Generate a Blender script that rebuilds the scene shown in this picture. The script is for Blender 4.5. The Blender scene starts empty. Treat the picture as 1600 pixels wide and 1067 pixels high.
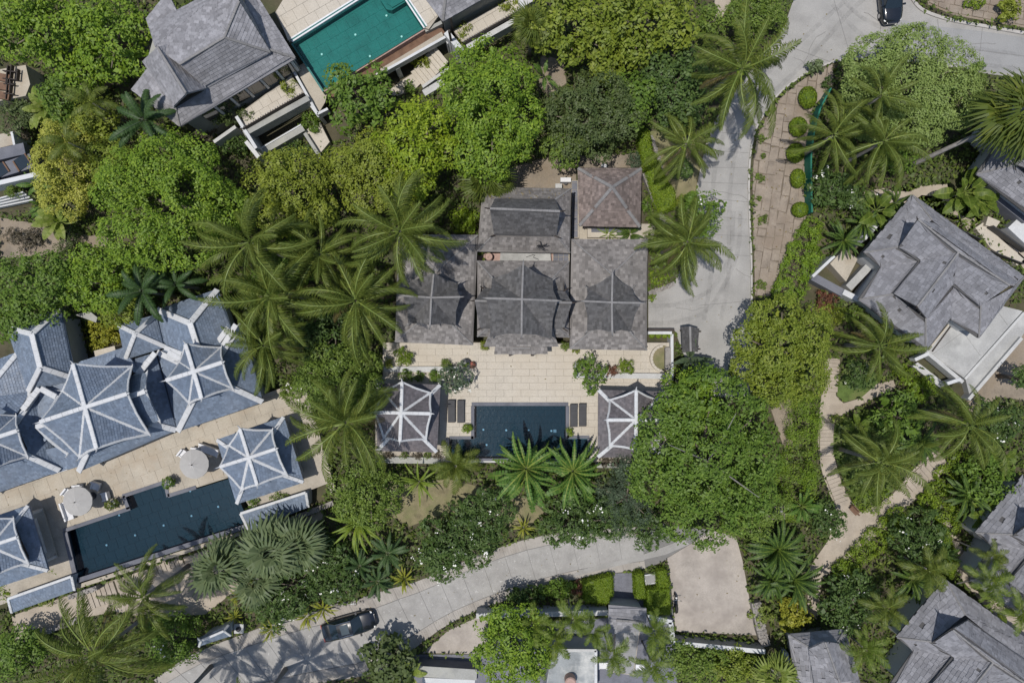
import bpy, math, random
import numpy as np
from mathutils import Vector, Matrix
R = math.radians
sc = bpy.context.scene
col = sc.collection
random.seed(7)

# ------------------------------------------------------------------ camera, light, exposure
CAM_H, FPX = 66.0, 1122.0
cam_d = bpy.data.cameras.new('drone_camera'); cam = bpy.data.objects.new('drone_camera', cam_d); col.objects.link(cam)
cam.location = (0, 0, CAM_H); cam.rotation_euler = (0, 0, 0)
cam_d.sensor_width = 36; cam_d.lens = 36*FPX/1600; cam_d.clip_end = 2000; cam_d.clip_start = 0.5
sc.camera = cam
w = bpy.data.worlds.new('World'); sc.world = w; w.use_nodes = True
nt = w.node_tree; nt.nodes.clear()
SUN_DIR = Vector((0.20, 0.085, -1)).normalized()          # direction the light travels
ELEV = math.asin(-SUN_DIR.z); AZ = math.atan2(-SUN_DIR.x, -SUN_DIR.y)
sky = nt.nodes.new('ShaderNodeTexSky'); sky.sky_type = 'NISHITA'; sky.sun_disc = False
sky.sun_elevation = ELEV; sky.sun_rotation = AZ
bg = nt.nodes.new('ShaderNodeBackground'); bg.inputs['Strength'].default_value = 0.115
out = nt.nodes.new('ShaderNodeOutputWorld')
nt.links.new(sky.outputs[0], bg.inputs['Color']); nt.links.new(bg.outputs[0], out.inputs['Surface'])
sun_d = bpy.data.lights.new('sun', 'SUN'); sun_d.energy = 3.6; sun_d.angle = R(0.53); sun_d.color = (1, 0.955, 0.89)
sun = bpy.data.objects.new('sun', sun_d); col.objects.link(sun)
sun.rotation_euler = SUN_DIR.to_track_quat('-Z', 'Y').to_euler(); sun.location = (-30, -10, 60)
vs = sc.view_settings; vs.view_transform = 'Standard'; vs.look = 'None'; vs.exposure = 0.05; vs.gamma = 1; vs.use_curve_mapping = False
try:
    sc.cycles.max_bounces = 6; sc.cycles.transparent_max_bounces = 8
except Exception: pass

# ------------------------------------------------------------------ helpers
def K(z): return (CAM_H - z)/FPX
def P(px, py, z=0.0):                      # the place at height z that the photograph shows at (px, py)
    k = K(z); return Vector(((px-800)*k, (533.5-py)*k, z))
def PP(pts, z): return [P(a, b, z) for a, b in pts]

def tag(o, label=None, cat=None, group=None, kind=None):
    if label: o['label'] = label
    if cat: o['category'] = cat
    if group: o['group'] = group
    if kind: o['kind'] = kind
    return o
def thing(name, loc, label, cat, group=None, rz=0.0):
    o = bpy.data.objects.new(name, None); col.objects.link(o)
    o.location = loc; o.rotation_euler = (0, 0, rz); o.empty_display_size = 0.3
    return tag(o, label, cat, group)
def root_off(parent):
    v = Vector((0, 0, 0))
    while parent is not None:
        v += parent.location; parent = parent.parent
    return v
def link_mesh(name, me, parent=None, mats=()):
    for m in mats:
        if m: me.materials.append(m)
    o = bpy.data.objects.new(name, me); col.objects.link(o); o.parent = parent
    return o
class MB:
    def __init__(s): s.v = []; s.f = []; s.mi = []
    def poly(s, pts, mi=0):
        n = len(s.v); s.v += [tuple(p) for p in pts]; s.f.append(tuple(range(n, n+len(pts)))); s.mi.append(mi); return s
    def prism(s, pts, z0, z1=None, mi=0):         # pts: world points (x,y,*) ; extruded z0..z1 (z1 None: own z as top)
        n = len(s.v); m = len(pts)
        a = sum(pts[i][0]*pts[(i+1) % m][1]-pts[(i+1) % m][0]*pts[i][1] for i in range(m))
        if a < 0: pts = list(reversed(pts))
        s.v += [(p[0], p[1], z0) for p in pts]
        s.v += [(p[0], p[1], p[2] if z1 is None else z1) for p in pts]
        s.f.append(tuple(range(n+m, n+2*m))); s.mi.append(mi)
        s.f.append(tuple(reversed(range(n, n+m)))); s.mi.append(mi)
        for i in range(m):
            j = (i+1) % m; s.f.append((n+i, n+j, n+m+j, n+m+i)); s.mi.append(mi)
        return s
    def box(s, c, d, rz=0.0, mi=0, tilt=0.0):
        n = len(s.v); M = Matrix.Rotation(rz, 3, 'Z') @ Matrix.Rotation(tilt, 3, 'Y')
        for x in (-1, 1):
            for y in (-1, 1):
                for z in (-1, 1):
                    q = M @ Vector((x*d[0]/2, y*d[1]/2, z*d[2]/2)); s.v.append((c[0]+q.x, c[1]+q.y, c[2]+q.z))
        for f in ((0, 1, 3, 2), (4, 6, 7, 5), (0, 4, 5, 1), (2, 3, 7, 6), (0, 2, 6, 4), (1, 5, 7, 3)):
            s.f.append(tuple(n+i for i in f)); s.mi.append(mi)
        return s
    def tube(s, pts, rad, seg=6, mi=0, cap=True):
        pts = [Vector(p) for p in pts]; n0 = len(s.v)
        if not hasattr(rad, '__len__'): rad = [rad]*len(pts)
        for i, p in enumerate(pts):
            d = (pts[min(i+1, len(pts)-1)]-pts[max(i-1, 0)]).normalized()
            a = d.orthogonal().normalized() if abs(d.z) < 0.999 else Vector((1, 0, 0))
            a = (Vector((0, 0, 1)).cross(d)).normalized() if abs(d.z) < 0.98 else a
            b = d.cross(a)
            for k in range(seg):
                t = 2*math.pi*k/seg; q = p+rad[i]*(math.cos(t)*a+math.sin(t)*b); s.v.append(tuple(q))
        for i in range(len(pts)-1):
            for k in range(seg):
                k2 = (k+1) % seg; s.f.append((n0+i*seg+k, n0+i*seg+k2, n0+(i+1)*seg+k2, n0+(i+1)*seg+k)); s.mi.append(mi)
        if cap:
            s.f.append(tuple(reversed(range(n0, n0+seg)))); s.mi.append(mi)
            e = n0+(len(pts)-1)*seg; s.f.append(tuple(range(e, e+seg))); s.mi.append(mi)
        return s
    def lathe(s, c, prof, seg=12, mi=0):            # prof: (radius, z)
        n0 = len(s.v)
        for r, z in prof:
            for k in range(seg):
                t = 2*math.pi*k/seg; s.v.append((c[0]+r*math.cos(t), c[1]+r*math.sin(t), c[2]+z))
        for i in range(len(prof)-1):
            for k in range(seg):
                k2 = (k+1) % seg; s.f.append((n0+i*seg+k, n0+i*seg+k2, n0+(i+1)*seg+k2, n0+(i+1)*seg+k)); s.mi.append(mi)
        s.f.append(tuple(reversed(range(n0, n0+seg)))); s.mi.append(mi)
        e = n0+(len(prof)-1)*seg; s.f.append(tuple(range(e, e+seg))); s.mi.append(mi)
        return s
    def build(s, name, mat, parent=None, smooth=False, kind=None, label=None):
        off = root_off(parent)
        me = bpy.data.meshes.new(name)
        me.from_pydata([(a-off.x, b-off.y, c-off.z) for a, b, c in s.v], [], s.f)
        mats = mat if isinstance(mat, (list, tuple)) else [mat]
        o = link_mesh(name, me, parent, mats)
        if len(mats) > 1: me.polygons.foreach_set('material_index', s.mi)
        if smooth: me.polygons.foreach_set('use_smooth', [True]*len(me.polygons))
        me.update()
        if kind: o['kind'] = kind
        if label: o['label'] = label
        return o
def quads_mesh(name, V, mats, mi=None):             # V: (n,4,3) float array -> n separate quads
    n = len(V); me = bpy.data.meshes.new(name)
    me.vertices.add(4*n); me.vertices.foreach_set('co', np.ascontiguousarray(V, dtype=np.float32).ravel())
    me.loops.add(4*n); me.loops.foreach_set('vertex_index', np.arange(4*n, dtype=np.int32))
    me.polygons.add(n); me.polygons.foreach_set('loop_start', np.arange(0, 4*n, 4, dtype=np.int32))
    for m in mats: me.materials.append(m)
    if mi is not None: me.polygons.foreach_set('material_index', np.asarray(mi, dtype=np.int32))
    me.update(calc_edges=True); return me
def copy_tree(o, parent=None):
    c = o.copy(); col.objects.link(c); c.parent = parent
    for ch in list(o.children): copy_tree(ch, c)
    return c
def struct(name, mb, mat, **k): return mb.build(name, mat, None, kind='structure', **k)
def lerp(a, b, t): return a+(b-a)*t
def inside(x, y, poly):
    c = False; n = len(poly); j = n-1
    for i in range(n):
        xi, yi = poly[i]; xj, yj = poly[j]
        if (yi > y) != (yj > y) and x < (xj-xi)*(y-yi)/(yj-yi)+xi: c = not c
        j = i
    return c
def smooth_line(pts, n=6):                      # Catmull-Rom through pixel points
    out_ = []; m = len(pts)
    for i in range(m-1):
        p0, p1, p2, p3 = [np.array(pts[max(0, min(m-1, i+k))], float) for k in (-1, 0, 1, 2)]
        for k in range(n):
            t = k/n
            out_.append(tuple(0.5*((2*p1)+(-p0+p2)*t+(2*p0-5*p1+4*p2-p3)*t*t+(-p0+3*p1-3*p2+p3)*t**3)))
    out_.append(tuple(pts[-1])); return out_

# ------------------------------------------------------------------ materials
def mat_base(name):
    m = bpy.data.materials.new(name); m.use_nodes = True; n = m.node_tree; n.nodes.clear()
    o = n.nodes.new('ShaderNodeOutputMaterial'); return m, n, o
def N(n, t, **kw):
    x = n.nodes.new(t)
    for k, v in kw.items(): setattr(x, k, v)
    return x
def mix_rgb(n, fac, a, b, mode='MIX'):
    m = N(n, 'ShaderNodeMix', data_type='RGBA', blend_type=mode)
    for s, v in ((m.inputs[0], fac), (m.inputs[6], a), (m.inputs[7], b)):
        if hasattr(v, 'links') or hasattr(v, 'is_output'): n.links.new(v, s)
        elif isinstance(v, (tuple, list)): s.default_value = tuple(v)+((1,) if len(v) == 3 else ())
        else: s.default_value = v
    return m.outputs[2]
def ramp(n, src, stops):
    r = N(n, 'ShaderNodeValToRGB'); n.links.new(src, r.inputs[0]); e = r.color_ramp.elements
    while len(e) < len(stops): e.new(0.5)
    for x, (p, c) in zip(e, stops):
        x.position = p; x.color = tuple(c)+(1,) if hasattr(c, '__len__') else (c, c, c, 1)
    return r.outputs[0]
def noise(n, scale, detail=4, rough=0.55, coord=None, vec=None):
    x = N(n, 'ShaderNodeTexNoise'); x.inputs['Scale'].default_value = scale; x.inputs['Detail'].default_value = detail; x.inputs['Roughness'].default_value = rough
    if coord is not None: n.links.new(coord, x.inputs['Vector'])
    return x.outputs['Fac']
def mineral(name, c, var=0.35, scale=0.8, fine=9.0, rough=0.85, bump=0.25, isl=0.0, stain=None, stain_amt=0.5, stain_scale=0.35, spec=0.3, spots=None):
    m, n, o = mat_base(name); g = N(n, 'ShaderNodeNewGeometry'); pos = g.outputs['Position']
    n1 = noise(n, scale, 6, 0.6, pos); n2 = noise(n, fine, 4, 0.65, pos)
    dk = tuple(x*(1-var) for x in c); lt = tuple(min(1, x*(1+var*0.6)) for x in c)
    base = ramp(n, n1, [(0.28, dk), (0.5, c), (0.75, lt)])
    base = mix_rgb(n, 0.55, base, ramp(n, n2, [(0.3, 0.62), (0.7, 1.0)]), 'MULTIPLY')
    if stain:
        s = noise(n, stain_scale, 7, 0.68, pos); base = mix_rgb(n, ramp(n, s, [(0.47, 0.0), (0.66, stain_amt)]), base, stain)
    if spots:
        s = noise(n, 3.2, 2, 0.5, pos); base = mix_rgb(n, ramp(n, s, [(0.66, 0.0), (0.70, 0.8)]), base, spots)
    if isl:
        rr = ramp(n, g.outputs['Random Per Island'], [(0.0, 1-isl), (0.6, 1.0), (0.9, 1+isl*0.5), (1.0, 1+isl)])
        base = mix_rgb(n, 1.0, base, rr, 'MULTIPLY')
    b = N(n, 'ShaderNodeBsdfPrincipled'); n.links.new(base, b.inputs['Base Color']); b.inputs['Roughness'].default_value = rough
    b.inputs['Specular IOR Level'].default_value = spec
    if bump:
        bp = N(n, 'ShaderNodeBump'); bp.inputs['Strength'].default_value = bump; bp.inputs['Distance'].default_value = 0.05
        n.links.new(n2, bp.inputs['Height']); n.links.new(bp.outputs[0], b.inputs['Normal'])
    n.links.new(b.outputs[0], o.inputs[0]); return m
def plain(name, c, rough=0.5, metal=0.0, spec=0.5, coat=0.0, var=0.12):
    m, n, o = mat_base(name); g = N(n, 'ShaderNodeNewGeometry')
    n1 = noise(n, 2.5, 4, 0.6, g.outputs['Position'])
    base = ramp(n, n1, [(0.3, tuple(x*(1-var) for x in c)), (0.7, tuple(min(1, x*(1+var)) for x in c))])
    b = N(n, 'ShaderNodeBsdfPrincipled'); n.links.new(base, b.inputs['Base Color'])
    b.inputs['Roughness'].default_value = rough; b.inputs['Metallic'].default_value = metal; b.inputs['Specular IOR Level'].default_value = spec
    b.inputs['Coat Weight'].default_value = coat
    n.links.new(b.outputs[0], o.inputs[0]); return m
def leafy(name, c, hue2=None, var=0.30, trans=0.3, rough=0.5, spec=0.28, patch=None, patch_amt=0.5):
    m, n, o = mat_base(name); g = N(n, 'ShaderNodeNewGeometry')
    rr = g.outputs['Random Per Island']
    c2 = hue2 or (c[0]*1.5, c[1]*1.3, c[2]*1.1)
    base = ramp(n, rr, [(0.0, tuple(x*(1-var) for x in c)), (0.5, c), (1.0, c2)])
    n1 = noise(n, 0.55, 5, 0.6, g.outputs['Position'])
    base = mix_rgb(n, ramp(n, n1, [(0.35, 0.0), (0.68, patch_amt)]), base, patch or (c[0]*0.75, c[1]*0.85, c[2]*0.8))
    b = N(n, 'ShaderNodeBsdfPrincipled'); n.links.new(base, b.inputs['Base Color']); b.inputs['Roughness'].default_value = rough
    b.inputs['Specular IOR Level'].default_value = spec
    t = N(n, 'ShaderNodeBsdfTranslucent'); n.links.new(mix_rgb(n, 1.0, base, (1.25, 1.35, 0.6), 'MULTIPLY'), t.inputs['Color'])
    x = N(n, 'ShaderNodeMixShader'); x.inputs[0].default_value = trans
    n.links.new(b.outputs[0], x.inputs[1]); n.links.new(t.outputs[0], x.inputs[2]); n.links.new(x.outputs[0], o.inputs[0]); return m
def water(name, tint, refl=0.9):
    m, n, o = mat_base(name); g = N(n, 'ShaderNodeNewGeometry')
    t = N(n, 'ShaderNodeBsdfTransparent'); t.inputs['Color'].default_value = tint+(1,)
    gl = N(n, 'ShaderNodeBsdfGlossy'); gl.inputs['Roughness'].default_value = 0.08
    fr = N(n, 'ShaderNodeFresnel'); fr.inputs['IOR'].default_value = 1.33
    bp = N(n, 'ShaderNodeBump'); bp.inputs['Strength'].default_value = 0.25; bp.inputs['Distance'].default_value = 0.05
    n.links.new(noise(n, 4.0, 3, 0.5, g.outputs['Position']), bp.inputs['Height'])
    n.links.new(bp.outputs[0], gl.inputs['Normal']); n.links.new(bp.outputs[0], fr.inputs['Normal'])
    x = N(n, 'ShaderNodeMixShader'); n.links.new(fr.outputs[0], x.inputs[0]); n.links.new(t.outputs[0], x.inputs[1]); n.links.new(gl.outputs[0], x.inputs[2])
    n.links.new(x.outputs[0], o.inputs[0]); return m
def faint_mark(name, c, amt):
    m, n, o = mat_base(name); g = N(n, 'ShaderNodeNewGeometry'); b = N(n, 'ShaderNodeBsdfDiffuse'); b.inputs['Color'].default_value = c+(1,)
    t = N(n, 'ShaderNodeBsdfTransparent'); x = N(n, 'ShaderNodeMixShader'); n.links.new(ramp(n, noise(n, 1.1, 6, 0.7, g.outputs['Position']), [(0.35, 0.0), (0.7, amt)]), x.inputs[0])
    n.links.new(t.outputs[0], x.inputs[1]); n.links.new(b.outputs[0], x.inputs[2]); n.links.new(x.outputs[0], o.inputs[0]); return m
M = {}
M['tyre'] = faint_mark('tyre_mark', (0.11, 0.11, 0.11), 0.17)
M['soil'] = mineral('soil', (0.085, 0.075, 0.045), 0.5, 0.5, 6, stain=(0.045, 0.06, 0.02), stain_amt=0.85, stain_scale=0.22, bump=0.6)
M['earth'] = mineral('earth', (0.27, 0.225, 0.175), 0.35, 0.7, 7, stain=(0.17, 0.13, 0.085), stain_amt=0.7, bump=0.5)
M['lawn'] = mineral('lawn', (0.23, 0.20, 0.115), 0.35, 1.2, 14, stain=(0.13, 0.145, 0.055), stain_amt=0.8, stain_scale=0.5, bump=0.7)
M['grass'] = mineral('grass', (0.10, 0.15, 0.035), 0.4, 1.5, 14, stain=(0.15, 0.15, 0.06), stain_amt=0.7, stain_scale=0.5, bump=0.9)
M['concrete'] = mineral('concrete', (0.345, 0.335, 0.32), 0.22, 0.35, 12, stain=(0.255, 0.25, 0.24), stain_amt=0.7, stain_scale=0.3, bump=0.2)
M['asphalt'] = mineral('asphalt', (0.30, 0.30, 0.30), 0.2, 0.35, 14, stain=(0.26, 0.26, 0.26), stain_amt=0.6, bump=0.25)
M['asphalt_joint'] = plain('joint_filler', (0.17, 0.165, 0.16), 0.9)
M['panel'] = mineral('panel', (0.345, 0.335, 0.32), 0.2, 0.9, 13, stain=(0.25, 0.24, 0.23), stain_amt=0.7, stain_scale=0.5, bump=0.3, spots=(0.43, 0.42, 0.405), isl=0.12)
M['ribbed'] = mineral('ribbed', (0.37, 0.345, 0.315), 0.2, 0.8, 15, stain=(0.24, 0.21, 0.18), bump=0.3, isl=0.08)
M['pad'] = mineral('pad', (0.39, 0.35, 0.31), 0.28, 0.35, 8, stain=(0.26, 0.23, 0.205), stain_amt=0.9, stain_scale=0.5, bump=0.2)
M['path'] = mineral('path', (0.40, 0.345, 0.28), 0.22, 0.6, 12, stain=(0.26, 0.215, 0.17), stain_amt=0.6, bump=0.3, isl=0.15)
M['kerb'] = mineral('kerb', (0.44, 0.42, 0.40), 0.2, 0.8, 10, stain=(0.33, 0.31, 0.28), bump=0.2)
M['paver'] = mineral('paver', (0.50, 0.455, 0.385), 0.10, 0.5, 8, stain=(0.41, 0.36, 0.29), stain_amt=0.6, stain_scale=0.3, bump=0.08, isl=0.06, rough=0.7)
M['grout'] = mineral('grout', (0.40, 0.36, 0.30), 0.2)
M['paver_b'] = mineral('paver_b', (0.42, 0.375, 0.305), 0.2, 0.5, 8, stain=(0.33, 0.27, 0.20), stain_amt=0.7, stain_scale=0.4, bump=0.1, isl=0.08, rough=0.7)
M['bank_joint'] = mineral('bank_joint', (0.155, 0.125, 0.095), 0.4, 0.8, 7, stain=(0.26, 0.22, 0.17), stain_amt=0.7, bump=0.6)
M['slab'] = mineral('slab', (0.285, 0.24, 0.195), 0.35, 0.9, 7, stain=(0.22, 0.175, 0.135), stain_amt=0.8, bump=0.8, isl=0.07)
M['rock'] = mineral('rock', (0.28, 0.26, 0.24), 0.5, 1.3, 6, bump=0.9, isl=0.35)
M['white'] = mineral('white_paint', (0.56, 0.57, 0.58), 0.12, 0.6, 9, stain=(0.50, 0.50, 0.49), stain_amt=0.5, bump=0.06, rough=0.6)
M['cap_white'] = mineral('cap_white', (0.55, 0.56, 0.57), 0.12, 0.9, 9, stain=(0.46, 0.46, 0.46), stain_amt=0.55, stain_scale=0.8, bump=0.06, rough=0.55)
M['cap_grey'] = mineral('cap_grey', (0.235, 0.228, 0.225), 0.25, 0.9, 9, stain=(0.20, 0.19, 0.185), bump=0.2)
M['render'] = mineral('render_wall', (0.50, 0.50, 0.49), 0.15, 0.6, 8, stain=(0.36, 0.36, 0.35), bump=0.1)
M['terrace'] = mineral('terrace', (0.37, 0.37, 0.36), 0.18, 0.35, 8, stain=(0.47, 0.47, 0.455), stain_amt=0.7, stain_scale=0.45, bump=0.1)
M['stucco'] = mineral('stucco', (0.33, 0.33, 0.31), 0.2, 0.6, 9, stain=(0.42, 0.41, 0.35), bump=0.15)
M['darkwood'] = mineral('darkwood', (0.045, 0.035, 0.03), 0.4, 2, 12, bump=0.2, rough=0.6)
M['wood'] = mineral('wood', (0.17, 0.10, 0.065), 0.35, 1.5, 14, bump=0.3, isl=0.25)
M['palewood'] = mineral('palewood', (0.40, 0.33, 0.25), 0.25, 1.5, 14, bump=0.2, isl=0.2)
M['sh_main'] = mineral('shingle_main', (0.235, 0.220, 0.211), 0.28, 0.7, 11, isl=0.34, stain=(0.15, 0.138, 0.13), stain_amt=0.6, stain_scale=0.3, bump=0.35)
M['sh_dark'] = mineral('shingle_dark', (0.122, 0.119, 0.12), 0.3, 0.8, 11, isl=0.30, stain=(0.10, 0.097, 0.095), stain_amt=0.75, stain_scale=0.4, bump=0.35)
M['sh_brown'] = mineral('shingle_brown', (0.235, 0.19, 0.172), 0.3, 0.8, 11, isl=0.35, stain=(0.14, 0.112, 0.10), stain_amt=0.7, bump=0.35)
M['sh_slate'] = mineral('shingle_slate', (0.28, 0.276, 0.292), 0.25, 0.8, 11, isl=0.24, stain=(0.22, 0.215, 0.225), stain_amt=0.6, bump=0.3)
M['sh_villa'] = mineral('shingle_villa', (0.255, 0.255, 0.275), 0.25, 0.7, 10, isl=0.22, stain=(0.20, 0.198, 0.21), stain_amt=0.6, bump=0.4)
M['sh_blue'] = mineral('tile_blue', (0.17, 0.212, 0.278), 0.15, 0.6, 12, isl=0.2, stain=(0.225, 0.25, 0.29), stain_amt=0.35, rough=0.38, bump=0.1, spec=0.5)
M['sh_mauve'] = mineral('tile_mauve', (0.145, 0.134, 0.142), 0.2, 0.6, 12, isl=0.22, stain=(0.18, 0.15, 0.145), stain_amt=0.5, rough=0.5, bump=0.1)
M['slate_tile'] = mineral('slate_tile', (0.15, 0.155, 0.185), 0.3, 1.0, 8, isl=0.2, rough=0.6)
M['coping'] = mineral('coping', (0.135, 0.14, 0.165), 0.2, 1.0, 9, stain=(0.2, 0.2, 0.215), bump=0.15)
M['basin_dark'] = mineral('basin_dark', (0.010, 0.032, 0.042), 0.25, 0.5, 6, isl=0.10, rough=0.5)
M['basin_teal'] = mineral('basin_teal', (0.034, 0.165, 0.155), 0.22, 0.9, 7, isl=0.16, rough=0.5)
M['water_dark'] = water('water_dark', (0.42, 0.60, 0.72))
M['water_teal'] = water('water_teal', (0.62, 0.90, 0.88))
M['charcoal'] = plain('charcoal_fabric', (0.06, 0.06, 0.064), 0.9)
M['canvas'] = plain('canvas', (0.345, 0.335, 0.32), 0.9, var=0.06)
M['cushion'] = plain('cushion', (0.62, 0.62, 0.63), 0.9)
M['iron'] = plain('iron', (0.035, 0.035, 0.038), 0.5, 0.3)
M['paint_black'] = plain('car_paint', (0.008, 0.010, 0.014), 0.22, 0.0, 0.6, 0.8)
M['glass'] = plain('dark_glass', (0.012, 0.020, 0.026), 0.06, 0.0, 0.9)
M['glass_roof'] = plain('glass_roof', (0.05, 0.07, 0.085), 0.12, 0.0, 0.8)
M['rubber'] = plain('rubber', (0.02, 0.02, 0.02), 0.8)
M['chrome'] = plain('chrome', (0.6, 0.6, 0.62), 0.25, 1.0)
M['lamp_white'] = plain('lamp_white', (0.8, 0.8, 0.78), 0.3)
M['tail_red'] = plain('tail_red', (0.25, 0.01, 0.01), 0.3)
M['terracotta'] = mineral('terracotta', (0.45, 0.16, 0.12), 0.2, 2, 9)
M['pinkclay'] = mineral('pinkclay', (0.42, 0.29, 0.25), 0.2, 2, 9)
M['greennet'] = plain('green_net', (0.008, 0.13, 0.085), 0.7)
M['bark'] = mineral('bark', (0.17, 0.14, 0.11), 0.4, 2.0, 8, bump=0.6)
M['palmbark'] = mineral('palmbark', (0.26, 0.245, 0.23), 0.3, 2.5, 8, bump=0.5)
M['rib'] = leafy('midrib', (0.17, 0.22, 0.05), trans=0.1, var=0.2)
M['flower'] = plain('flower_white', (0.78, 0.77, 0.70), 0.7)
for nm, c, c2 in (
    ('lf_bright', (0.085, 0.165, 0.016), (0.15, 0.245, 0.024)),
    ('lf_lime', (0.125, 0.19, 0.012), (0.205, 0.27, 0.02)),
    ('lf_green', (0.062, 0.125, 0.018), (0.10, 0.18, 0.026)),
    ('lf_soft', (0.075, 0.135, 0.022), (0.12, 0.19, 0.035)),
    ('lf_olive', (0.118, 0.165, 0.02), (0.165, 0.215, 0.032)),
    ('lf_darkolive', (0.06, 0.082, 0.026), (0.085, 0.11, 0.036)),
    ('lf_yolive', (0.108, 0.152, 0.018), (0.165, 0.205, 0.03)),
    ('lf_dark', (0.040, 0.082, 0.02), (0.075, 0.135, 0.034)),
    ('lf_sage', (0.135, 0.195, 0.052), (0.18, 0.25, 0.08)),
    ('lf_yellow', (0.22, 0.27, 0.03), (0.33, 0.36, 0.055)),
    ('lf_bamboo', (0.185, 0.25, 0.04), (0.25, 0.31, 0.065)),
    ('lf_hedge', (0.098, 0.165, 0.014), (0.145, 0.21, 0.02)),
    ('lf_grey', (0.06, 0.085, 0.05), (0.085, 0.115, 0.065)),
    ('lf_palm', (0.082, 0.132, 0.022), (0.15, 0.205, 0.04)),
    ('lf_palmdark', (0.05, 0.095, 0.03), (0.085, 0.145, 0.045)),
    ('lf_fan', (0.125, 0.18, 0.085), (0.18, 0.24, 0.12)),
    ('lf_banana', (0.085, 0.17, 0.03), (0.14, 0.23, 0.045)),
    ('lf_varieg', (0.20, 0.25, 0.05), (0.30, 0.33, 0.10)),
    ('lf_red', (0.17, 0.07, 0.05), (0.25, 0.12, 0.06)),
    ('lf_dry', (0.14, 0.115, 0.085), (0.2, 0.17, 0.13)),
    ('lf_palmlight', (0.088, 0.155, 0.022), (0.15, 0.225, 0.04)),
    ('lf_darkleaf', (0.035, 0.075, 0.016), (0.06, 0.115, 0.026)),
    ('lf_dryfrond', (0.20, 0.15, 0.06), (0.28, 0.21, 0.09)),
    ('lf_under', (0.052, 0.092, 0.018), (0.10, 0.15, 0.032)),
):
    kf = 1.05 if nm in ('lf_palm', 'lf_palmdark', 'lf_yellow', 'lf_varieg', 'lf_fan', 'lf_red', 'lf_dry', 'lf_banana', 'lf_palmlight', 'lf_dryfrond') else 1.5
    rf_ = 1.22 if nm in ('lf_bright', 'lf_green', 'lf_soft', 'lf_dark', 'lf_palm', 'lf_palmlight', 'lf_under', 'lf_darkleaf') else {'lf_bamboo': 1.32, 'lf_olive': 1.17, 'lf_yolive': 1.1, 'lf_lime': 1.1, 'lf_sage': 1.1, 'lf_hedge': 1.14, 'lf_fan': 1.12, 'lf_yellow': 1.2}.get(nm, 1.0)
    M[nm] = leafy(nm, (c[0]*kf*rf_, c[1]*kf, c[2]*kf), (c2[0]*kf*rf_, c2[1]*kf, c2[2]*kf))

# ------------------------------------------------------------------ roofs
def newell(pts):
    n = Vector((0, 0, 0))
    for i, p in enumerate(pts):
        q = pts[(i+1) % len(pts)]
        n += Vector(((p.y-q.y)*(p.z+q.z), (p.z-q.z)*(p.x+q.x), (p.x-q.x)*(p.y+q.y)))
    n.normalize(); return n if n.z > 0 else -n
def shingle_quads(pts, w_, e, th, rng, skip=0.0, jit=0.0):
    pts = [Vector(p) for p in pts]; n = newell(pts)
    u = Vector((0, 0, 1))-n*n.z
    u = u.normalized() if u.length > 1e-4 else Vector((0, 1, 0))
    v = n.cross(u); o = sum(pts, Vector())/len(pts)
    q = [((p-o).dot(v), (p-o).dot(u)) for p in pts]
    y0 = min(b for a, b in q); y1 = max(b for a, b in q); m = len(q)
    def span(y):
        y = min(max(y, y0+1e-4), y1-1e-4); xs = []
        for i in range(m):
            (xa, ya), (xb, yb) = q[i], q[(i+1) % m]
            if (ya > y) != (yb > y): xs.append(xa+(y-ya)/(yb-ya)*(xb-xa))
        return (min(xs), max(xs)) if len(xs) > 1 else None
    out_ = []; rows = max(1, int(round((y1-y0)/e))); ee = (y1-y0)/rows
    def at(x, y, h): return o+v*x+u*y+n*h
    for r in range(rows):
        ya, yb = y0+r*ee, y0+(r+1)*ee
        sa, sb = span(ya), span(yb)
        if not sa or not sb: continue
        lo = min(sa[0], sb[0]); hi = max(sa[1], sb[1])
        x = math.floor(lo/w_)*w_+(r % 2)*w_*0.5-w_
        while x < hi:
            ww = w_*(1+jit*(rng.random()-0.5)); xl, xr = x+0.006, x+ww-0.006; x += ww
            if skip and rng.random() < skip: continue
            a0, a1 = max(xl, sa[0]), min(xr, sa[1]); b0, b1 = max(xl, sb[0]), min(xr, sb[1])
            if a1-a0 < 0.02 and b1-b0 < 0.02: continue
            if a1 < a0: a0 = a1 = min(max((a0+a1)/2, sa[0]), sa[1])
            if b1 < b0: b0 = b1 = min(max((b0+b1)/2, sb[0]), sb[1])
            t = th*(0.75+0.6*rng.random()); d = jit*e*0.35*(rng.random()-0.3)
            A, B, C, D = at(a0, ya-d, t+0.012), at(a1, ya-d, t*(0.8+0.4*rng.random())+0.012), at(b1, yb+0.01, 0.014), at(b0, yb+0.01, 0.014)
            A2, B2 = at(a0, ya-d, 0.002), at(a1, ya-d, 0.002)
            out_.append((A, B, C, D, A2, B2))
    return out_
def flat_faces(f, tol=0.07):
    f = [Vector(p) for p in f]
    if len(f) < 4: return [f]
    n = newell(f); c = sum(f, Vector())/len(f)
    if max(abs((p-c).dot(n)) for p in f) < tol: return [f]
    if len(f) == 4:
        return [[f[0], f[1], f[2]], [f[0], f[2], f[3]]] if (f[0]-f[2]).length < (f[1]-f[3]).length else [[f[1], f[2], f[3]], [f[1], f[3], f[0]]]
    return [[f[0], f[1], f[2]]]+flat_faces([f[0]]+f[2:], tol)
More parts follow.
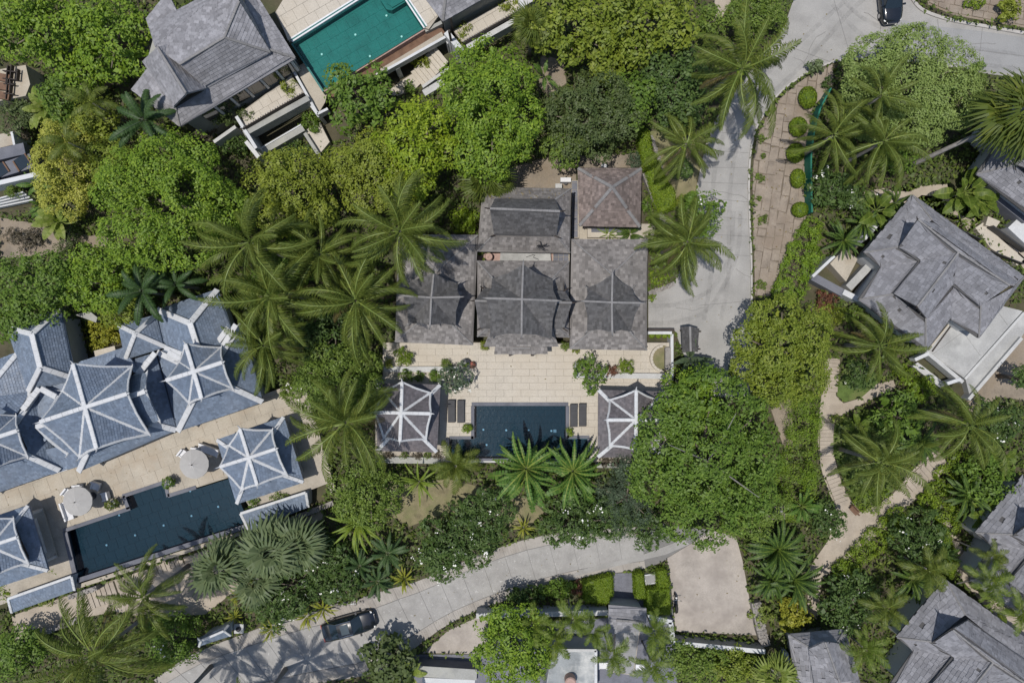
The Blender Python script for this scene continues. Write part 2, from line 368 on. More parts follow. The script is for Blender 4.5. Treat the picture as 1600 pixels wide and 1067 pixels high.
def roof(root, faces, mat, tile=(0.34, 0.30, 0.035), caps=(), capmat=None, thick=0.12, name='roof', skip=0.0, jit=0.25, base=None, capw=0.16, seed=1):
    rng = random.Random(seed); off = root_off(root); faces = [t for f in faces for t in flat_faces(f)]
    b = MB()
    for f in faces:
        f = [Vector(p) for p in f]; n = newell(f)
        top = f if (f[1]-f[0]).cross(f[2]-f[1]).z > 0 else list(reversed(f)); k = len(top); i0 = len(b.v)
        b.v += [tuple(p-Vector((0, 0, 0.09))) for p in top]+[tuple(p-Vector((0, 0, 0.09+thick))) for p in top]
        b.f.append(tuple(range(i0, i0+k))); b.mi.append(0); b.f.append(tuple(reversed(range(i0+k, i0+2*k)))); b.mi.append(0)
        for i in range(k):
            j = (i+1) % k; b.f.append((i0+i, i0+k+i, i0+k+j, i0+j)); b.mi.append(0)
    ro = b.build(name, base or mat, root)
    V = []; F = []
    for f in faces:
        for A, B, C, D, A2, B2 in shingle_quads(f, tile[0], tile[1], tile[2], rng, skip, jit):
            i = len(V); V += [A-off, B-off, C-off, D-off, A2-off, B2-off]; F += [(i, i+1, i+2, i+3), (i+4, i+5, i+1, i)]
    me = bpy.data.meshes.new('shingles'); me.from_pydata([tuple(p) for p in V], [], F)
    s = link_mesh('shingles', me, ro, [mat]); s['kind'] = 'stuff'
    for c in caps: cap(ro, c, capmat or M['cap_grey'], capw)
    return ro
def cap(ro, line, mat, hw=0.16, name='ridge_cap', lift=0.075, piece=0.48):
    """ridge line laid as short overlapping cap tiles (one part)."""
    pts = [Vector(p) for p in line]; mb = MB(); prof = ((-hw, -0.09), (-hw*0.9, 0.0), (-hw*0.4, 0.03), (hw*0.4, 0.03), (hw*0.9, 0.0), (hw, -0.09)); k = len(prof)
    L = [0.0]
    for i in range(len(pts)-1): L.append(L[-1]+(pts[i+1]-pts[i]).length)
    def at(t):
        for i in range(len(pts)-1):
            if t <= L[i+1] or i == len(pts)-2: return pts[i].lerp(pts[i+1], (t-L[i])/max(1e-6, L[i+1]-L[i]))
    n = max(1, int(round(L[-1]/piece)))
    for q in range(n):
        a, b = at(L[-1]*q/n), at(L[-1]*(q+1)/n); d = b-a; s_ = Vector((d.y, -d.x, 0)); s_ = s_.normalized() if s_.length > 1e-5 else Vector((1, 0, 0))
        i0 = len(mb.v); dz = 0.004*((q*7) % 5)
        for p, h_ in ((a+d*0.02, 0.012), (b+d*0.0, 0.0)):
            for x, z in prof: mb.v.append(tuple(p+s_*x*(1+h_)+Vector((0, 0, z+lift+h_+dz))))
        for m in range(k-1): mb.f.append((i0+m, i0+m+1, i0+k+m+1, i0+k+m)); mb.mi.append(0)
        mb.f += [tuple(range(i0, i0+k)), tuple(reversed(range(i0+k, i0+2*k)))]; mb.mi += [0, 0]
    return mb.build(name, mat, ro)
def horn(ro, p, d, mat, s=0.5, name='finial'):
    p = Vector(p); d = Vector((d[0], d[1], 0)).normalized()
    pts = [p-d*0.25*s, p+d*0.35*s+Vector((0, 0, 0.12*s)), p+d*0.75*s+Vector((0, 0, 0.55*s)), p+d*0.85*s+Vector((0, 0, 1.1*s))]
    MB().tube(pts, [0.10*s+0.03, 0.09*s+0.02, 0.06*s+0.01, 0.01], 5).build(name, mat, ro)
def xgable(root, peak, tips, corners, mat, capmat, tile, trim=None, capw=0.13, trimw=0.09, pull=0.05, finials=True, seed=3, name='upper_roof', walls=None, diag=True):
    """cross-gabled tent roof: tips[i] are ridge ends, corners[i] lies between tips[i] and tips[i+1]."""
    pk = Vector(peak); T = [Vector(t) for t in tips]; C = [Vector(c) for c in corners]; faces = []; edges = []
    for i in range(4):
        for a, b in ((T[i], C[i]), (T[(i+1) % 4], C[i])):
            mid = (a+b)/2; mid = mid+(pk-mid)*pull
            faces.append([pk, a, mid, b]); edges.append([a, mid, b])
    ro = roof(root, faces, mat, tile, name=name, seed=seed, thick=0.08)
    for t in T: cap(ro, [pk, (pk+t)/2+Vector((0, 0, -0.04)), t], capmat, capw)
    if diag:
        for c in C: cap(ro, [pk, c], capmat, capw*0.92, 'valley_cap', 0.06)
    if trim:
        for e in edges: cap(ro, e, trim, trimw, 'edge_trim', 0.03)
    if finials:
        for q in T+C: horn(ro, q, (q-pk), trim or capmat, 0.42)
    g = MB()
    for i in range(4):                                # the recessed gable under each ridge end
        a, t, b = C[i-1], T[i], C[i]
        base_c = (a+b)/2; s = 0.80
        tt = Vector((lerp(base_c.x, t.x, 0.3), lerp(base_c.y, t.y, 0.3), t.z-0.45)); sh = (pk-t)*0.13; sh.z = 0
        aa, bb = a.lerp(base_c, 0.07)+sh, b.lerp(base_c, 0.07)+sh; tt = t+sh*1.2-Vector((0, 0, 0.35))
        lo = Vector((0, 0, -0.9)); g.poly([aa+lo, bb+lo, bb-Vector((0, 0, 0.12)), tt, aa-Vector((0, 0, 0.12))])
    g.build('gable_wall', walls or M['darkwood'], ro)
    return ro
def walls(root, pts_px, z_eave, z0, mat, inset=0.9, name='wall', top_drop=0.15):
    pts = PP(pts_px, z_eave); c = sum(pts, Vector())/len(pts); q = []
    for p in pts:
        d = (p-c); d.z = 0; q.append(p-d.normalized()*inset*1.3)
    MB().prism(q, z0, z_eave-top_drop).build(name, mat, root)
# ------------------------------------------------------------------ vegetation builders
RNG = np.random.default_rng(11)
def unit(a): return a/np.maximum(1e-9, np.linalg.norm(a, axis=1))[:, None]
def kites(p, nrm, L, Wd, rng, tang=None):
    n = len(p); t = rng.normal(size=(n, 3)) if tang is None else tang
    t = unit(t-nrm*(t*nrm).sum(1)[:, None]); b = np.cross(nrm, t)
    L = np.asarray(L)[:, None]; Wd = np.asarray(Wd)[:, None]
    fold = nrm*(Wd*0.18)
    return np.stack([p-t*L*0.5, p+b*Wd*0.5-t*L*0.06+fold, p+t*L*0.5, p-b*Wd*0.5-t*L*0.06+fold], 1)
def crown_quads(lobes, leaf, rng, cr=0.6, density=1.0, aspect=0.55, up=0.9, fill=1.0):
    lob = np.array(lobes, float); nl = len(lob)
    area = (lob[:, 3]*lob[:, 4]+lob[:, 3]*lob[:, 5]+lob[:, 4]*lob[:, 5])*2.6
    nc = max(6, int(area.sum()/(cr*cr*1.25)*density)); pick = rng.choice(nl, nc, p=area/area.sum())
    d = rng.normal(size=(nc, 3)); d[:, 2] = np.where(d[:, 2] < 0, d[:, 2]*0.45, d[:, 2]); d = unit(d)
    rad = lob[pick, 3:6]; c = lob[pick, 0:3]+d*rad*rng.uniform(0.78, 1.06, nc)[:, None]
    keep = np.ones(nc, bool)
    for i in range(nl):
        q = (c-lob[i, 0:3])/lob[i, 3:6]; keep &= ~(((q**2).sum(1) < 0.45) & (pick != i))
    c, d = c[keep], d[keep]; nc = len(c)
    sz = rng.uniform(0.65, 1.35, nc)*cr
    k = np.maximum(6, (fill*2.9*(sz/leaf)**2).astype(int))
    idx = np.repeat(np.arange(nc), k); n = len(idx)
    off = unit(rng.normal(size=(n, 3)))*(rng.uniform(0, 1, n)**0.5)[:, None]*sz[idx][:, None]
    off -= d[idx]*(off*d[idx]).sum(1)[:, None]*0.45
    off[:, 2] -= 0.18*(off[:, 0]**2+off[:, 1]**2)/np.maximum(sz[idx], .05)
    p = c[idx]+off
    nrm = d[idx]*0.5+unit(off)*0.5+rng.normal(size=(n, 3))*0.22; nrm[:, 2] += up; nrm = unit(nrm)
    L = leaf*rng.uniform(0.6, 1.45, n); return kites(p, nrm, L, L*aspect, rng, off+rng.normal(size=(n, 3))*0.25*leaf), (c, d, sz)
def trunk_mb(base, top, r0, lobes=(), lean=0.0):
    mb = MB(); base = Vector(base); top = Vector(top)
    pts = [base.lerp(top, t)+Vector((math.sin(t*3)*0.15, math.cos(t*2.3)*0.12-0.12, 0)) for t in (0, 0.25, 0.5, 0.75, 1)]
    pts[0] = base
    mb.tube(pts, [r0*1.25, r0, r0*0.8, r0*0.62, r0*0.3], 8)
    for i, l in enumerate(lobes[:6]):
        s = pts[1+i % 3]; e = Vector(l[:3]); m = s.lerp(e, 0.5)+Vector((0, 0, 0.3))
        mb.tube([s, m, e], [r0*0.45, r0*0.3, r0*0.12], 5)
    return mb
def tree(px, py, rpx, h, mat, label, leaf=0.34, cat='tree', name='broadleaf_tree', ry=None, lobes=None, nl=7, cr=0.62, group=None, density=1.0,
         aspect=0.55, flowers=0, flat=0.62, seed=None, z0=0.0, up=0.9, fill=1.0, bare=0.0, trunkmat=None):
    rng = np.random.default_rng(int(px*13+py*7) if seed is None else seed); leaf = leaf*0.80
    ry = ry or rpx; zc = z0+h*0.66; k = K(zc); c = P(px, py, zc); rx_, ry_ = rpx*k, ry*k
    rz = min(h*0.36, max(rx_, ry_)*flat)
    base = Vector((c.x, c.y, z0)); root = thing(name, base, label, cat, group)
    lo = [(c.x, c.y, zc-rz*0.35, rx_*0.62, ry_*0.62, rz*0.8)]
    if lobes:
        for a, b, s in lobes:
            q = P(px+a*rpx, py+b*ry, zc); lo.append((q.x, q.y, zc+rz*rng.uniform(-0.3, 0.25), rx_*s, rx_*s, rz*s*1.25))
    else:
        a0 = rng.uniform(0, 6.28)
        for i in range(nl):
            a = a0+i*6.283/nl+rng.uniform(-0.35, 0.35); s = rng.uniform(0.24, 0.40); rr = 1.0-s*rng.uniform(0.8, 1.1)
            lo.append((c.x+math.cos(a)*rx_*rr, c.y+math.sin(a)*ry_*rr, zc+rz*rng.uniform(-0.55, 0.25), rx_*s, ry_*s, rz*s*1.5))
        m = max(3, int(nl*0.8)); a0 = rng.uniform(0, 6.28)
        for i in range(m):
            a = a0+i*6.283/m+rng.uniform(-0.4, 0.4); s = rng.uniform(0.22, 0.36); rr = rng.uniform(0.15, 0.55)
            lo.append((c.x+math.cos(a)*rx_*rr, c.y+math.sin(a)*ry_*rr, zc+rz*rng.uniform(0.1, 0.62), rx_*s, ry_*s, rz*s*1.5))
    off = np.array([base.x, base.y, base.z])
    Q, cl = crown_quads(lo, leaf, rng, cr, density, aspect, up, fill)
    Q2, _ = crown_quads([(a, b, z-rz*0.2, x*0.8, y*0.8, zz*0.75) for a, b, z, x, y, zz in lo[:1+nl]], leaf*1.7, rng, cr*1.25, density*0.5, 0.7, 0.6, 0.75)
    link_mesh('crown', quads_mesh('crown', np.concatenate([Q, Q2])-off, [M[mat]]), root)
    if flowers:
        cc, d, sz = cl; n = min(flowers, len(cc)*3); i = np.repeat(rng.integers(0, len(cc), n//4+1), 4)[:n]
        p = cc[i]+d[i]*sz[i][:, None]*0.5+rng.normal(size=(n, 3))*sz[i][:, None]*0.3+np.array([0, 0, 0.16]); nr = d[i]+rng.normal(size=(n, 3))*0.3; nr[:, 2] += 0.8
        s = rng.uniform(0.07, 0.22, n)
        fo = link_mesh('blossom', quads_mesh('blossom', kites(p, unit(nr), s, s*0.9, rng)-off, [M['flower']]), root); fo['kind'] = 'stuff'
    trunk_mb(base, (c.x, c.y, zc+rz*0.2), max(0.06, 0.035*h), lo[1:]).build('trunk', trunkmat or M['bark'], root, True)
    if bare:
        mb = MB(); rg = random.Random(int(px))
        for i in range(int(bare)):
            a = rg.uniform(0, 6.28); s = Vector((c.x, c.y, zc)); e = Vector((c.x+math.cos(a)*rx_*rg.uniform(.5, .95), c.y+math.sin(a)*ry_*rg.uniform(.5, .95), zc+rz*rg.uniform(.5, 1.05)))
            mb.tube([s, s.lerp(e, 0.5)+Vector((0, 0, 0.3)), e], [0.07, 0.05, 0.02], 4)
        mb.build('bare_branch', M['palmbark'], root)
    return root
def shrub(px, py, rpx, h, mat, label, leaf=0.22, cat='shrub', name='shrub', z0=0.0, ry=None, group=None, cr=0.28, nl=5, flowers=0, density=1.1, aspect=0.5, fill=1.0):
    return tree(px, py, rpx, h, mat, label, leaf, cat, name, ry, None, nl, cr, group, density, aspect, flowers, 0.8, None, z0, 0.35, fill)
def topiary(px, py, rpx, h, label, mat='lf_hedge', z0=0.0, group=None, ry=None):
    rng = np.random.default_rng(int(px*3+py)); zc = z0+h*0.5; c = P(px, py, z0+h*0.7); r = rpx*K(z0+h*0.7); r2 = (ry or rpx)*K(z0+h*.7)
    root = thing('topiary_bush', (c.x, c.y, z0), label, 'topiary', group); n = int(2200*r*r2+500)
    d = rng.normal(size=(n, 3)); d[:, 2] = np.abs(d[:, 2])*1.0-0.25; d = unit(d)
    p = d*np.array([r, r2, h*0.52])*rng.uniform(0.88, 1.03, n)[:, None]+np.array([0, 0, h*0.48]); s = rng.uniform(0.08, 0.15, n)
    link_mesh('crown', quads_mesh('crown', kites(p, unit(d+rng.normal(size=(n, 3))*0.45), s, s*0.7, rng), [M[mat]]), root)
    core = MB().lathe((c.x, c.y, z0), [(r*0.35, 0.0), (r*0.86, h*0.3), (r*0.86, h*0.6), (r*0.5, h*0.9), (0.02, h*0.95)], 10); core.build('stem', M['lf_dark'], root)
    return root
def poly_points(poly, n, rng, z):
    xs = [a for a, b in poly]; ys = [b for a, b in poly]; o = []
    while len(o) < n:
        a = rng.uniform(min(xs), max(xs), 4*n+8); b = rng.uniform(min(ys), max(ys), 4*n+8)
        for x, y in zip(a, b):
            if inside(x, y, poly): o.append((x, y))
            if len(o) >= n: break
    o = np.array(o); k = K(z); return np.stack([(o[:, 0]-800)*k, (533.5-o[:, 1])*k], 1)
def poly_area(poly):
    return abs(sum(poly[i][0]*poly[(i+1) % len(poly)][1]-poly[(i+1) % len(poly)][0]*poly[i][1] for i in range(len(poly))))/2
def hedge(poly, z0, h, mat, label, leaf=0.14, cat='hedge', name='hedge', rough=0.12, dens=1.0, aspect=0.6, box=True, feather=False, group=None):
    """planted mass over a pixel polygon: leaves on the top and on the sides."""
    rng = np.random.default_rng(int(poly[0][0]*5+poly[0][1])); a = poly_area(poly)*K(z0+h)**2
    c = np.mean([tuple(P(x, y, z0+h)) for x, y in poly], 0); root = thing(name, (c[0], c[1], z0), label, cat, group)
    n = int(a/(leaf*leaf*aspect*0.5)*2.4*dens); xy = poly_points(poly, n, rng, z0+h)
    lump = np.sin(xy[:, 0]*1.9+xy[:, 1]*0.7)*np.sin(xy[:, 1]*2.3-xy[:, 0]*0.9)
    z = z0+h*(1-rough*0.5)+lump*rough*h*0.5-np.abs(rng.normal(size=n))*0.10*h
    p = np.column_stack([xy, z]); nr = rng.normal(size=(n, 3))*(0.5 if not feather else 0.8); nr[:, 2] += 1
    Ls = leaf*rng.uniform(0.7, 1.4, n); Q = [kites(p, unit(nr), Ls, Ls*aspect, rng)]
    m = len(poly); W = [P(x, y, z0+h) for x, y in poly]; cc = sum(W, Vector())/m
    for i in range(m):
        A, B = W[i], W[(i+1) % m]; L = (B-A).length; k = int(L*h/(leaf*leaf*aspect*0.5)*1.6*dens)
        if k < 1: continue
        t = rng.uniform(0, 1, k); q = np.array(A)[None]*(1-t[:, None])+np.array(B)[None]*t[:, None]; q[:, 2] = z0+rng.uniform(0.05, 1, k)*h*0.97
        nn = Vector(((B-A).y, -(B-A).x, 0)).normalized(); nn = nn if nn.dot((A+B)/2-cc) > 0 else -nn
        q += np.array(nn)[None]*rng.normal(size=(k, 1))*0.09; d = np.array(nn)[None]+rng.normal(size=(k, 3))*0.5; d[:, 2] += 0.4
        s = leaf*rng.uniform(0.7, 1.4, k); Q.append(kites(q, unit(d), s, s*aspect, rng))
    V = np.concatenate(Q)-np.array([c[0], c[1], z0])
    link_mesh('foliage', quads_mesh('foliage', V, [M[mat]]), root)
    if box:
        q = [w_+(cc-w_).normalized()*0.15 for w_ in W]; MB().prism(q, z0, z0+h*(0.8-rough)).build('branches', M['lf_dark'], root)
    return root

# ---- palms: frond meshes of unit length, shared by all fronds
def arc(th0, bend, n):
    pts = [(0.0, 0.0)]
    for i in range(n):
        t = th0-bend*((i+0.5)/n)**1.25; x, z = pts[-1]; pts.append((x+math.cos(t)/n, z+math.sin(t)/n))
    return pts
def frond_mesh(name, th0, bend, nl, wid, lw, mats, rng, droop=0.55, fwd=0.75, lat=0.0, st=0.10):
    n = 12; a = np.array(arc(th0, bend, n)); Q = []; mi = []
    def pt(s):
        f = s*n; yy = lat*s*s; i = min(n-1, int(f)); t = f-i; p = a[i]*(1-t)+a[i+1]*t; d = a[i+1]-a[i]; d = d/np.linalg.norm(d); return np.array([p[0], yy, p[1]]), unit(np.array([[d[0], 2*lat*s, d[1]]]))[0]
    for i in range(nl):
        s = st+(0.99-st)*(i/(nl-1)); p, d = pt(s); up = np.array([-d[2], 0, d[0]]); sv = np.array([-d[1], d[0]+1e-3, 0]); sv /= np.linalg.norm(sv)
        L = wid*(math.sin(math.pi*(0.12+0.80*s))**0.7)*rng.uniform(0.85, 1.12)*(1.0 if s < 0.9 else 0.8)
        for side in (-1, 1):
            dr = droop*rng.uniform(0.6, 1.4); f = fwd*rng.uniform(0.8, 1.2)+0.9*max(0, s-0.75)
            v = sv*side+d*f-np.array([0, 0, 1])*dr*0.5+up*0.22; v /= np.linalg.norm(v)
            v2 = v-np.array([0, 0, 1])*dr*0.9; v2 /= np.linalg.norm(v2)
            wv = d*lw*0.5; m_ = p+v*L*0.5; e = m_+v2*L*0.5
            Q.append([p-wv*0.7, p+wv*0.7, m_+wv, m_-wv]); Q.append([m_-wv, m_+wv, e+wv*0.15, e-wv*0.15]); mi += [0, 0]
    for i in range(n):
        p0, p1 = np.array([a[i][0], lat*(i/n)**2, a[i][1]]), np.array([a[i+1][0], lat*((i+1)/n)**2, a[i+1][1]]); w0 = 0.009*(1-i/n)+0.003; w1 = 0.009*(1-(i+1)/n)+0.003
        y = np.array([0, 1, 0]); u = np.array([0, 0, 0.012]); Q.append([p0-y*w0+u, p0+y*w0+u, p1+y*w1+u, p1-y*w1+u]); mi.append(1)
    return quads_mesh(name, np.array(Q), mats, mi)
def fan_mesh(name, mats, rng, nb=16, spread=4.6, pet=0.42, split=0.5):
    Q = []; mi = []; y = np.array([0, 1, 0]); Q.append([(0, -0.012, 0), (0, 0.012, 0), (pet, 0.01, 0.06), (pet, -0.01, 0.06)]); mi.append(1); o = np.array([pet, 0, 0.06])
    for i in range(nb):
        t = -spread/2+spread*i/(nb-1); L = (1-pet)*(0.72+0.28*math.cos(t*0.5))*rng.uniform(0.9, 1.08); d = np.array([math.cos(t), math.sin(t), 0]); b = np.array([-math.sin(t), math.cos(t), 0])
        w_ = L*spread/nb*0.58; z1 = -0.03+rng.uniform(-0.06, 0.05); m_ = o+d*L*0.55+np.array([0, 0, z1+0.03]); e = o+d*L+np.array([0, 0, z1-0.24*L*2*rng.uniform(0.6, 1.3)])
        Q.append([o-b*0.004, o+b*0.004, m_+b*w_*0.5, m_-b*w_*0.5]); Q.append([m_-b*w_*0.5, m_+b*w_*0.5, e+b*0.004, e-b*0.004]); mi += [0, 0]
    return quads_mesh(name, np.array(Q, float), mats, mi)
def paddle_mesh(name, th0, bend, wid, mats, rng, pet=0.22, tear=0.0):
    n = 12; a = np.array(arc(th0, bend, n)); Q = []; mi = []
    y = np.array([0, 1, 0]); P3 = [np.array([x, 0, z]) for x, z in a]; s0 = int(pet*n)
    def wd(s): s = max(0, (s-pet)/(1-pet)); return wid*0.5*max(0.03, math.sin(math.pi*min(1, s**0.75*0.96+0.04))**0.6)
    for i in range(n):
        if i >= s0:
            w0, w1 = wd(i/n), wd((i+1)/n); g = 0.012*tear
            for sd in (-1, 1):
                f0 = np.array([0, 0, 0.22*w0]); f1 = np.array([0, 0, 0.22*w1]); dr = np.array([0, 0, -0.25*tear*rng.uniform(0, w1)])
                Q.append([P3[i], P3[i]+y*sd*w0+f0+dr+np.array([g, 0, 0]), P3[i+1]+y*sd*w1+f1+dr-np.array([g, 0, 0]), P3[i+1]][::sd]); mi.append(0)
        w_ = 0.014*(1-i/n)+0.004; u = np.array([0, 0, 0.006]); Q.append([P3[i]-y*w_+u, P3[i]+y*w_+u, P3[i+1]+y*w_*0.8+u, P3[i+1]-y*w_*0.8+u]); mi.append(1)
    return quads_mesh(name, np.array(Q, float), mats, mi)
FR = {}
def dry_frond():
    if 'dry' not in FR: FR['dry'] = [frond_mesh('dry_frond', R(-15), R(50), 40, 0.2, 0.014, [M['lf_dryfrond'], M['lf_dry']], np.random.default_rng(3), 1.5, 0.9, 0.15)]
    return FR['dry'][0]
def fronds(kind):
    if kind in FR: return FR[kind]
    rng = np.random.default_rng(len(FR)+5); o = []
    if kind.startswith('coco'):
        mats = [M['lf_palmdark' if kind == 'coco_dark' else 'lf_palm'], M['rib']]
        for th, be, la in ((80, 70, .15), (64, 90, -.3), (50, 100, .35), (36, 95, -.22), (24, 90, .38), (10, 80, -.34), (-6, 60, .2), (-28, 40, -.15)):
            o.append(frond_mesh('frond', R(th), R(be), 50, 0.20, 0.0165, mats, rng, 1.5, 1.25, la, 0.17))
    elif kind == 'areca':
        for th, be, la in ((80, 75, .1), (62, 85, -.2), (45, 90, .2), (25, 70, -.1)): o.append(frond_mesh('frond', R(th), R(be), 26, 0.30, 0.034, [M['lf_palm'], M['rib']], rng, 0.9, 0.9, la))
    elif kind == 'lightareca':
        for th, be, la in ((78, 70, .1), (58, 80, -.2), (40, 85, .2), (22, 70, -.1)): o.append(frond_mesh('frond', R(th), R(be), 24, 0.31, 0.036, [M['lf_palmlight'], M['rib']], rng, 1.0, 0.9, la))
    elif kind == 'bushy':
        for th, be in ((70, 80), (48, 80), (28, 70), (8, 60)): o.append(frond_mesh('frond', R(th), R(be), 50, 0.17, 0.032, [M['lf_palmdark'], M['lf_grey']], rng, 0.9, 0.5))
    elif kind == 'cycad':
        for th, be in ((60, 60), (38, 60), (18, 50), (0, 40)): o.append(frond_mesh('frond', R(th), R(be), 34, 0.15, 0.035, [M['lf_palmdark'], M['lf_fan']], rng, 0.3, 0.9))
    elif kind == 'fan':
        for i in range(4): o.append(fan_mesh('fan_leaf', [M['lf_fan'], M['lf_grey']], rng))
    elif kind == 'fangreen':
        for i in range(4): o.append(fan_mesh('fan_leaf', [M['lf_palm'], M['rib']], rng, 26, 4.8, 0.45))
    elif kind == 'fanpale':
        for i in range(3): o.append(fan_mesh('fan_leaf', [M['lf_varieg'], M['lf_fan']], rng, 14, 4.2))
    elif kind == 'banana':
        for th, be in ((78, 50), (58, 80), (38, 80), (16, 60)): o.append(paddle_mesh('leaf', R(th), R(be), 0.26, [M['lf_banana'], M['rib']], rng, 0.2, 1.0))
    elif kind == 'broad':
        for th, be in ((70, 60), (48, 70), (26, 60)): o.append(paddle_mesh('leaf', R(th), R(be), 0.40, [M['lf_palmlight'], M['rib']], rng, 0.35, 0.3))
    elif kind == 'darkbroad':
        for th, be in ((70, 70), (45, 80), (22, 60)): o.append(paddle_mesh('leaf', R(th), R(be), 0.15, [M['lf_darkleaf'], M['lf_soft']], rng, 0.1, 0.6))
    elif kind == 'strap':
        for th, be in ((80, 70), (60, 75), (42, 70), (20, 50)): o.append(paddle_mesh('leaf', R(th), R(be), 0.085, [M['lf_hedge'], M['rib']], rng, 0.02, 0.3))
    elif kind == 'spiky':
        for th, be in ((80, 60), (62, 85), (45, 80), (30, 80), (12, 60)): o.append(paddle_mesh('leaf', R(th), R(be), 0.125, [M['lf_banana'], M['rib']], rng, 0.12, 0.9))
    elif kind == 'yellow':
        for th, be in ((75, 60), (50, 60), (28, 50)): o.append(paddle_mesh('leaf', R(th), R(be), 0.12, [M['lf_yellow'], M['lf_varieg']], rng, 0.05, 0.3))
    elif kind == 'varieg':
        for th, be in ((70, 60), (45, 70), (22, 60)): o.append(paddle_mesh('leaf', R(th), R(be), 0.36, [M['lf_varieg'], M['lf_hedge']], rng, 0.2, 0.3))
    elif kind == 'agave':
        for th, be in ((70, 30), (48, 40), (25, 35)): o.append(paddle_mesh('leaf', R(th), R(be), 0.26, [M['lf_grey'], M['lf_fan']], rng, 0.02, 0.0))
    FR[kind] = o; return o
def palm(px, py, rpx, h, kind, label, n=22, cat='palm tree', name='coconut_palm', z0=0.0, lean=(0, 0), seed=None, trunk=True, part=None, group=None, tr=0.16, tilt=1.0):
    rg = random.Random(int(px*11+py) if seed is None else seed); crown = P(px, py, z0+h); r = rpx*K(z0+h)
    ms = fronds(kind); base = Vector((crown.x+lean[0], crown.y+lean[1], z0)); root = thing(name, base, label, cat, group)
    nm = part or ('frond' if ms[0].name.startswith('frond') else 'leaf')
    c = crown-base; nv = len(ms); reach = 0.80 if kind.startswith('coco') else 0.86
    for i in range(n):
        f = i/(n-1); m = ms[min(nv-1, int(f*nv*0.999))]; o = bpy.data.objects.new(nm, m); col.objects.link(o); o.parent = root
        az = i*2.39996+rg.uniform(-0.45, 0.45); s = r/reach*rg.uniform(0.80, 1.12)*(0.82 if f < 0.15 else 1)
        el = rg.uniform(-0.12, 0.12)*tilt
        if m.name.startswith('fan_leaf'): el = -(1.15-1.35*f)+rg.uniform(-0.12, 0.12)
        o.location = c+Vector((math.cos(az)*0.10, math.sin(az)*0.10, 0.12*(1-f)))
        o.rotation_euler = (rg.uniform(-0.35, 0.35)*tilt, el, az); o.scale = (s, s, s)
    if kind.startswith('coco') and not seed:
        for k in range(rg.choice((1, 2, 2, 3))):
            o = bpy.data.objects.new('dry_frond', dry_frond()); col.objects.link(o); o.parent = root; s = r/reach*rg.uniform(0.7, 0.9)
            o.location = c-Vector((0, 0, 0.15)); o.rotation_euler = (rg.uniform(-.3, .3), rg.uniform(0.1, 0.5), rg.uniform(0, 6.28)); o.scale = (s, s, s); o['label'] = 'dry brown hanging frond'
    mb = MB()
    if trunk:
        t = [base.lerp(crown-Vector((0, 0, 0.3)), q)+Vector((lean[0]*0.25*math.sin(q*3.14), lean[1]*0.25*math.sin(q*3.14), 0)) for q in (0, 0.2, 0.4, 0.6, 0.8, 1.0)]
        mb.tube(t, [tr*1.5, tr*1.1, tr, tr*0.92, tr*0.88, tr*1.0], 8)
        mb.build('trunk', M['palmbark'], root, True)
        if kind == 'coco':
            for k in range(5):
                a = rg.uniform(0, 6.28); p = crown+Vector((math.cos(a)*0.3, math.sin(a)*0.3, -0.25))
                MB().lathe(p-Vector((0, 0, 0.14)), [(0.03, 0), (0.12, 0.06), (0.14, 0.14), (0.10, 0.24), (0.02, 0.29)], 8).build('coconut', M['lf_hedge'], root, True)
    return root
def clump(px, py, rpx, h, kind, label, n=14, cat='plant', name='leafy_plant', z0=0.0, group=None, **k):
    return palm(px, py, rpx, h, kind, label, n, cat, name, z0, trunk=(h > 0.5), group=group, tr=0.05, **k)

def bushrow(pts, rpx, h, mat, label, leaf=0.18, cat='hedge', name='hedge', cr=0.34, z0=0.0, aspect=0.5, density=1.1, fill=1.0, seed=1):
    """a natural hedge: one crown of many lobes strung along pixel points (x, y[, radius])."""
    rng = np.random.default_rng(seed+int(pts[0][0])); lo = []
    for q in pts:
        r = q[2] if len(q) > 2 else rpx; c = P(q[0], q[1], z0+h*0.7); w_ = r*K(z0+h*0.7)
        lo.append((c.x, c.y, z0+h*0.5, w_, w_, h*0.5*rng.uniform(0.85, 1.15)))
        for k in range(3):
            a = rng.uniform(0, 6.28); s = rng.uniform(0.35, 0.55); lo.append((c.x+math.cos(a)*w_*0.65, c.y+math.sin(a)*w_*0.65, z0+h*rng.uniform(0.4, 0.7), w_*s, w_*s, h*0.4))
    m = len(lo)//2; base = np.array([lo[m][0], lo[m][1], z0]); root = thing(name, tuple(base), label, cat)
    Q, cl = crown_quads(lo, leaf, rng, cr, density, aspect, 0.6, fill)
    link_mesh('foliage', quads_mesh('foliage', Q-base, [M[mat]]), root)
    mb = MB()
    for l in lo[::4]: mb.tube([(l[0], l[1], z0), (l[0]+0.1, l[1], z0+h*0.55)], [0.06, 0.03], 5)
    mb.build('stems', M['bark'], root); return root
# ------------------------------------------------------------------ the setting: ground, roads, paths
EXCL = []                                         # pixel polygons where no undergrowth stands
g = MB(); g.poly([(-300, -300, 0), (300, -300, 0), (300, 300, 0), (-300, 300, 0)]); struct('ground', g, M['soil'])
def sheet(name, poly, z, mat, excl=True, depth=0.0):
    mb = MB()
    if depth: mb.prism(PP(poly, z), z-depth)
    else: mb.poly(PP(poly, z))
    if excl: EXCL.append(poly)
    return struct(name, mb, mat)
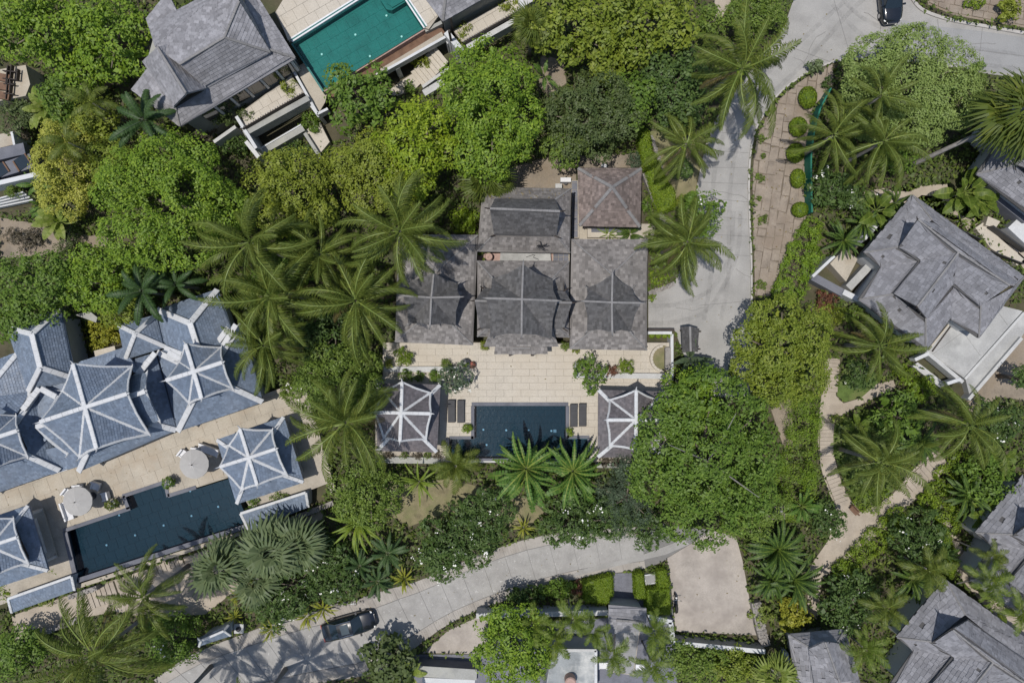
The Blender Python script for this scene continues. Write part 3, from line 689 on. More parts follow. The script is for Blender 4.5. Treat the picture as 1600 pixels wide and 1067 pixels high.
# right-hand road with the junction at its head
ROAD_L = smooth_line([(1262, -60), (1240, 0), (1218, 55), (1172, 112), (1130, 170), (1108, 215), (1096, 262), (1089, 300), (1086, 345), (1075, 395), (1055, 440)], 5)
ROAD_R = smooth_line([(1175, 620), (1175, 560), (1175, 500), (1174, 400), (1171, 330), (1171, 262), (1178, 212), (1191, 183), (1214, 150), (1242, 126), (1277, 106), (1330, 92), (1420, 96), (1500, 106), (1545, 116), (1640, 126)], 5)
road_poly = ROAD_L+[(1013, 455), (1013, 515), (1055, 515), (1068, 555), (1096, 590), (1100, 620)]+ROAD_R
TOP_K = [(1420, -12), (1440, 14), (1482, 30), (1540, 41), (1660, 62)]
road_poly += [(1660, 62)]+list(reversed(smooth_line(TOP_K[:-1], 5)))+[(1420, -60)]
sheet('road', road_poly, 0.012, M['concrete'])
sheet('asphalt_patch', smooth_line([(1385, 20), (1405, 30), (1450, 40), (1540, 50), (1640, 66)], 4)+[(1640, 122), (1545, 112), (1440, 96), (1390, 70)], 0.017, M['asphalt'], False)
def kerb(line, z, h, wd, mat, name='kerb'):
    mb = MB(); pts = [P(a, b, z+h) for a, b in line]
    for i in range(len(pts)-1):
        a, b = pts[i], pts[i+1]; d = (b-a).normalized(); s = Vector((d.y, -d.x, 0))*wd/2
        mb.prism([a+s-d*0.01, b+s+d*0.01, b-s+d*0.01, a-s-d*0.01], z-0.03, z+h+0.0005*(i % 2))
    return struct(name, mb, mat)
kerb(ROAD_R[:-10], 0.0, 0.14, 0.16, M['kerb']); kerb(smooth_line(TOP_K, 5), 0.0, 0.14, 0.28, M['kerb'])
kerb(ROAD_L[18:], 0.0, 0.13, 0.14, M['ribbed'])
def clip_rect(poly, x0, y0, x1, y1):
    def cl(ps, f, ic):
        o = []
        for i in range(len(ps)):
            a, b = ps[i-1], ps[i]; fa, fb = f(a), f(b)
            if fb >= 0:
                if fa < 0: o.append(ic(a, b, fa, fb))
                o.append(b)
            elif fa >= 0: o.append(ic(a, b, fa, fb))
        return o
    ic = lambda a, b, fa, fb: (a[0]+(b[0]-a[0])*fa/(fa-fb), a[1]+(b[1]-a[1])*fa/(fa-fb))
    for f in (lambda p: p[0]-x0, lambda p: x1-p[0], lambda p: p[1]-y0, lambda p: y1-p[1]):
        if not poly: return poly
        poly = cl(poly, f, ic)
    return poly
def parea(p): return 0.5*abs(sum(p[i-1][0]*p[i][1]-p[i][0]*p[i-1][1] for i in range(len(p)))) if len(p) > 2 else 0
def pave(parent, poly_px, z, w_, h_, ang, mat, gap=0.018, thick=0.05, name='paver', stagger=0.5, jit=0.0, pix=True, limit=298, holes=()):
    """lays separate pavers over a polygon; whole ones share one mesh."""
    rg = random.Random(int(w_*100+z*10+len(poly_px))); W = PP(poly_px, z) if pix else poly_px; off = root_off(parent); ca, sa = math.cos(ang), math.sin(ang)
    Q = [(p.x*ca+p.y*sa, -p.x*sa+p.y*ca) for p in W]; x0, x1 = min(a for a, b in Q), max(a for a, b in Q); y0, y1 = min(b for a, b in Q), max(b for a, b in Q)
    whole = None; count = 0; r = 0; y = y0
    while y < y1:
        x = x0-w_*(stagger*(r % 2))-(rg.random()*w_*jit)
        while x < x1:
            ww = w_*(1+jit*(rg.random()-0.5)); q = clip_rect(Q, x+gap/2, y+gap/2, x+ww-gap/2, y+h_-gap/2); a = parea(q); x += ww
            if a < 0.03 or count >= limit: continue
            cx = sum(p[0] for p in q)/len(q); cy = sum(p[1] for p in q)/len(q); wx, wy = cx*ca-cy*sa, cx*sa+cy*ca
            if holes and any(inside(800+wx/K(z), 533.5-wy/K(z), hh) for hh in holes): continue
            full = jit == 0 and abs(a-(w_-gap)*(h_-gap)) < 1e-4
            if full and whole: me = whole
            else:
                mb = MB(); dz = rg.uniform(-0.004, 0.004); bev = min(0.012, gap*0.6)
                pts = [(p[0]-cx+rg.uniform(-.09, .09)*jit, p[1]-cy+rg.uniform(-.07, .07)*jit) for p in q]; m = len(pts)
                if sum(pts[i-1][0]*pts[i][1]-pts[i][0]*pts[i-1][1] for i in range(m)) < 0: pts.reverse()
                rot = lambda a_, b_: (a_*ca-b_*sa, a_*sa+b_*ca)
                mb.v = [rot(*p)+(-thick,) for p in pts]+[rot(*p)+(-bev,) for p in pts]+[rot(p[0]*(1-bev*2/max(.2, w_)), p[1]*(1-bev*2/max(.2, h_)))+(dz,) for p in pts]
                mb.f = [tuple(range(2*m, 3*m))]+[(k*m+i, k*m+(i+1) % m, (k+1)*m+(i+1) % m, (k+1)*m+i) for k in (0, 1) for i in range(m)]
                me = bpy.data.meshes.new(name); me.from_pydata(mb.v, [], mb.f); me.materials.append(mat)
                if full: whole = me
            o = bpy.data.objects.new(name, me); col.objects.link(o); o.parent = parent; o.location = (wx-off.x, wy-off.y, z-off.z+(rg.uniform(-0.03, 0.035) if jit else 0)); o.rotation_euler = (rg.uniform(-.02, .02)*jit, rg.uniform(-.02, .02)*jit, rg.uniform(-.05, .05)*jit); count += 1
        y += h_; r += 1
    return count
road = bpy.data.objects['road']; rg = random.Random(8)
for i in range(24, 50, 3):                             # expansion joints across the road
    a = ROAD_L[min(i, len(ROAD_L)-1)]; b = min(ROAD_R, key=lambda q: abs(q[1]-a[1]-6))
    if a[1] < 130: continue
    A, B = P(*a, 0.016), P(*b, 0.016); d = (B-A).normalized(); s_ = Vector((d.y, -d.x, 0))*0.018; MB().poly([A+s_, B+s_, B-s_, A-s_]).build('joint', M['asphalt_joint'], road)
for a, b in (((1225, 70), (1300, 98)), ((1300, -10), (1330, 92)), ((1380, -10), (1372, 96)), ((1060, 480), (1174, 470)), ((1465, 30), (1472, 104)), ((1535, 44), (1528, 112)), ((1400, 62), (1600, 88))):
    A, B = P(*a, 0.021), P(*b, 0.021); d = (B-A).normalized(); s_ = Vector((d.y, -d.x, 0))*0.02; MB().poly([A+s_, B+s_, B-s_, A-s_]).build('joint', M['asphalt_joint'], road)
def ribbon(name, line, wd, z, mat, parent):
    W = [P(a, b, z) for a, b in line]; mb = MB()
    for i in range(len(W)-1):
        d0 = (W[min(i+1, len(W)-1)]-W[max(i-1, 0)]).normalized(); d1 = (W[min(i+2, len(W)-1)]-W[i]).normalized(); s0, s1 = Vector((d0.y, -d0.x, 0))*wd/2, Vector((d1.y, -d1.x, 0))*wd/2
        mb.poly([W[i]+s0, W[i+1]+s1, W[i+1]-s1, W[i]-s0])
    return mb.build(name, mat, parent)
for dx in (0, 27):
    ribbon('tyre_mark', smooth_line([(1345+dx, -20), (1300+dx, 20), (1240+dx, 75+dx*.5), (1185+dx*.8, 130+dx*.6), (1140+dx, 190), (1118+dx, 260), (1112+dx, 340), (1112+dx, 420), (1100+dx, 500)], 6), 0.42, 0.026, M['tyre'], road)
    ribbon('tyre_mark', smooth_line([(1300, -20+dx), (1350, 30+dx), (1420, 55+dx), (1500, 72+dx*.9), (1620, 90+dx*.8)], 6), 0.4, 0.0285, M['tyre'], road)
    ribbon('tyre_mark', smooth_line([(1010, 478+dx), (1060, 475+dx), (1110, 452+dx), (1140+dx*.4, 400), (1146+dx*.4, 330)], 6), 0.4, 0.034+0.001*dx, M['tyre'], road)
rg = random.Random(21)
for x, y, a, l in ((1120, 300, .3, 60), (1150, 420, 1.2, 50), (1290, 50, 2.2, 70), (1350, 20, .6, 60), (1240, 90, .2, 50), (1100, 480, 2.6, 60), (1500, 80, .1, 60)):
    pts = [(x, y)]
    for k in range(9): a += rg.uniform(-.5, .5); pts.append((pts[-1][0]+math.cos(a)*l/9, pts[-1][1]+math.sin(a)*l/9))
    ribbon('crack', pts, 0.035, 0.0305+rg.random()*0.002, M['asphalt_joint'], road)
# driveway to the parking court: faint lengthwise score lines come from its own strips
dw = sheet('driveway', [(1013, 456), (1055, 441), (1172, 400), (1172, 520), (1140, 560), (1068, 552), (1054, 516), (1013, 516)], 0.018, M['concrete'], False)
pave(dw, [(1014, 457), (1054, 443), (1092, 432), (1092, 516), (1014, 515)], 0.03, 0.62, 2.4, 0, M['concrete'], 0.012, 0.02, 'concrete_strip', 0.5)
# stone bank beside the road
bank = [(1276, 112), (1300, 100), (1302, 135), (1272, 165), (1262, 215), (1254, 290), (1262, 335), (1238, 378), (1216, 430), (1203, 462), (1180, 462), (1178, 400), (1176, 330), (1176, 264), (1183, 214), (1196, 186), (1218, 154), (1246, 131)]
bk = sheet('stone_bank', bank, 0.05, M['bank_joint'])
pave(bk, bank, 0.10, 1.35, 0.80, R(81), M['slab'], 0.05, 0.09, 'slab', 0.4, 0.9)
# path with steps through the garden
path = smooth_line([(1292, 560), (1286, 600), (1281, 640), (1278, 690), (1283, 730), (1294, 765), (1308, 800)], 4)+[(1290, 850), (1262, 890), (1268, 960), (1276, 968), (1284, 905), (1330, 868)]+[(1384, 826), (1430, 780), (1454, 758), (1486, 724), (1460, 704), (1425, 735), (1395, 772), (1368, 790), (1345, 800), (1328, 780), (1312, 745), (1300, 700), (1304, 660), (1330, 640), (1360, 625), (1400, 606), (1396, 594), (1370, 600), (1345, 622), (1318, 630), (1306, 618), (1306, 590), (1312, 560)]
pth = sheet('garden_path', path, 0.02, M['path'])
def steps(parent, a, b, wd, n, z, name='step', mat=None, rise=0.0, gap=0.06):
    A, B = P(*a, z), P(*b, z); d = (B-A)/n; s = Vector((d.y, -d.x, 0)).normalized()*wd/2; bed = MB().prism([A+s*1.02-d*0.05, B+s*1.02, B-s*1.02, A-s*1.02-d*0.05], z-0.3, z-0.07).build('step_dark_sheet', M['soil'], parent) if not rise else None; off = root_off(parent); rg = random.Random(n)  # dark sheet put under the treads so the gaps read dark
    for i in range(n):
        p0 = A+d*i; p1 = A+d*(i+1)-d*gap; zz = z+rise*i+rg.uniform(0, 0.006)
        MB().prism([p0+s, p1+s, p1-s, p0-s], zz-0.14-rise, zz).build(name, mat or M['path'], parent)
steps(pth, (1301, 562), (1297, 612), 1.35, 9, 0.12); steps(pth, (1291, 660), (1292, 718), 1.25, 10, 0.12); steps(pth, (1300, 742), (1318, 790), 1.2, 8, 0.12)
steps(pth, (1420, 760), (1474, 712), 1.3, 9, 0.12); steps(pth, (1271, 905), (1270, 962), 1.0, 8, 0.12)
pth2 = sheet('villa_path', [(1342, 300), (1380, 296), (1420, 300), (1440, 290), (1480, 288), (1486, 310), (1500, 335), (1520, 350), (1560, 380), (1600, 420), (1640, 440), (1640, 380), (1600, 392), (1545, 348), (1515, 352), (1480, 330), (1470, 308), (1440, 305), (1420, 320), (1376, 318)], 0.02, M['path'])
steps(pth2, (1332, 312), (1384, 304), 1.2, 5, 0.12); steps(pth2, (1506, 350), (1523, 340), 1.3, 3, 0.14); steps(pth2, (1545, 388), (1590, 400), 1.6, 5, 0.16)
# paved entrance, dry lawns and bare earth
sheet('gravel_court', [(1510, 630), (1530, 600), (1600, 520), (1660, 520), (1660, 640), (1600, 625), (1560, 620), (1530, 640), (1515, 652)], 0.016, M['earth'])
sheet('lawn', [(1010, 205), (1050, 205), (1100, 215), (1096, 262), (1088, 300), (1085, 345), (1060, 320), (1035, 270)], 0.014, M['lawn'])
sheet('dry_lawn', [(600, 760), (700, 748), (830, 780), (850, 800), (820, 830), (700, 800), (640, 822), (600, 800)], 0.014, M['lawn'])
sheet('verge', [(1308, 605), (1330, 560), (1380, 590), (1350, 620), (1320, 628), (1308, 618)], 0.016, M['grass'])
sheet('planted_bed', [(1304, 664), (1350, 640), (1400, 650), (1420, 700), (1395, 768), (1345, 796), (1318, 750), (1300, 700)], 0.016, M['grass'], False)
sheet('roadside_bank', [(1445, -30), (1450, 8), (1490, 24), (1545, 34), (1660, 54), (1660, -30)], 0.03, M['earth'])
rb = bpy.data.objects['roadside_bank']; pave(rb, [(1452, 4), (1480, -20), (1640, -20), (1640, 46), (1545, 30), (1490, 20)], 0.1, 1.1, 0.7, R(-12), M['slab'], 0.06, 0.1, 'slab', 0.4, 0.4)
sheet('yard', [(860, 245), (1000, 240), (1000, 262), (900, 262), (900, 300), (750, 296), (748, 275)], 0.02, M['earth'])
sheet('hillside_clearing', [(845, 85), (880, 95), (885, 130), (860, 150), (842, 135)], 0.02, M['earth'])
sheet('dry_clearing', [(0, 340), (60, 350), (120, 365), (170, 370), (165, 385), (110, 390), (60, 400), (0, 405)], 0.02, M['earth'])
sheet('dirt_track', [(1105, -40), (1140, -40), (1142, 5), (1120, 40), (1110, 38), (1118, 10)], 0.02, M['path'])
sheet('service_bank', [(1205, 640), (1235, 620), (1240, 690), (1225, 700)], 0.02, M['earth'])
# lower drive of concrete panels
LE = smooth_line([(240, 1062), (300, 1022), (380, 990), (460, 962), (545, 940), (600, 922), (660, 905), (760, 862), (850, 836), (960, 824), (1060, 822), (1110, 828)], 5)
RE = smooth_line([(300, 1110), (380, 1090), (470, 1072), (590, 1050), (640, 1018), (700, 975), (765, 946), (850, 918), (930, 898), (1000, 890), (1045, 872), (1100, 842)], 5)
drv = sheet('lower_drive', LE+list(reversed(RE)), 0.015, M['asphalt_joint'])
def along(line, n):
    L = [0]
    for i in range(len(line)-1): L.append(L[-1]+math.dist(line[i], line[i+1]))
    o = []
    for k in range(n+1):
        t = L[-1]*k/n; i = max(j for j in range(len(L)) if L[j] <= t+1e-6); i = min(i, len(line)-2); f = (t-L[i])/max(1e-6, L[i+1]-L[i]); o.append((lerp(line[i][0], line[i+1][0], f), lerp(line[i][1], line[i+1][1], f)))
    return o
np_ = 25; A_, B_ = along(LE, np_), along(RE, np_); rg = random.Random(3)
for i in range(np_-3):
    q = [A_[i], A_[i+1], B_[i+1], B_[i]]; c = (sum(a for a, b in q)/4, sum(b for a, b in q)/4)
    for (t0, t1, nm, mt) in ((0, 0.20, 'ribbed_edge', 'ribbed'), (0.20, 0.82, 'concrete_panel', 'panel'), (0.82, 1.0, 'ribbed_edge', 'ribbed')):
        f = lambda a, b, t: (lerp(a[0], b[0], t), lerp(a[1], b[1], t))
        g4 = [f(A_[i], B_[i], t0), f(A_[i+1], B_[i+1], t0), f(A_[i+1], B_[i+1], t1), f(A_[i], B_[i], t1)]; cc = (sum(a for a, b in g4)/4, sum(b for a, b in g4)/4)
        g4 = [(a+(cc[0]-a)*0.012, b+(cc[1]-b)*0.03) for a, b in g4]; z = 0.045+rg.uniform(-0.004, 0.004)
        MB().prism(PP(g4, z), 0.0, z).build(nm, M[mt], drv)
        if nm == 'ribbed_edge' and 380 < cc[0] < 820:
            mb = MB(); W4 = PP(g4, z)
            for k in range(9):
                t = (k+0.5)/9; a, b = W4[0].lerp(W4[1], t), W4[3].lerp(W4[2], t); d = (W4[1]-W4[0])*0.028; mb.prism([a-d, a+d, b+d, b-d], z-0.01, z+0.014)
            mb.build('rib', M[mt], drv, kind='stuff')
pd = sheet('parking_pad', [(1042, 872), (1085, 846), (1112, 828), (1150, 838), (1160, 875), (1170, 930), (1182, 992), (1056, 986), (1050, 930), (1047, 900)], 0.075, M['pad'], True, 0.1)
sheet('turning_strip', [(890, 902), (960, 885), (1040, 866), (1078, 850), (1068, 842), (1000, 868), (905, 890)], 0.052, M['concrete'], False)
sheet('entry_floor', [(660, 1020), (700, 985), (765, 955), (760, 1022), (700, 1020)], 0.03, M['pad'])
sheet('court', [(955, 895), (1045, 895), (1055, 990), (1060, 1100), (640, 1100), (640, 1022), (760, 1022), (800, 975), (950, 965)], 0.02, M['slate_tile'])

# ------------------------------------------------------------------ pools, decks, furniture builders
def pool(name, poly, z, depth, label, watermat, basinmat, lights=(), tile=(0.62, 0.62, 0.0), group=None, wz=0.06):
    W = PP(poly, z); c = sum(W, Vector())/len(W); root = thing(name, (c.x, c.y, z-depth), label, 'swimming pool', group)
    mb = MB(); m = len(W)
    a = sum(W[i-1].x*W[i].y-W[i].x*W[i-1].y for i in range(m))
    if a < 0: W.reverse()
    mb.poly([(p.x, p.y, z-depth) for p in W])
    for i in range(m):
        p, q = W[i], W[(i+1) % m]; mb.poly([(q.x, q.y, z-depth), (p.x, p.y, z-depth), (p.x, p.y, z), (q.x, q.y, z)])
    b = mb.build('basin', basinmat, root)
    pave(root, [(800+p.x/K(z-depth+.02), 533.5-p.y/K(z-depth+.02)) for p in W], z-depth+0.02, tile[0], tile[1], tile[2], basinmat, 0.012, 0.015, 'tile', 0.5)
    MB().poly([(p.x, p.y, z-wz) for p in W]).build('water', watermat, root)
    for lx, ly in lights:
        q = P(lx, ly, z-0.25); MB().lathe((q.x, q.y, z-depth+0.03), [(0.10, 0), (0.10, 0.08), (0.06, 0.11)], 10).build('pool_light', M['lamp_white'], root)
    return root
def ring(parent, outer, inner_w, z, h, mat, name='coping', segs=None):
    W = PP(outer, z+h); m = len(W)
    for i in range(m):
        if segs is not None and i not in segs: continue
        a, b = W[i], W[(i+1) % m]; d = (b-a).normalized(); s = Vector((-d.y, d.x, 0))
        MB().prism([a, b, b+s*inner_w, a+s*inner_w], z-0.3, z+h+0.001*(i % 3)).build(name, mat, parent)
def bar(parent, a, b, z, h, wd, mat, name='wall', z0=None):
    A, B = P(*a, z+h), P(*b, z+h); d = (B-A).normalized(); s = Vector((d.y, -d.x, 0))*wd/2
    return MB().prism([A+s, B+s, B-s, A-s], z if z0 is None else z0, z+h).build(name, mat, parent)
def wall_thing(name, a, b, z, h, wd, mat, label, capm=None, cat='wall', group=None):
    A, B = P(*a, z+h), P(*b, z+h); c = (A+B)/2; r = thing(name, (c.x, c.y, z), label, cat, group)
    bar(r, a, b, z, h-0.06, wd, mat, 'masonry'); d = (B-A).normalized(); s = Vector((d.y, -d.x, 0))*(wd/2+0.03)
    MB().prism([A+s, B+s, B-s, A-s], z+h-0.06, z+h).build('capping', capm or mat, r); return r
def stone_wall(line, z, h, wd, label, n, name='stone_wall'):
    W = [P(a, b, z+h) for a, b in line]; c = sum(W, Vector())/len(W); r = thing(name, (c.x, c.y, z), label, 'wall'); rg = random.Random(n); mb = MB()
    for i in range(len(W)-1):
        a, b = W[i], W[i+1]; d = (b-a).normalized(); s = Vector((d.y, -d.x, 0))*wd/2; mb.prism([a+s*.9, b+s*.9, b-s*.9, a-s*.9], z, z+h*0.9)
    mb.build('core', M['rock'], r)
    for k in range(n):
        i = rg.randrange(len(W)-1); a, b = W[i], W[i+1]; p = a.lerp(b, rg.random()); d = (b-a).normalized(); s = Vector((d.y, -d.x, 0))
        p = p+s*wd*rg.uniform(-0.45, 0.45); sz = rg.uniform(0.16, 0.34); m2 = MB(); ns = 6
        m2.lathe((p.x, p.y, z+h*0.9-0.05), [(sz*0.5, 0), (sz*0.55, 0.08), (sz*0.33, 0.14+rg.random()*0.07)], ns)
        m2.v = [(x+rg.uniform(-.03, .03), y+rg.uniform(-.03, .03), zz) for x, y, zz in m2.v]; m2.build('stone', M['rock'], r)
    return r
def lounger(px, py, z, rz, label):
    c = P(px, py, z+0.35); r = thing('sun_lounger', (c.x, c.y, z), label, 'sun lounger', 'charcoal loungers by the central pool', rz); r.rotation_euler = (0, 0, 0)
    MB().box((c.x, c.y-0.02, z+0.24), (0.66, 2.05, 0.10)).build('frame', M['darkwood'], r)
    MB().box((c.x, c.y-0.28, z+0.35), (0.62, 1.40, 0.12)).build('seat_pad', M['charcoal'], r)
    mb = MB(); y0, y1 = c.y+0.43, c.y+1.02; x0, x1 = c.x-0.31, c.x+0.31
    mb.v = [(x0, y0, z+0.30), (x1, y0, z+0.30), (x1, y1, z+0.42), (x0, y1, z+0.42), (x0, y0, z+0.42), (x1, y0, z+0.42), (x1, y1-0.03, z+0.55), (x0, y1-0.03, z+0.55)]
    mb.f = [(0, 3, 2, 1), (4, 5, 6, 7), (0, 1, 5, 4), (1, 2, 6, 5), (2, 3, 7, 6), (3, 0, 4, 7)]; mb.mi = [0]*6; mb.build('backrest', M['charcoal'], r)
    for sx in (-1, 1):
        for sy in (-0.9, 0.85): MB().box((c.x+sx*0.28, c.y+sy, z+0.095), (0.06, 0.06, 0.19)).build('leg', M['darkwood'], r)
    return r
def parasol(px, py, z, h, rad, label):
    c = P(px, py, z+h); r = thing('parasol', (c.x, c.y, z), label, 'parasol', 'beige parasols on the long terrace')
    n = 8
    for i in range(n):
        a0, a1 = 2*math.pi*(i+0.3)/n, 2*math.pi*(i+1.3)/n; p = lambda a, q, dz: (c.x+math.cos(a)*rad*q, c.y+math.sin(a)*rad*q, z+h+dz)
        mb = MB(); am = (a0+a1)/2
        mb.v = [p(a0, 0.02, 0.42), p(a0, 0.5, 0.22), p(a1, 0.5, 0.22), p(a0, 1, -0.03), p(a1, 1, -0.03), p(a0, 1, -0.17), p(a1, 1, -0.17), p(am, 0.5, 0.19), p(am, 0.985, -0.05), p(am, 0.985, -0.18)]
        mb.f = [(0, 1, 7), (0, 7, 2), (1, 3, 8, 7), (7, 8, 4, 2), (3, 5, 9, 8), (8, 9, 6, 4)]; mb.mi = [0]*6; mb.build('canopy_panel', M['canvas'], r)
        MB().tube([p(a0, 0.03, 0.36), p(a0, 0.97, -0.06)], 0.014, 4).build('rib', M['iron'], r)
    MB().tube([(c.x, c.y, z+0.05), (c.x, c.y, z+h+0.5)], 0.03, 8).build('pole', M['iron'], r); MB().lathe((c.x, c.y, z+h+0.42), [(0.05, 0), (0.06, 0.05), (0.02, 0.12)], 8).build('cap', M['iron'], r)
    MB().lathe((c.x, c.y, z), [(0.34, 0), (0.34, 0.05), (0.08, 0.09)], 14).build('base', M['iron'], r); return r
def armchair(px, py, z, rz, label, wd=0.75, name='armchair', cat='chair', group=None):
    c = P(px, py, z+0.5); r = thing(name, (c.x, c.y, z), label, cat, group); ca, sa = math.cos(rz), math.sin(rz)
    def b(nm, x, y, zz, d, m): MB().box((c.x+x*ca-y*sa, c.y+x*sa+y*ca, z+zz), d, rz).build(nm, m, r)
    b('seat', 0, 0.02, 0.22, (wd, 0.68, 0.16), M['render']); b('cushion', 0, -0.02, 0.36, (wd-0.12, 0.56, 0.12), M['cushion']); b('backrest', 0, 0.33, 0.50, (wd, 0.14, 0.48), M['cushion'])
    for s in (-1, 1):
        b('armrest', s*(wd/2-0.05), -0.02, 0.40, (0.10, 0.62, 0.20), M['cushion'])
        for t in (-1, 1): b('leg', s*(wd/2-0.06), t*0.28, 0.07, (0.06, 0.06, 0.14), M['iron'])
    return r
def table(px, py, z, rad, label):
    c = P(px, py, z+0.7); r = thing('round_table', (c.x, c.y, z), label, 'table'); MB().lathe((c.x, c.y, z+0.68), [(rad, 0), (rad, 0.04)], 20).build('tabletop', M['cushion'], r)
    MB().lathe((c.x, c.y, z), [(0.25, 0), (0.22, 0.04), (0.05, 0.08), (0.05, 0.68)], 12).build('pedestal', M['iron'], r); return r
def pot(px, py, z, rad, h, mat, plantmat, label, leaf=0.16, prpx=None, ph=0.7):
    c = P(px, py, z+h); r = thing('potted_plant', (c.x, c.y, z), label, 'potted plant')
    MB().lathe((c.x, c.y, z), [(rad*0.7, 0), (rad, h*0.7), (rad*0.95, h), (rad*1.05, h+0.03)], 14).build('pot', M[mat], r, True); rng = np.random.default_rng(int(px+py))
    q = (prpx or 10)*K(z+h); Q, _ = crown_quads([(0, 0, h+ph*0.5, q, q, ph*0.55)], leaf, rng, 0.2, 1.1, 0.5, 0.4); link_mesh('foliage', quads_mesh('foliage', Q, [M[plantmat]]), r); return r
# ------------------------------------------------------------------ central dark shingled house
ZD = 0.9
TS = (0.31, 0.27, 0.032)
deck_poly = [(598, 535), (745, 535), (890, 535), (1013, 535), (1013, 510), (1052, 516), (1052, 600), (1044, 720), (586, 720), (586, 592), (600, 588)]
POOL_M = [(741, 634), (884, 634), (884, 685), (918, 685), (918, 716), (702, 716), (702, 686), (741, 686)]
deck = thing('pool_terrace', P(815, 590, 0), 'pale beige paved terrace between the dark shingled house and its pool', 'terrace')
mb = MB()
for q in ([(598, 535), (1052, 535), (1052, 634), (586, 634), (586, 592), (598, 588)], [(586, 634), (702, 634), (702, 722), (586, 722)], [(702, 634), (741, 634), (741, 686), (702, 686)], [(884, 634), (1046, 634), (1044, 722), (918, 722), (918, 686), (884, 686)], [(702, 716), (918, 716), (918, 722), (702, 722)]):
    mb.prism(PP(q, ZD-0.06), 0)
mb.build('base', M['grout'], deck); EXCL.append(deck_poly); EXCL.append([(1013, 500), (1055, 510), (1055, 620), (1013, 620)])
pave(deck, [(599, 536), (1050, 536), (1050, 630), (587, 630), (587, 593), (599, 589)], ZD, 1.55, 0.62, 0, M['paver'], 0.011, 0.06, 'paver', 0.5, limit=200)
pave(deck, [(687, 630), (737, 630), (737, 683), (698, 683), (698, 720), (687, 720)], ZD, 1.2, 0.62, 0, M['paver'], 0.011, 0.06, 'paver', 0.5)
pave(deck, [(888, 630), (934, 630), (934, 720), (922, 720), (922, 682), (888, 682)], ZD, 1.2, 0.62, 0, M['paver'], 0.011, 0.06, 'paver', 0.5)
pm = pool('swimming_pool', POOL_M, ZD+0.02, 0.82, 'dark rectangular pool between the two white ribbed pavilions', M['water_dark'], M['basin_dark'], [(755, 672), (791, 673), (826, 673), (862, 674), (760, 696)], wz=0.07)
ring(pm, [(741, 634), (884, 634), (884, 685), (918, 685), (918, 716), (702, 716), (702, 686), (741, 686)], 0.22, ZD, 0.035, M['coping'])
for a, b, ww in (((737, 631), (888, 631), 0.30), ((887, 634), (887, 684), 0.30), ((738, 634), (738, 686), 0.24), ((702, 683.5), (741, 683.5), 0.26), ((699, 684), (699, 718), 0.24), ((886, 682.5), (921, 682.5), 0.26), ((920.5, 684), (920.5, 718), 0.24)):
    bar(pm, a, b, ZD-0.2, 0.238, ww, M['coping'], 'coping')
bar(pm, (702, 720), (918, 720), 0, ZD-0.02, 0.3, M['render'], 'overflow_wall'); MB().box(tuple(P(867, 673, ZD-0.55)), (0.28, 0.28, 0.1)).build('drain_cover', M['cap_white'], pm)
h = thing('main_house', P(815, 420, 0), 'dark weathered shingle house with three pagoda roofs facing the central pool', 'house')
ZE, ZC, ZP = 3.7, 5.4, 8.0
walls(h, [(893, 376), (1012, 376), (1011, 546), (890, 546)], ZE, 0.3, M['stucco']); walls(h, [(622, 368), (746, 368), (739, 538), (617, 534)], ZE, 0.3, M['stucco'])
walls(h, [(745, 408), (890, 408), (880, 540), (752, 540)], ZE, 0.3, M['stucco']); walls(h, [(750, 292), (892, 295), (891, 395), (746, 393)], ZE, 0.3, M['stucco'])
EXCL += [[(615, 366), (746, 366), (748, 292), (893, 292), (893, 374), (1013, 374), (1013, 548), (616, 548)]]
E0 = lambda a, b, z=ZE: P(a, b, z)
def hipfaces(nw, ne, se, sw, r0, r1, vertical=True):      # r0/r1 ridge ends (north/south or west/east)
    return [[nw, ne, r0], [ne, se, r1, r0], [se, sw, r1], [sw, nw, r0, r1]] if vertical else [[nw, ne, r1, r0], [ne, se, r1], [se, sw, r0, r1], [sw, nw, r0]]
# east wing
nw, ne, se, sw = E0(893, 374), E0(1012, 374.5), E0(1011, 547), E0(890, 545); r0, r1 = E0(956, 429, 5.6), E0(956, 490, 5.6)
roof(h, hipfaces(nw, ne, se, sw, r0, r1), M['sh_main'], TS, [[nw, r0], [ne, r0], [se, r1], [sw, r1]], M['cap_grey'], seed=1, capw=0.075)
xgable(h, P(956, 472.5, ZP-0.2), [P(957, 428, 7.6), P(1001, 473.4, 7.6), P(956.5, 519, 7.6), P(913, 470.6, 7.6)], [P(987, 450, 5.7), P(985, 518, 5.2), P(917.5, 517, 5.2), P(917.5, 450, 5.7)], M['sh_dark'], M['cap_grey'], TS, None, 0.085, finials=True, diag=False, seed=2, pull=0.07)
# west wing
nw, ne, se, sw = E0(622, 367), E0(746.5, 367.5), E0(739, 539), E0(617, 534); r0, r1 = E0(683, 424, 5.6), E0(680, 482, 5.6)
roof(h, hipfaces(nw, ne, se, sw, r0, r1), M['sh_main'], TS, [[nw, r0], [ne, r0], [se, r1], [sw, r1]], M['cap_grey'], seed=3, capw=0.075)
xgable(h, P(674, 465, ZP), [P(678, 426, 7.8), P(719, 464, 7.8), P(672, 508, 7.6), P(630, 462, 7.8)], [P(716, 443, 5.7), P(712, 509, 5.2), P(638, 506, 5.2), P(641, 438, 5.7)], M['sh_dark'], M['cap_grey'], TS, None, 0.085, diag=False, seed=4, pull=0.07)
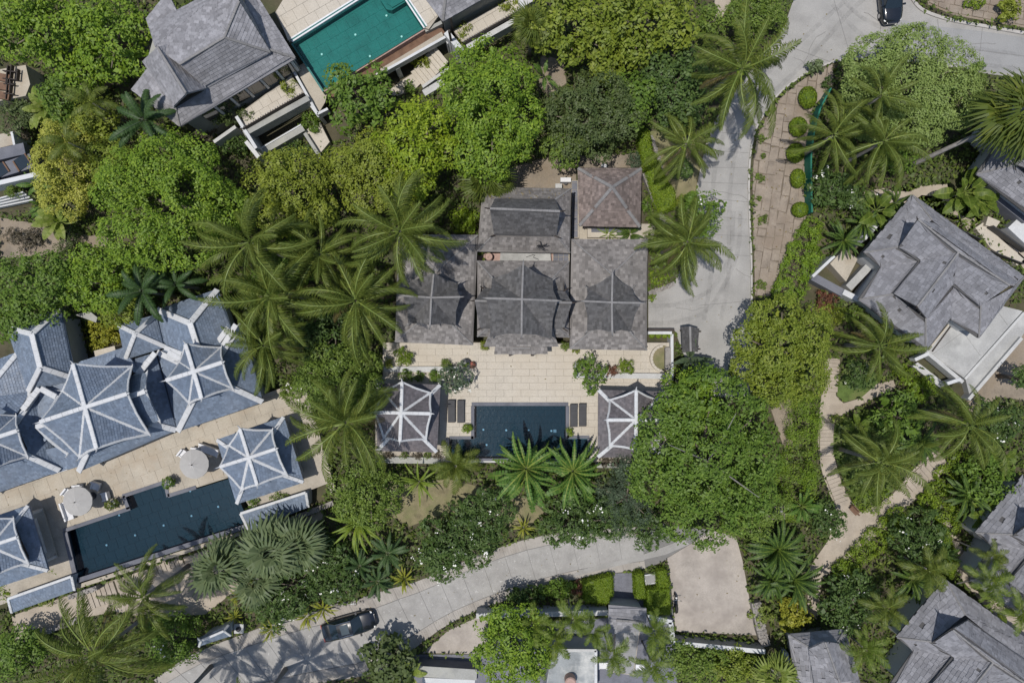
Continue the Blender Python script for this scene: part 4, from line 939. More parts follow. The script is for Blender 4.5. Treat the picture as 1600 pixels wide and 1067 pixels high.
# centre: skirt, porch roof, long second tier, big top tier
nw, ne, se, sw = E0(745.5, 408), E0(889.5, 408), E0(889.5, 527), E0(745.5, 526); a, b, c, d = P(775, 440, 5.5), P(858, 440, 5.5), P(862, 505, 5.5), P(770, 505, 5.5)
roof(h, [[nw, ne, b, a], [ne, se, c, b], [se, sw, d, c], [sw, nw, a, d]], M['sh_main'], TS, [[nw, a], [ne, b], [se, c], [sw, d]], M['cap_grey'], seed=5, capw=0.075)
p1, p2, p3, p4 = P(756, 541, 3.6), P(873, 541, 3.6), P(860, 505, 5.35), P(771, 505, 5.35)
roof(h, [[p1, p2, p3, p4]], M['sh_main'], TS, (), M['cap_grey'], name='porch_roof', seed=6)
p1, p2, p3, p4 = P(772, 553, 3.35), P(856, 553, 3.35), P(854, 533, 3.75), P(775, 533, 3.75)
roof(h, [[p1, p2, p3, p4]], M['sh_main'], TS, [[P(801, 543.5, 3.62), P(829, 543.5, 3.62)]], M['cap_grey'], name='porch_roof', seed=7, capw=0.07)
for x in (797, 831): q = P(x, 558, ZD); MB().box((q.x, q.y+0.25, ZD+1.2), (0.22, 0.22, 2.4)).build('porch_post', M['darkwood'], h)
st = P(815, 556, ZD); MB().box((st.x, st.y, ZD+0.06), (2.6, 0.5, 0.12)).build('step', M['paver'], h)
r0, r1 = P(742, 470, 7.3), P(893.5, 473, 7.3)
t2 = [[P(756, 451, 5.7), P(882, 454, 5.7), r1, r0], [r0, r1, P(881, 514, 5.6), P(750, 513, 5.6)]]
ro = roof(h, t2, M['sh_dark'], TS, [[r0, r1]], M['cap_grey'], name='middle_roof', seed=8, capw=0.085, thick=0.08)
for q, d in ((r0, (-1, 0)), (r1, (1, 0)), (P(882, 454, 5.7), (1, .6)), (P(881, 514, 5.6), (1, -.6)), (P(750, 513, 5.6), (-1, -.6)), (P(756, 451, 5.7), (-1, .6))): horn(ro, q, d, M['darkwood'], 0.45)
for x, t in ((748, r0), (886, r1)):
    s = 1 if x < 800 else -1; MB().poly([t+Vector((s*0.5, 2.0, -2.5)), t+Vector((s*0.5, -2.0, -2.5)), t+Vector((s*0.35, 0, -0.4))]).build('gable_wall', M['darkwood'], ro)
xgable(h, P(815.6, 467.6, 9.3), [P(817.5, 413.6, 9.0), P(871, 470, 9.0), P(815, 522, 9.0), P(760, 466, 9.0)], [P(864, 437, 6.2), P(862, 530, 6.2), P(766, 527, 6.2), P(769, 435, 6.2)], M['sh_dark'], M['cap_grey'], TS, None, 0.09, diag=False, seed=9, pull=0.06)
# north block with its steep saddle roof
nw, ne, se, sw = E0(754, 291.5), E0(892.7, 294.4), E0(890.8, 395.5), E0(745.7, 393)
a, b, c, d = P(776, 312, 5.2), P(866, 313, 5.2), P(868.5, 367, 5.2), P(772, 366, 5.2)
roof(h, [[nw, ne, b, a], [ne, se, c, b], [se, sw, d, c], [sw, nw, a, d]], M['sh_main'], TS, [[nw, a], [ne, b], [se, c], [sw, d]], M['cap_grey'], seed=10, capw=0.075)
r0, r1 = P(765.4, 326, 8.0), P(875, 330.5, 8.0)
ro = roof(h, [[P(774, 310, 5.4), P(867.5, 311.5, 5.4), r1, r0], [r0, r1, P(869, 369.5, 5.3), P(772, 367.5, 5.3)]], M['sh_dark'], TS, [[r0, r1]], M['cap_grey'], name='saddle_roof', seed=11, capw=0.10, thick=0.08)
for s, t in ((1, r0), (-1, r1)): MB().poly([t+Vector((s*0.5, 1.2, -2.7)), t+Vector((s*0.5, -1.7, -2.7)), t+Vector((s*0.3, 0, -0.4))]).build('gable_wall', M['darkwood'], ro)
for q, d in ((r0, (-1, 0)), (r1, (1, 0)), (P(869, 369.5, 5.3), (1, -.5)), (P(772, 367.5, 5.3), (-1, -.5))): horn(ro, q, d, M['darkwood'], 0.5)
# the small court between the roofs
struct('court_floor', MB().prism(PP([(746, 396), (890, 396), (890, 409), (746, 409)], 1.2), 0), M['pinkclay'])
t = thing('stone_bench', P(823, 401, 1.2), 'long pale slab bench in the narrow gap between the dark roofs', 'bench'); MB().prism(PP([(782, 395), (860, 395), (861, 408), (781, 407)], 1.7), 1.45).build('top', M['terrace'], t)
for x in (790, 852): q = P(x, 401, 1.3); MB().box((q.x, q.y, 1.32), (0.4, 0.5, 0.25)).build('leg', M['render'], t)
MB().tube([P(822, 402, 1.73), P(834, 398, 1.73), P(836, 398.5, 1.73), P(833, 402, 1.73), P(842, 406, 1.73)], 0.03, 5).build('bent_tube', M['iron']); tag(bpy.data.objects['bent_tube'], 'bent dark tube lying on the pale slab bench', 'hose')  # thin dark tube bent across the slab top
q = P(764, 401, 2.0); j = thing('clay_jar', (q.x, q.y, 1.2), 'round pinkish clay jar in the gap between the dark roofs', 'jar'); MB().lathe((q.x, q.y, 1.2), [(0.2, 0), (0.36, 0.3), (0.36, 0.6), (0.28, 0.78)], 16).build('jar_body', M['pinkclay'], j, True); MB().lathe((q.x, q.y, 1.98), [(0.31, 0), (0.31, 0.05), (0.05, 0.08)], 16).build('lid', M['pinkclay'], j)
clump(757, 400, 10, 0.4, 'broad', 'bright green leaves beside the pinkish clay jar', 7, z0=1.2)
cr = thing('entry_court', P(877, 402, 1.2), 'blue grey slate tiled landing in the gap between dark roofs', 'landing'); MB().prism(PP([(864, 394), (890, 394), (890, 410), (864, 410)], 1.3), 1.0).build('base', M['grout'], cr); pave(cr, [(864.5, 395), (889, 395), (889, 409), (864.5, 409)], 1.34, 0.46, 0.42, 0, M['slate_tile'], 0.03, 0.05, 'tile', 0)
q = P(845, 383, 5.2); fb = MB(); rg = random.Random(5)
for i in range(11):
    a = rg.uniform(0, 6.28); l = rg.uniform(0.3, 0.85); s_ = P(846, 384, 4.75); fb.tube([s_, s_+Vector((math.cos(a)*l*0.6, math.sin(a)*l*0.4, 0.18)), s_+Vector((math.cos(a+.4)*l, math.sin(a+.4)*l*0.6, 0.10))], [0.05, 0.04, 0.015], 5)
fb.build('dark_tangle', M['iron']); tag(bpy.data.objects['dark_tangle'], 'black tangle of thin tubes on the dark shingle roof', 'branch')  # black tangle of thin tubes spread on the roof slope
# slate walk, small square brown house
sw_ = thing('slate_walk', P(893, 340, 0), 'narrow blue grey slate walkway between dark roof and brown roof', 'walkway'); MB().prism(PP([(893, 282), (903, 282), (905, 372), (893, 372)], 0.6), 0).build('base', M['grout'], sw_); pave(sw_, [(893.5, 283), (902, 283), (904, 371), (893.5, 371)], 0.64, 0.55, 0.62, 0, M['slate_tile'], 0.03, 0.05, 'tile', 0)
h2 = thing('guest_house', P(952, 310, 0), 'small square brown shingle house with crossing pale hips beside slate walk', 'house')
nw, ne, se, sw = P(903, 263, 3.9), P(1002, 263.5, 3.9), P(1000, 355, 3.9), P(905, 353, 3.9); pk = P(955.5, 294.5, 6.4)
mid = [nw.lerp(pk, .45), ne.lerp(pk, .45), se.lerp(pk, .45), sw.lerp(pk, .45)]
up = [m + (pk-m)*0.06+Vector((0, 0, 0.16)) for m in mid]; pk2 = pk+Vector((0, 0, 0.42)); lo4 = [nw, ne, se, sw]
roof(h2, [[lo4[i], lo4[(i+1) % 4], mid[(i+1) % 4], mid[i]] for i in range(4)], M['sh_brown'], (0.3, 0.26, 0.03), [[lo4[i], mid[i]] for i in range(4)], M['cap_grey'], seed=21, capw=0.14)
roof(h2, [[up[i]-(pk-mid[i])*0.10, up[(i+1) % 4]-(pk-mid[(i+1) % 4])*0.10, pk2] for i in range(4)], M['sh_brown'], (0.3, 0.26, 0.03), [[up[i], pk2] for i in range(4)], M['cap_grey'], seed=22, capw=0.14, name='upper_roof')
walls(h2, [(903, 263), (1002, 263), (1000, 353), (905, 353)], 3.9, 0.2, M['stucco']); EXCL.append([(893, 262), (1003, 262), (1012, 375), (893, 375)])
struct('side_yard', MB().prism(PP([(905, 350), (1025, 350), (1020, 374), (905, 374)], 0.45), 0), M['paver_b'])
t = thing('plunge_trough', P(945, 359, 0.45), 'pale water trough in the yard behind the brown square roof', 'trough'); MB().prism(PP([(918, 355), (975, 355), (975, 371), (918, 371)], 1.0), 0.4).build('body', M['paver'], t); MB().prism(PP([(924, 356.5), (972, 356.5), (972, 363), (924, 363)], 1.012), 0.7).build('water', M['coping'], t)
for i, (x, y, lw, nm) in enumerate(((884, 281, 0.95, 'white air conditioner unit beside the slate walkway'), (873, 290.5, 0.6, 'small grey air conditioner unit against the dark saddle roof'))):
    q = P(x, y, 0.8); t = thing('air_conditioner', (q.x, q.y, 0.02), nm, 'air conditioner'); MB().box((q.x, q.y, 0.45), (lw, 0.4, 0.7)).build('case', M['cushion'] if i == 0 else M['render'], t); MB().lathe((q.x, q.y-0.2, 0.45), [(0.2, 0), (0.2, 0.02)], 12).build('fan_grille', M['iron'], t)
q = P(944, 259, .6); t = thing('stone_block', (q.x, q.y, 0), 'small white block lying behind the brown square roof', 'block'); MB().box((q.x, q.y, 0.25), (0.45, 0.25, 0.5)).build('body', M['white'], t); MB().box((q.x, q.y, 0.53), (0.5, 0.3, 0.06)).build('slab_top', M['white'], t)

# ------------------------------------------------------------------ the two pavilions by the central pool
def sala(label, eave, pk, tips, cor, zE, zC, zR, mat, z0, group, tile=(0.26, 0.2, 0.02)):
    c = P(*pk, zR); r = thing('pavilion', (c.x, c.y, z0), label, 'pavilion', group); E = PP(eave, zE); ap = Vector((sum(p.x for p in E)/4, sum(p.y for p in E)/4, zE+1.9))
    roof(r, [[E[i], E[(i+1) % 4], ap] for i in range(4)], mat, tile, [[E[i], E[i].lerp(ap, 0.62)] for i in range(4)], M['cap_white'], seed=31, capw=0.17)
    xgable(r, P(*pk, zR+0.1), [P(*t, zR-0.1) for t in tips], [P(*t, zC) for t in cor], mat, M['cap_white'], tile, M['cap_white'], 0.155, 0.10, seed=32, pull=0.03)
    for p in E:
        q = p.lerp(Vector((ap.x, ap.y, p.z)), 0.26); MB().box((q.x, q.y, (z0+zE+0.2)/2), (0.24, 0.24, zE+0.2-z0)).build('column', M['white'], r)
    q = [p.lerp(Vector((ap.x, ap.y, p.z)), 0.2) for p in E]; MB().prism(q, z0, z0+0.14).build('plinth', M['paver'], r)
    q = [p.lerp(Vector((ap.x, ap.y, p.z)), 0.45) for p in E]; MB().prism(q, z0+0.14, z0+0.5).build('daybed', M['cushion'], r)
    return r
sala('white ribbed pavilion with mauve tiles beside a tall coconut palm', [(587, 599), (688, 601), (682.5, 706), (590, 704)], (627, 645), [(628, 597), (673, 646), (625, 689), (585, 644)], [(672.5, 614), (665.5, 686), (600, 684), (598, 611)], 3.5, 4.3, 6.0, M['sh_mauve'], ZD, 'white ribbed pavilions by the central pool')
sala('white ribbed pavilion with mauve tiles half hidden under the huge tree', [(935, 609), (1038, 612), (1036, 714), (934, 714)], (994, 656), [(994, 610), (1036, 657), (993, 702), (949, 656)], [(1026, 625), (1028, 694), (953, 696), (953, 625)], 3.5, 4.3, 6.0, M['sh_mauve'], ZD, 'white ribbed pavilions by the central pool')
for x, y, l in ((705.5, 642, 'charcoal sun lounger next to the palm shaded pavilion, farther from the pool'), (720, 642.5, 'charcoal sun lounger nearest the pool edge on the palm shaded side'), (896.5, 649, 'charcoal sun lounger nearest the pool edge on the huge tree side'), (910.5, 648, 'charcoal sun lounger next to the pavilion under the huge tree')): lounger(x, y, ZD, 0, l)
# terrace walls and planters
for a, b, l in (((600, 577), (718, 577), 'low grey wall behind the palm shaded pavilion'), ((898, 586), (1046, 588), 'low grey wall behind the pavilion under the huge tree')): wall_thing('terrace_wall', a, b, ZD, 0.42, 0.42, M['render'], l)
wall_thing('terrace_wall', (588, 718.5), (688, 719.5), 0, 1.25, 0.5, M['stucco'], 'retaining wall below the palm shaded pavilion'); wall_thing('terrace_wall', (932, 727), (1010, 728), 0, 1.1, 0.35, M['stucco'], 'retaining wall below the pavilion under the huge tree')
gp = thing('garden_planter', P(1036, 552, ZD), 'round ended raised planter at the end of the terrace near the driveway', 'planter')
arc_ = [(1038-20*math.cos(t), 560-20*math.sin(t)) for t in np.linspace(-1.45, 1.45, 12)]
for i in range(11): bar(gp, arc_[i], arc_[i+1], ZD, 0.35, 0.24, M['paver'], 'rim')
MB().prism(PP(arc_+[(1040, 540), (1040, 580)], ZD+0.2), ZD).build('soil', M['lawn'], gp); bar(gp, (1050, 522), (1050, 590), 0, ZD+0.6, 0.26, M['white'], 'outer_wall'); bar(gp, (1013, 520), (1050, 520), 0, ZD+0.6, 0.26, M['white'], 'outer_wall'); bar(gp, (1044, 543), (1044, 578), ZD, 0.7, 0.5, M['rock'], 'rockwork')
bar(gp, (1013, 515.5), (1054, 515.5), 0, ZD+0.5, 0.22, M['darkwood'], 'parapet')
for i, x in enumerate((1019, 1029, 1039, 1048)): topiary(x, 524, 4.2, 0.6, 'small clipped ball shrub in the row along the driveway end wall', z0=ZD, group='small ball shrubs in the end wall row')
rf = thing('shrine', P(1079, 535, 0), 'small dark shingled shrine roof standing on the concrete driveway', 'shrine'); pts = [P(1066, 512, 2.6), P(1078, 507, 2.9), P(1091, 515, 2.6), P(1090, 548, 2.6), P(1068, 550, 2.6)]
r0, r1 = P(1078, 510, 3.6), P(1079, 549, 3.6); roof(rf, [[P(1065, 511, 2.6), r0, r1, P(1067, 551, 2.6)], [r0, P(1092, 513, 2.6), P(1091, 550, 2.6), r1]], M['sh_dark'], (0.25, 0.22, 0.04), [[r0, r1]], M['cap_grey'], seed=40, capw=0.1, jit=0.8)
for x, y in ((1068, 516), (1088, 518), (1070, 545), (1087, 545)): q = P(x, y, 1.2); MB().box((q.x, q.y, 1.3), (0.14, 0.14, 2.6)).build('post', M['darkwood'], rf)

# ------------------------------------------------------------------ blue tiled villa with white ribs
BZ, BE = 1.0, 3.5; TB = (0.26, 0.22, 0.027)
bt = thing('villa_terrace', P(230, 720, 0), 'long tan paved terrace between the blue tiled villa and its pool', 'terrace')
POOL_B = [(104, 831), (203, 797), (193, 777), (257, 756), (261.5, 777), (306, 764), (360, 747), (390, 820), (121, 907)]
terr = [(-30, 790), (122, 738), (278, 680), (410, 626), (478, 626), (500, 700), (520, 760), (490, 790), (440, 800), (120, 915), (-30, 960)]
mb = MB(); mb.prism(PP([(-30, 770), (478, 610), (500, 690), (360, 745), (257, 753), (191, 776), (100, 829), (-30, 872)], BZ-0.06), 0); mb.prism(PP([(-30, 873), (100, 829), (118, 905), (-30, 955)], BZ-0.06), 0); mb.prism(PP([(361, 745.5), (500, 690), (512, 755), (395, 800)], BZ-0.06), 0); mb.prism(PP([(101, 829), (192, 777), (202, 796)], BZ-0.06), 0); mb.prism(PP([(257, 753), (361, 744.5), (306, 762), (262, 775)], BZ-0.06), 0)
mb.build('base', M['grout'], bt); EXCL.append(terr)
ang = R(20)
pave(bt, [(-20, 768), (122, 722), (278, 664), (440, 606), (476, 616), (486, 650), (430, 668), (340, 692), (350, 744), (306, 761), (263, 774), (257, 752), (191, 775), (200, 793), (95, 826), (60, 780), (-20, 800)], BZ, 1.35, 1.35, ang, M['paver_b'], 0.011, 0.06, 'paver', 0.5)
pb = pool('swimming_pool', POOL_B, BZ+0.02, 0.92, 'long dark pool with notched edge beside the blue tiled villa', M['water_dark'], M['basin_dark'], [(161, 854), (206, 838.5), (251, 823), (295, 808), (337, 793.5), (181, 807), (293, 769)], (1.0, 1.0, ang), wz=0.08)
for a, b, ww in (((99, 829), (203, 794), 0.34), ((200.5, 795), (192, 775), 0.34), ((191, 775), (257, 753), 0.34), ((258, 754), (262.5, 776), 0.3), ((262, 774.5), (306, 761), 0.34), ((101, 830), (119, 909), 0.42)): bar(pb, a, b, BZ-0.3, 0.36, ww, M['coping'], 'coping')
bar(pb, (119, 907.5), (391, 820), 0.2, BZ-0.14, 0.42, M['coping'], 'overflow_ledge'); bar(pb, (122, 916), (394, 827), 0, 0.75, 0.36, M['paver_b'], 'gutter_wall')
bh = thing('blue_villa', P(160, 600, 0), 'large villa of blue tiled pagoda roofs with white ribs beside the long pool', 'villa')
def bx(pk, tips, cor, zR, zC, seed): return xgable(bh, P(*pk, zR+0.1), [P(*t, zR-0.1) for t in tips], [P(*t, zC) for t in cor], M['sh_blue'], M['cap_white'], TB, M['cap_white'], 0.18, 0.11, seed=seed, pull=0.035)
bx((133, 636), [(114, 569), (199, 615), (151, 700), (63, 659)], [(206, 573), (233, 678), (125, 714), (98, 611)], 8.6, 5.7, 51)
ru = dict(tips=[(290, 538), (347.6, 566), (315, 622), (260, 594)], cor=[(345, 543.5), (363, 606.5), (296, 630), (281, 566)])
bx((303, 580.6), ru['tips'], ru['cor'], 7.4, 5.3, 52)
o2 = lambda L, dx, dy: [(a+dx, b+dy) for a, b in L]
bx((303-320, 580.6+106.5), o2(ru['tips'], -320, 106.5), o2(ru['cor'], -320, 106.5), 7.4, 5.3, 53)
def hip4(c, apx, seed, caps=(0, 1, 2, 3), ext=0.62, name='roof'):
    return roof(bh, [[c[i], c[(i+1) % 4], apx] for i in range(4)], M['sh_blue'], TB, [[c[i], c[i].lerp(apx, ext)] for i in caps], M['cap_white'], seed=seed, capw=0.26, name=name)
hip4([P(246, 550, 3.6), P(378, 506, 3.6), P(411, 628, BE), P(278, 674, BE)], P(322, 587, 6.3), 54)
hip4([P(110, 592, 3.6), P(243, 551, 3.6), P(276, 672, BE-0.05), P(123, 737, BE)], P(166, 643, 6.9), 55, (0, 1, 2, 3))
hip4([P(-75, 660, 3.6), P(60, 612, 3.6), P(94, 735, BE), P(-40, 782, BE)], P(2, 693, 6.3), 56)
r0, r1 = P(57, 667, 7.4), P(227, 611, 7.4)
ro = roof(bh, [[P(92, 618, 5.3), P(229, 582, 5.3), r1, r0], [r0, r1, P(249, 658, 5.3), P(106, 709, 5.3)]], M['sh_blue'], TB, [[r0, r1]], M['cap_white'], name='middle_roof', seed=57, capw=0.22, thick=0.08)
for e in ([P(229, 582, 5.3), P(226, 597, 6.2), r1], [r1, P(236, 634, 6.2), P(249, 658, 5.3)], [r0, P(80, 690, 6.2), P(106, 709, 5.3)], [P(92, 618, 5.3), P(76, 645, 6.2), r0]): cap(ro, e, M['cap_white'], 0.14, 'edge_trim', 0.03)
for q, d in ((P(229, 582, 5.3), (1, 1)), (P(249, 658, 5.3), (1, -1)), (r1, (1, .3)), (P(106, 709, 5.3), (-.3, -1))): horn(ro, q, d, M['cap_white'], 0.42)
# rear hip roofs
roof(bh, [[P(46, 600, 3.55), P(128, 572, 3.55), P(132, 640, 4.3), P(70, 690, 4.3)]], M['sh_blue'], TB, (), M['cap_white'], seed=63, name='rear_roof')
roof(bh, [[P(80, 742, 3.2), P(128, 727, 3.2), P(118, 690, 4.2), P(72, 702, 4.2)]], M['sh_blue'], TB, (), M['cap_white'], seed=64, name='rear_roof')
n1, n2 = P(297, 505, 5.9), P(311, 548, 5.9); nw, ne, se, sw = P(246, 484, 3.8), P(340, 452, 3.8), P(374, 545, 3.8), P(262, 575, 3.8)
roof(bh, [[nw, ne, n1], [ne, se, n2, n1], [sw, nw, n1, n2]], M['sh_blue'], TB, [[nw, n1], [ne, n1], [n1, n2]], M['cap_white'], seed=58, capw=0.26, name='rear_roof')
c4 = [P(185, 508, 3.9), P(244, 492, 3.9), P(259, 542, 3.95), P(196, 562, 3.9)]; ap = P(211.5, 521, 5.3)
roof(bh, [[c4[0], c4[1], ap], [c4[1], c4[2], ap], [c4[2], c4[3], ap], [c4[3], c4[0], ap]], M['sh_blue'], TB, [[ap, c4[0]], [ap, c4[1]], [ap, c4[2]], [ap, c4[3]]], M['cap_white'], seed=59, capw=0.2, name='rear_roof')
cap(ro, [P(263, 550, 4.6), P(284, 562, 5.0)], M['cap_white'], 0.26); cap(ro, [P(258, 543, 4.3), P(284, 553, 4.9)], M['cap_white'], 0.22)
for a, b in (((243, 551), (215, 587)), ((349, 540), (369, 507)), ((337, 539), (357, 512))): cap(ro, [P(*a, 4.6), P(*b, 4.9)], M['cap_white'], 0.24)
roof(bh, [[P(122, 566, 3.75), P(192, 543, 3.75), P(225, 590, 4.6), P(130, 610, 4.6)]], M['sh_blue'], TB, (), M['cap_white'], seed=60, name='rear_roof')
n1, n2 = P(50, 522, 5.9), P(63, 574, 5.9); nw, ne, se, sw = P(9, 511, 3.9), P(95, 481, 3.9), P(119, 592, 3.9), P(44, 612, 3.9)
roof(bh, [[nw, ne, n1], [ne, se, n2, n1], [se, sw, n2], [sw, nw, n1, n2]], M['sh_blue'], TB, [[nw, n1], [ne, n1], [se, n2], [sw, n2], [n1, n2]], M['cap_white'], seed=61, capw=0.24, name='rear_roof')
a, b, c, d, e = P(-30, 572, 3.8), P(30, 549, 3.8), P(48, 612, 3.8), P(24, 650, 5.0), P(-30, 622, 5.4)
roof(bh, [[a, b, e], [b, c, d, e]], M['sh_blue'], TB, [[b, e], [c, P(24, 648, 4.6)]], M['cap_white'], seed=62, capw=0.22, name='rear_roof')
cap(ro, [P(62, 606, 4.4), P(36, 640, 4.8)], M['cap_white'], 0.26); cap(ro, [P(64, 607, 4.4), P(88, 620, 4.8)], M['cap_white'], 0.26)
for q in ([(246, 548), (376, 508), (409, 626), (279, 670)], [(112, 594), (242, 553), (274, 670), (124, 733)], [(-70, 662), (60, 614), (92, 732), (-40, 778)], [(11, 512), (95, 484), (118, 590), (46, 610)], [(248, 486), (338, 456), (370, 545), (262, 573)], [(187, 510), (243, 494), (258, 541), (198, 560)]): walls(bh, q, 3.6, 0.3, M['white'], 0.6)
EXCL += [[(-30, 555), (10, 510), (97, 480), (122, 570), (185, 508), (340, 450), (378, 505), (412, 628), (278, 690), (-30, 790)]]
for i, (a, b) in enumerate((((88, 734), (104, 729)), ((232, 668), (262, 657)))): bar(bh, a, b, 1.0, 2.2, 0.6, M['render'], 'rain_gutter', 2.8)
cb = wall_thing('planter_wall', (147, 553), (180, 545), 0, 1.3, 0.5, M['paver'], 'cream planter wall under the yellow croton between blue roofs'); q = P(125, 500, 2.6); struct('service_shelf', MB().prism(PP([(118, 492), (140, 486), (152, 496), (150, 504)], 2.6), 0), M['stucco'])
# villa pavilions
VG = 'blue tiled ribbed pavilions beside the long pool'
ev = [(339, 687), (443.6, 651), (474.5, 753), (370, 787)]; tp = [(375, 670), (431, 701), (402, 757), (344, 729)]; co = [(425, 672), (448, 741), (378, 765), (358, 696)]
sala('blue tiled ribbed pavilion standing at the pool end near the palms', ev, (389, 715), tp, co, 3.6, 4.7, 6.2, M['sh_blue'], BZ, VG, TB)
sala('blue tiled ribbed pavilion cut by the picture edge beside shaded terrace', o2(ev, -399, 138), (389-404, 715+138), o2(tp, -404, 138), o2(co, -404, 138), 3.6, 4.7, 6.2, M['sh_blue'], BZ, VG, TB)
PG = ['pale parasol between the dark pool notch and the tall potted shrub', 'pale parasol beside the pavilion, above the white daybed']
parasol(121, 783, BZ, 2.3, 1.30, 'beige parasol in the middle of the terrace, farther from the pavilion near palms'); parasol(303, 725, BZ, 2.3, 1.30, 'beige parasol next to the pavilion at the pool end')
table(124, 782, BZ, 0.55, 'round white table under the middle terrace parasol'); table(301, 727, BZ, 0.5, 'round white table under the parasol by the pavilion')
for x, y, rz, l in ((105, 771, 0.9, 'white armchair on the house side of the middle terrace parasol'), (121, 764, 0.1, 'white armchair straight behind the middle terrace parasol'), (148, 760, -0.3, 'white armchair in the shade beside the middle parasol'), (286, 710, 0.9, 'white armchair on the house side of the parasol by the pavilion'), (305, 706, -0.1, 'white armchair behind the parasol by the pavilion'), (163, 776, -1.3, 'white armchair between the middle parasol shade and potted shrub')): armchair(x, y, BZ, rz, l, group='white armchairs round the parasols')
sf = armchair(105, 798, BZ, 1.9, 'white sofa poking out on the pool side of middle parasol', 1.7, 'sofa', 'sofa'); db = armchair(325, 704, BZ, -0.35, 'white daybed between the parasol and blue tiled pavilion', 1.9, 'daybed', 'daybed')
pot(178, 786, BZ, 0.36, 0.5, 'render', 'lf_palm', 'bushy potted shrub at the pool notch near the middle parasol', 0.2, 10, 0.8); pot(266, 753, BZ, 0.36, 0.5, 'render', 'lf_green', 'bushy potted shrub at the pool notch near the pavilion parasol', 0.2, 9, 0.8)
# lean-to roofs, walls and steps below the villa pool
for i, (q, l) in enumerate((([(376, 802), (478, 769), (482, 792), (390, 829)], 'low blue lean-to roof strip below the pavilion near palms'), ([(13, 935), (112, 900), (117, 922), (19, 957)], 'low blue lean-to roof strip below the pavilion at the picture edge'))):
    lt = thing('lean_to', P(*q[3], 0), l, 'lean-to roof'); W = [P(*q[0], 1.9), P(*q[1], 1.9), P(*q[2], 1.25), P(*q[3], 1.25)]; roof(lt, [[W[3], W[2], W[1], W[0]]], M['sh_blue'], TB, [[W[0], W[1]], [W[0], W[3]], [W[1], W[2]]], M['cap_white'], seed=70+i, capw=0.13)
    MB().prism([W[3].lerp(W[0], .1), W[2].lerp(W[1], .1), W[1], W[0]], 0, 1.1).build('wall', M['render'], lt)
stone_wall([(384, 838), (440, 818), (520, 786)], 0, 0.8, 0.5, 'rough stone retaining wall below the lean-to roof near palms', 46); stone_wall([(22, 1006), (75, 985), (125, 968)], 0, 0.7, 0.5, 'rough stone wall below the tan ramp by big palms', 34); stone_wall([(105, 934), (150, 919)], 0.3, 0.9, 0.45, 'short rough stone wall above the striped steps', 18)
rp = sheet('ramp', [(18, 962), (120, 925), (385, 838), (470, 812), (505, 795), (505, 812), (400, 850), (330, 880), (395, 900), (320, 960), (230, 965), (180, 955), (115, 968), (25, 1002)], 0.03, M['path'])
for a, b, w_, n, l in (((116, 945), (182, 922), 1.75, 9, 'lower'), ((238, 888), (284, 870), 1.3, 7, 'upper')): steps(rp, a, b, w_, n, 0.16, gap=0.14)
wall_thing('end_wall', (483, 640), (520, 770), 0, 1.2, 0.5, M['paver_b'], 'tan side wall between the villa terrace and the palm grove')
gt = thing('gate_shelter', P(335, 990, 0), 'tiny blue tiled hip roof with white ribs beside the lower drive', 'shelter'); E = [P(309, 997, 2.3), P(358, 975, 2.3), P(361, 993, 2.3), P(311, 1010, 2.3)]; r0, r1 = P(315, 1000, 3.0), P(350, 985, 3.0)
roof(gt, [[E[0], E[1], r1, r0], [E[1], E[2], r1], [E[2], E[3], r0, r1], [E[3], E[0], r0]], M['sh_blue'], TB, [[r0, r1], [E[1], r1], [E[2], r1], [E[3], r0], [E[0], r0]], M['cap_white'], seed=75, capw=0.11); walls(gt, [(310, 997), (357, 977), (360, 992), (312, 1008)], 2.3, 0, M['white'], 0.2)
lp = thing('stone_lamp', P(373, 980, 0), 'square stone lamp pillar beside the tiny blue roof', 'lamp pillar'); q = P(373, 982, 1.0); MB().box((q.x, q.y, 0.45), (0.7, 0.7, 0.9)).build('pillar', M['rock'], lp); MB().box((q.x, q.y, 0.95), (0.85, 0.85, 0.1)).build('capping', M['render'], lp); MB().lathe((q.x, q.y, 1.0), [(0.2, 0), (0.24, 0.12), (0.1, 0.22)], 10).build('lamp', M['iron'], lp)
stone_wall([(515, 948), (560, 940), (586, 930)], 0, 0.5, 0.4, 'low rough stone edging beside the dark saloon car', 20)
# ------------------------------------------------------------------ grey shingled hillside villas (one design, four of them)
VG4 = 'grey shingled hillside villas with the same stepped roof'; TV = (0.40, 0.34, 0.045); VE, VU, VR = 3.6, 5.2, 7.6
v1 = thing('hillside_villa', P(1470, 440, 0), 'grey shingled villa with a pale bare terrace at its lower end', 'villa', VG4)
N_, E_, SE_, IN_, S_, W_, NT_, NW_ = (1426, 305), (1600, 433), (1529, 528), (1486, 499), (1446, 549.5), (1341.5, 468), (1377, 417), (1350, 395)
lo = lambda p: P(*p, VE); up = lambda a, b: P(a, b, VU)
g1, g2, g3, g4 = (1438, 343), (1405, 386), (1436, 408), (1574, 446)
u_n, u_nw, u_val, u_sw, u_s, u_mid, u_e, u_e2 = up(1440, 352), up(1404, 386), up(1436, 409), up(1398, 459), up(1446, 497), up(1489, 446), up(1532, 477), up(1583, 449)
c1 = up(1456, 344)
low = [[lo(NW_), lo(N_), c1, u_nw], [lo(N_), lo(E_), u_e2, c1], [lo(E_), lo(SE_), u_e, u_e2], [lo(SE_), lo(IN_), u_mid, u_e], [lo(IN_), lo(S_), u_s, u_mid], [lo(S_), lo(W_), u_sw, u_s], [lo(W_), lo(NT_), u_val, u_sw], [lo(NT_), lo(NW_), u_nw, u_val]]
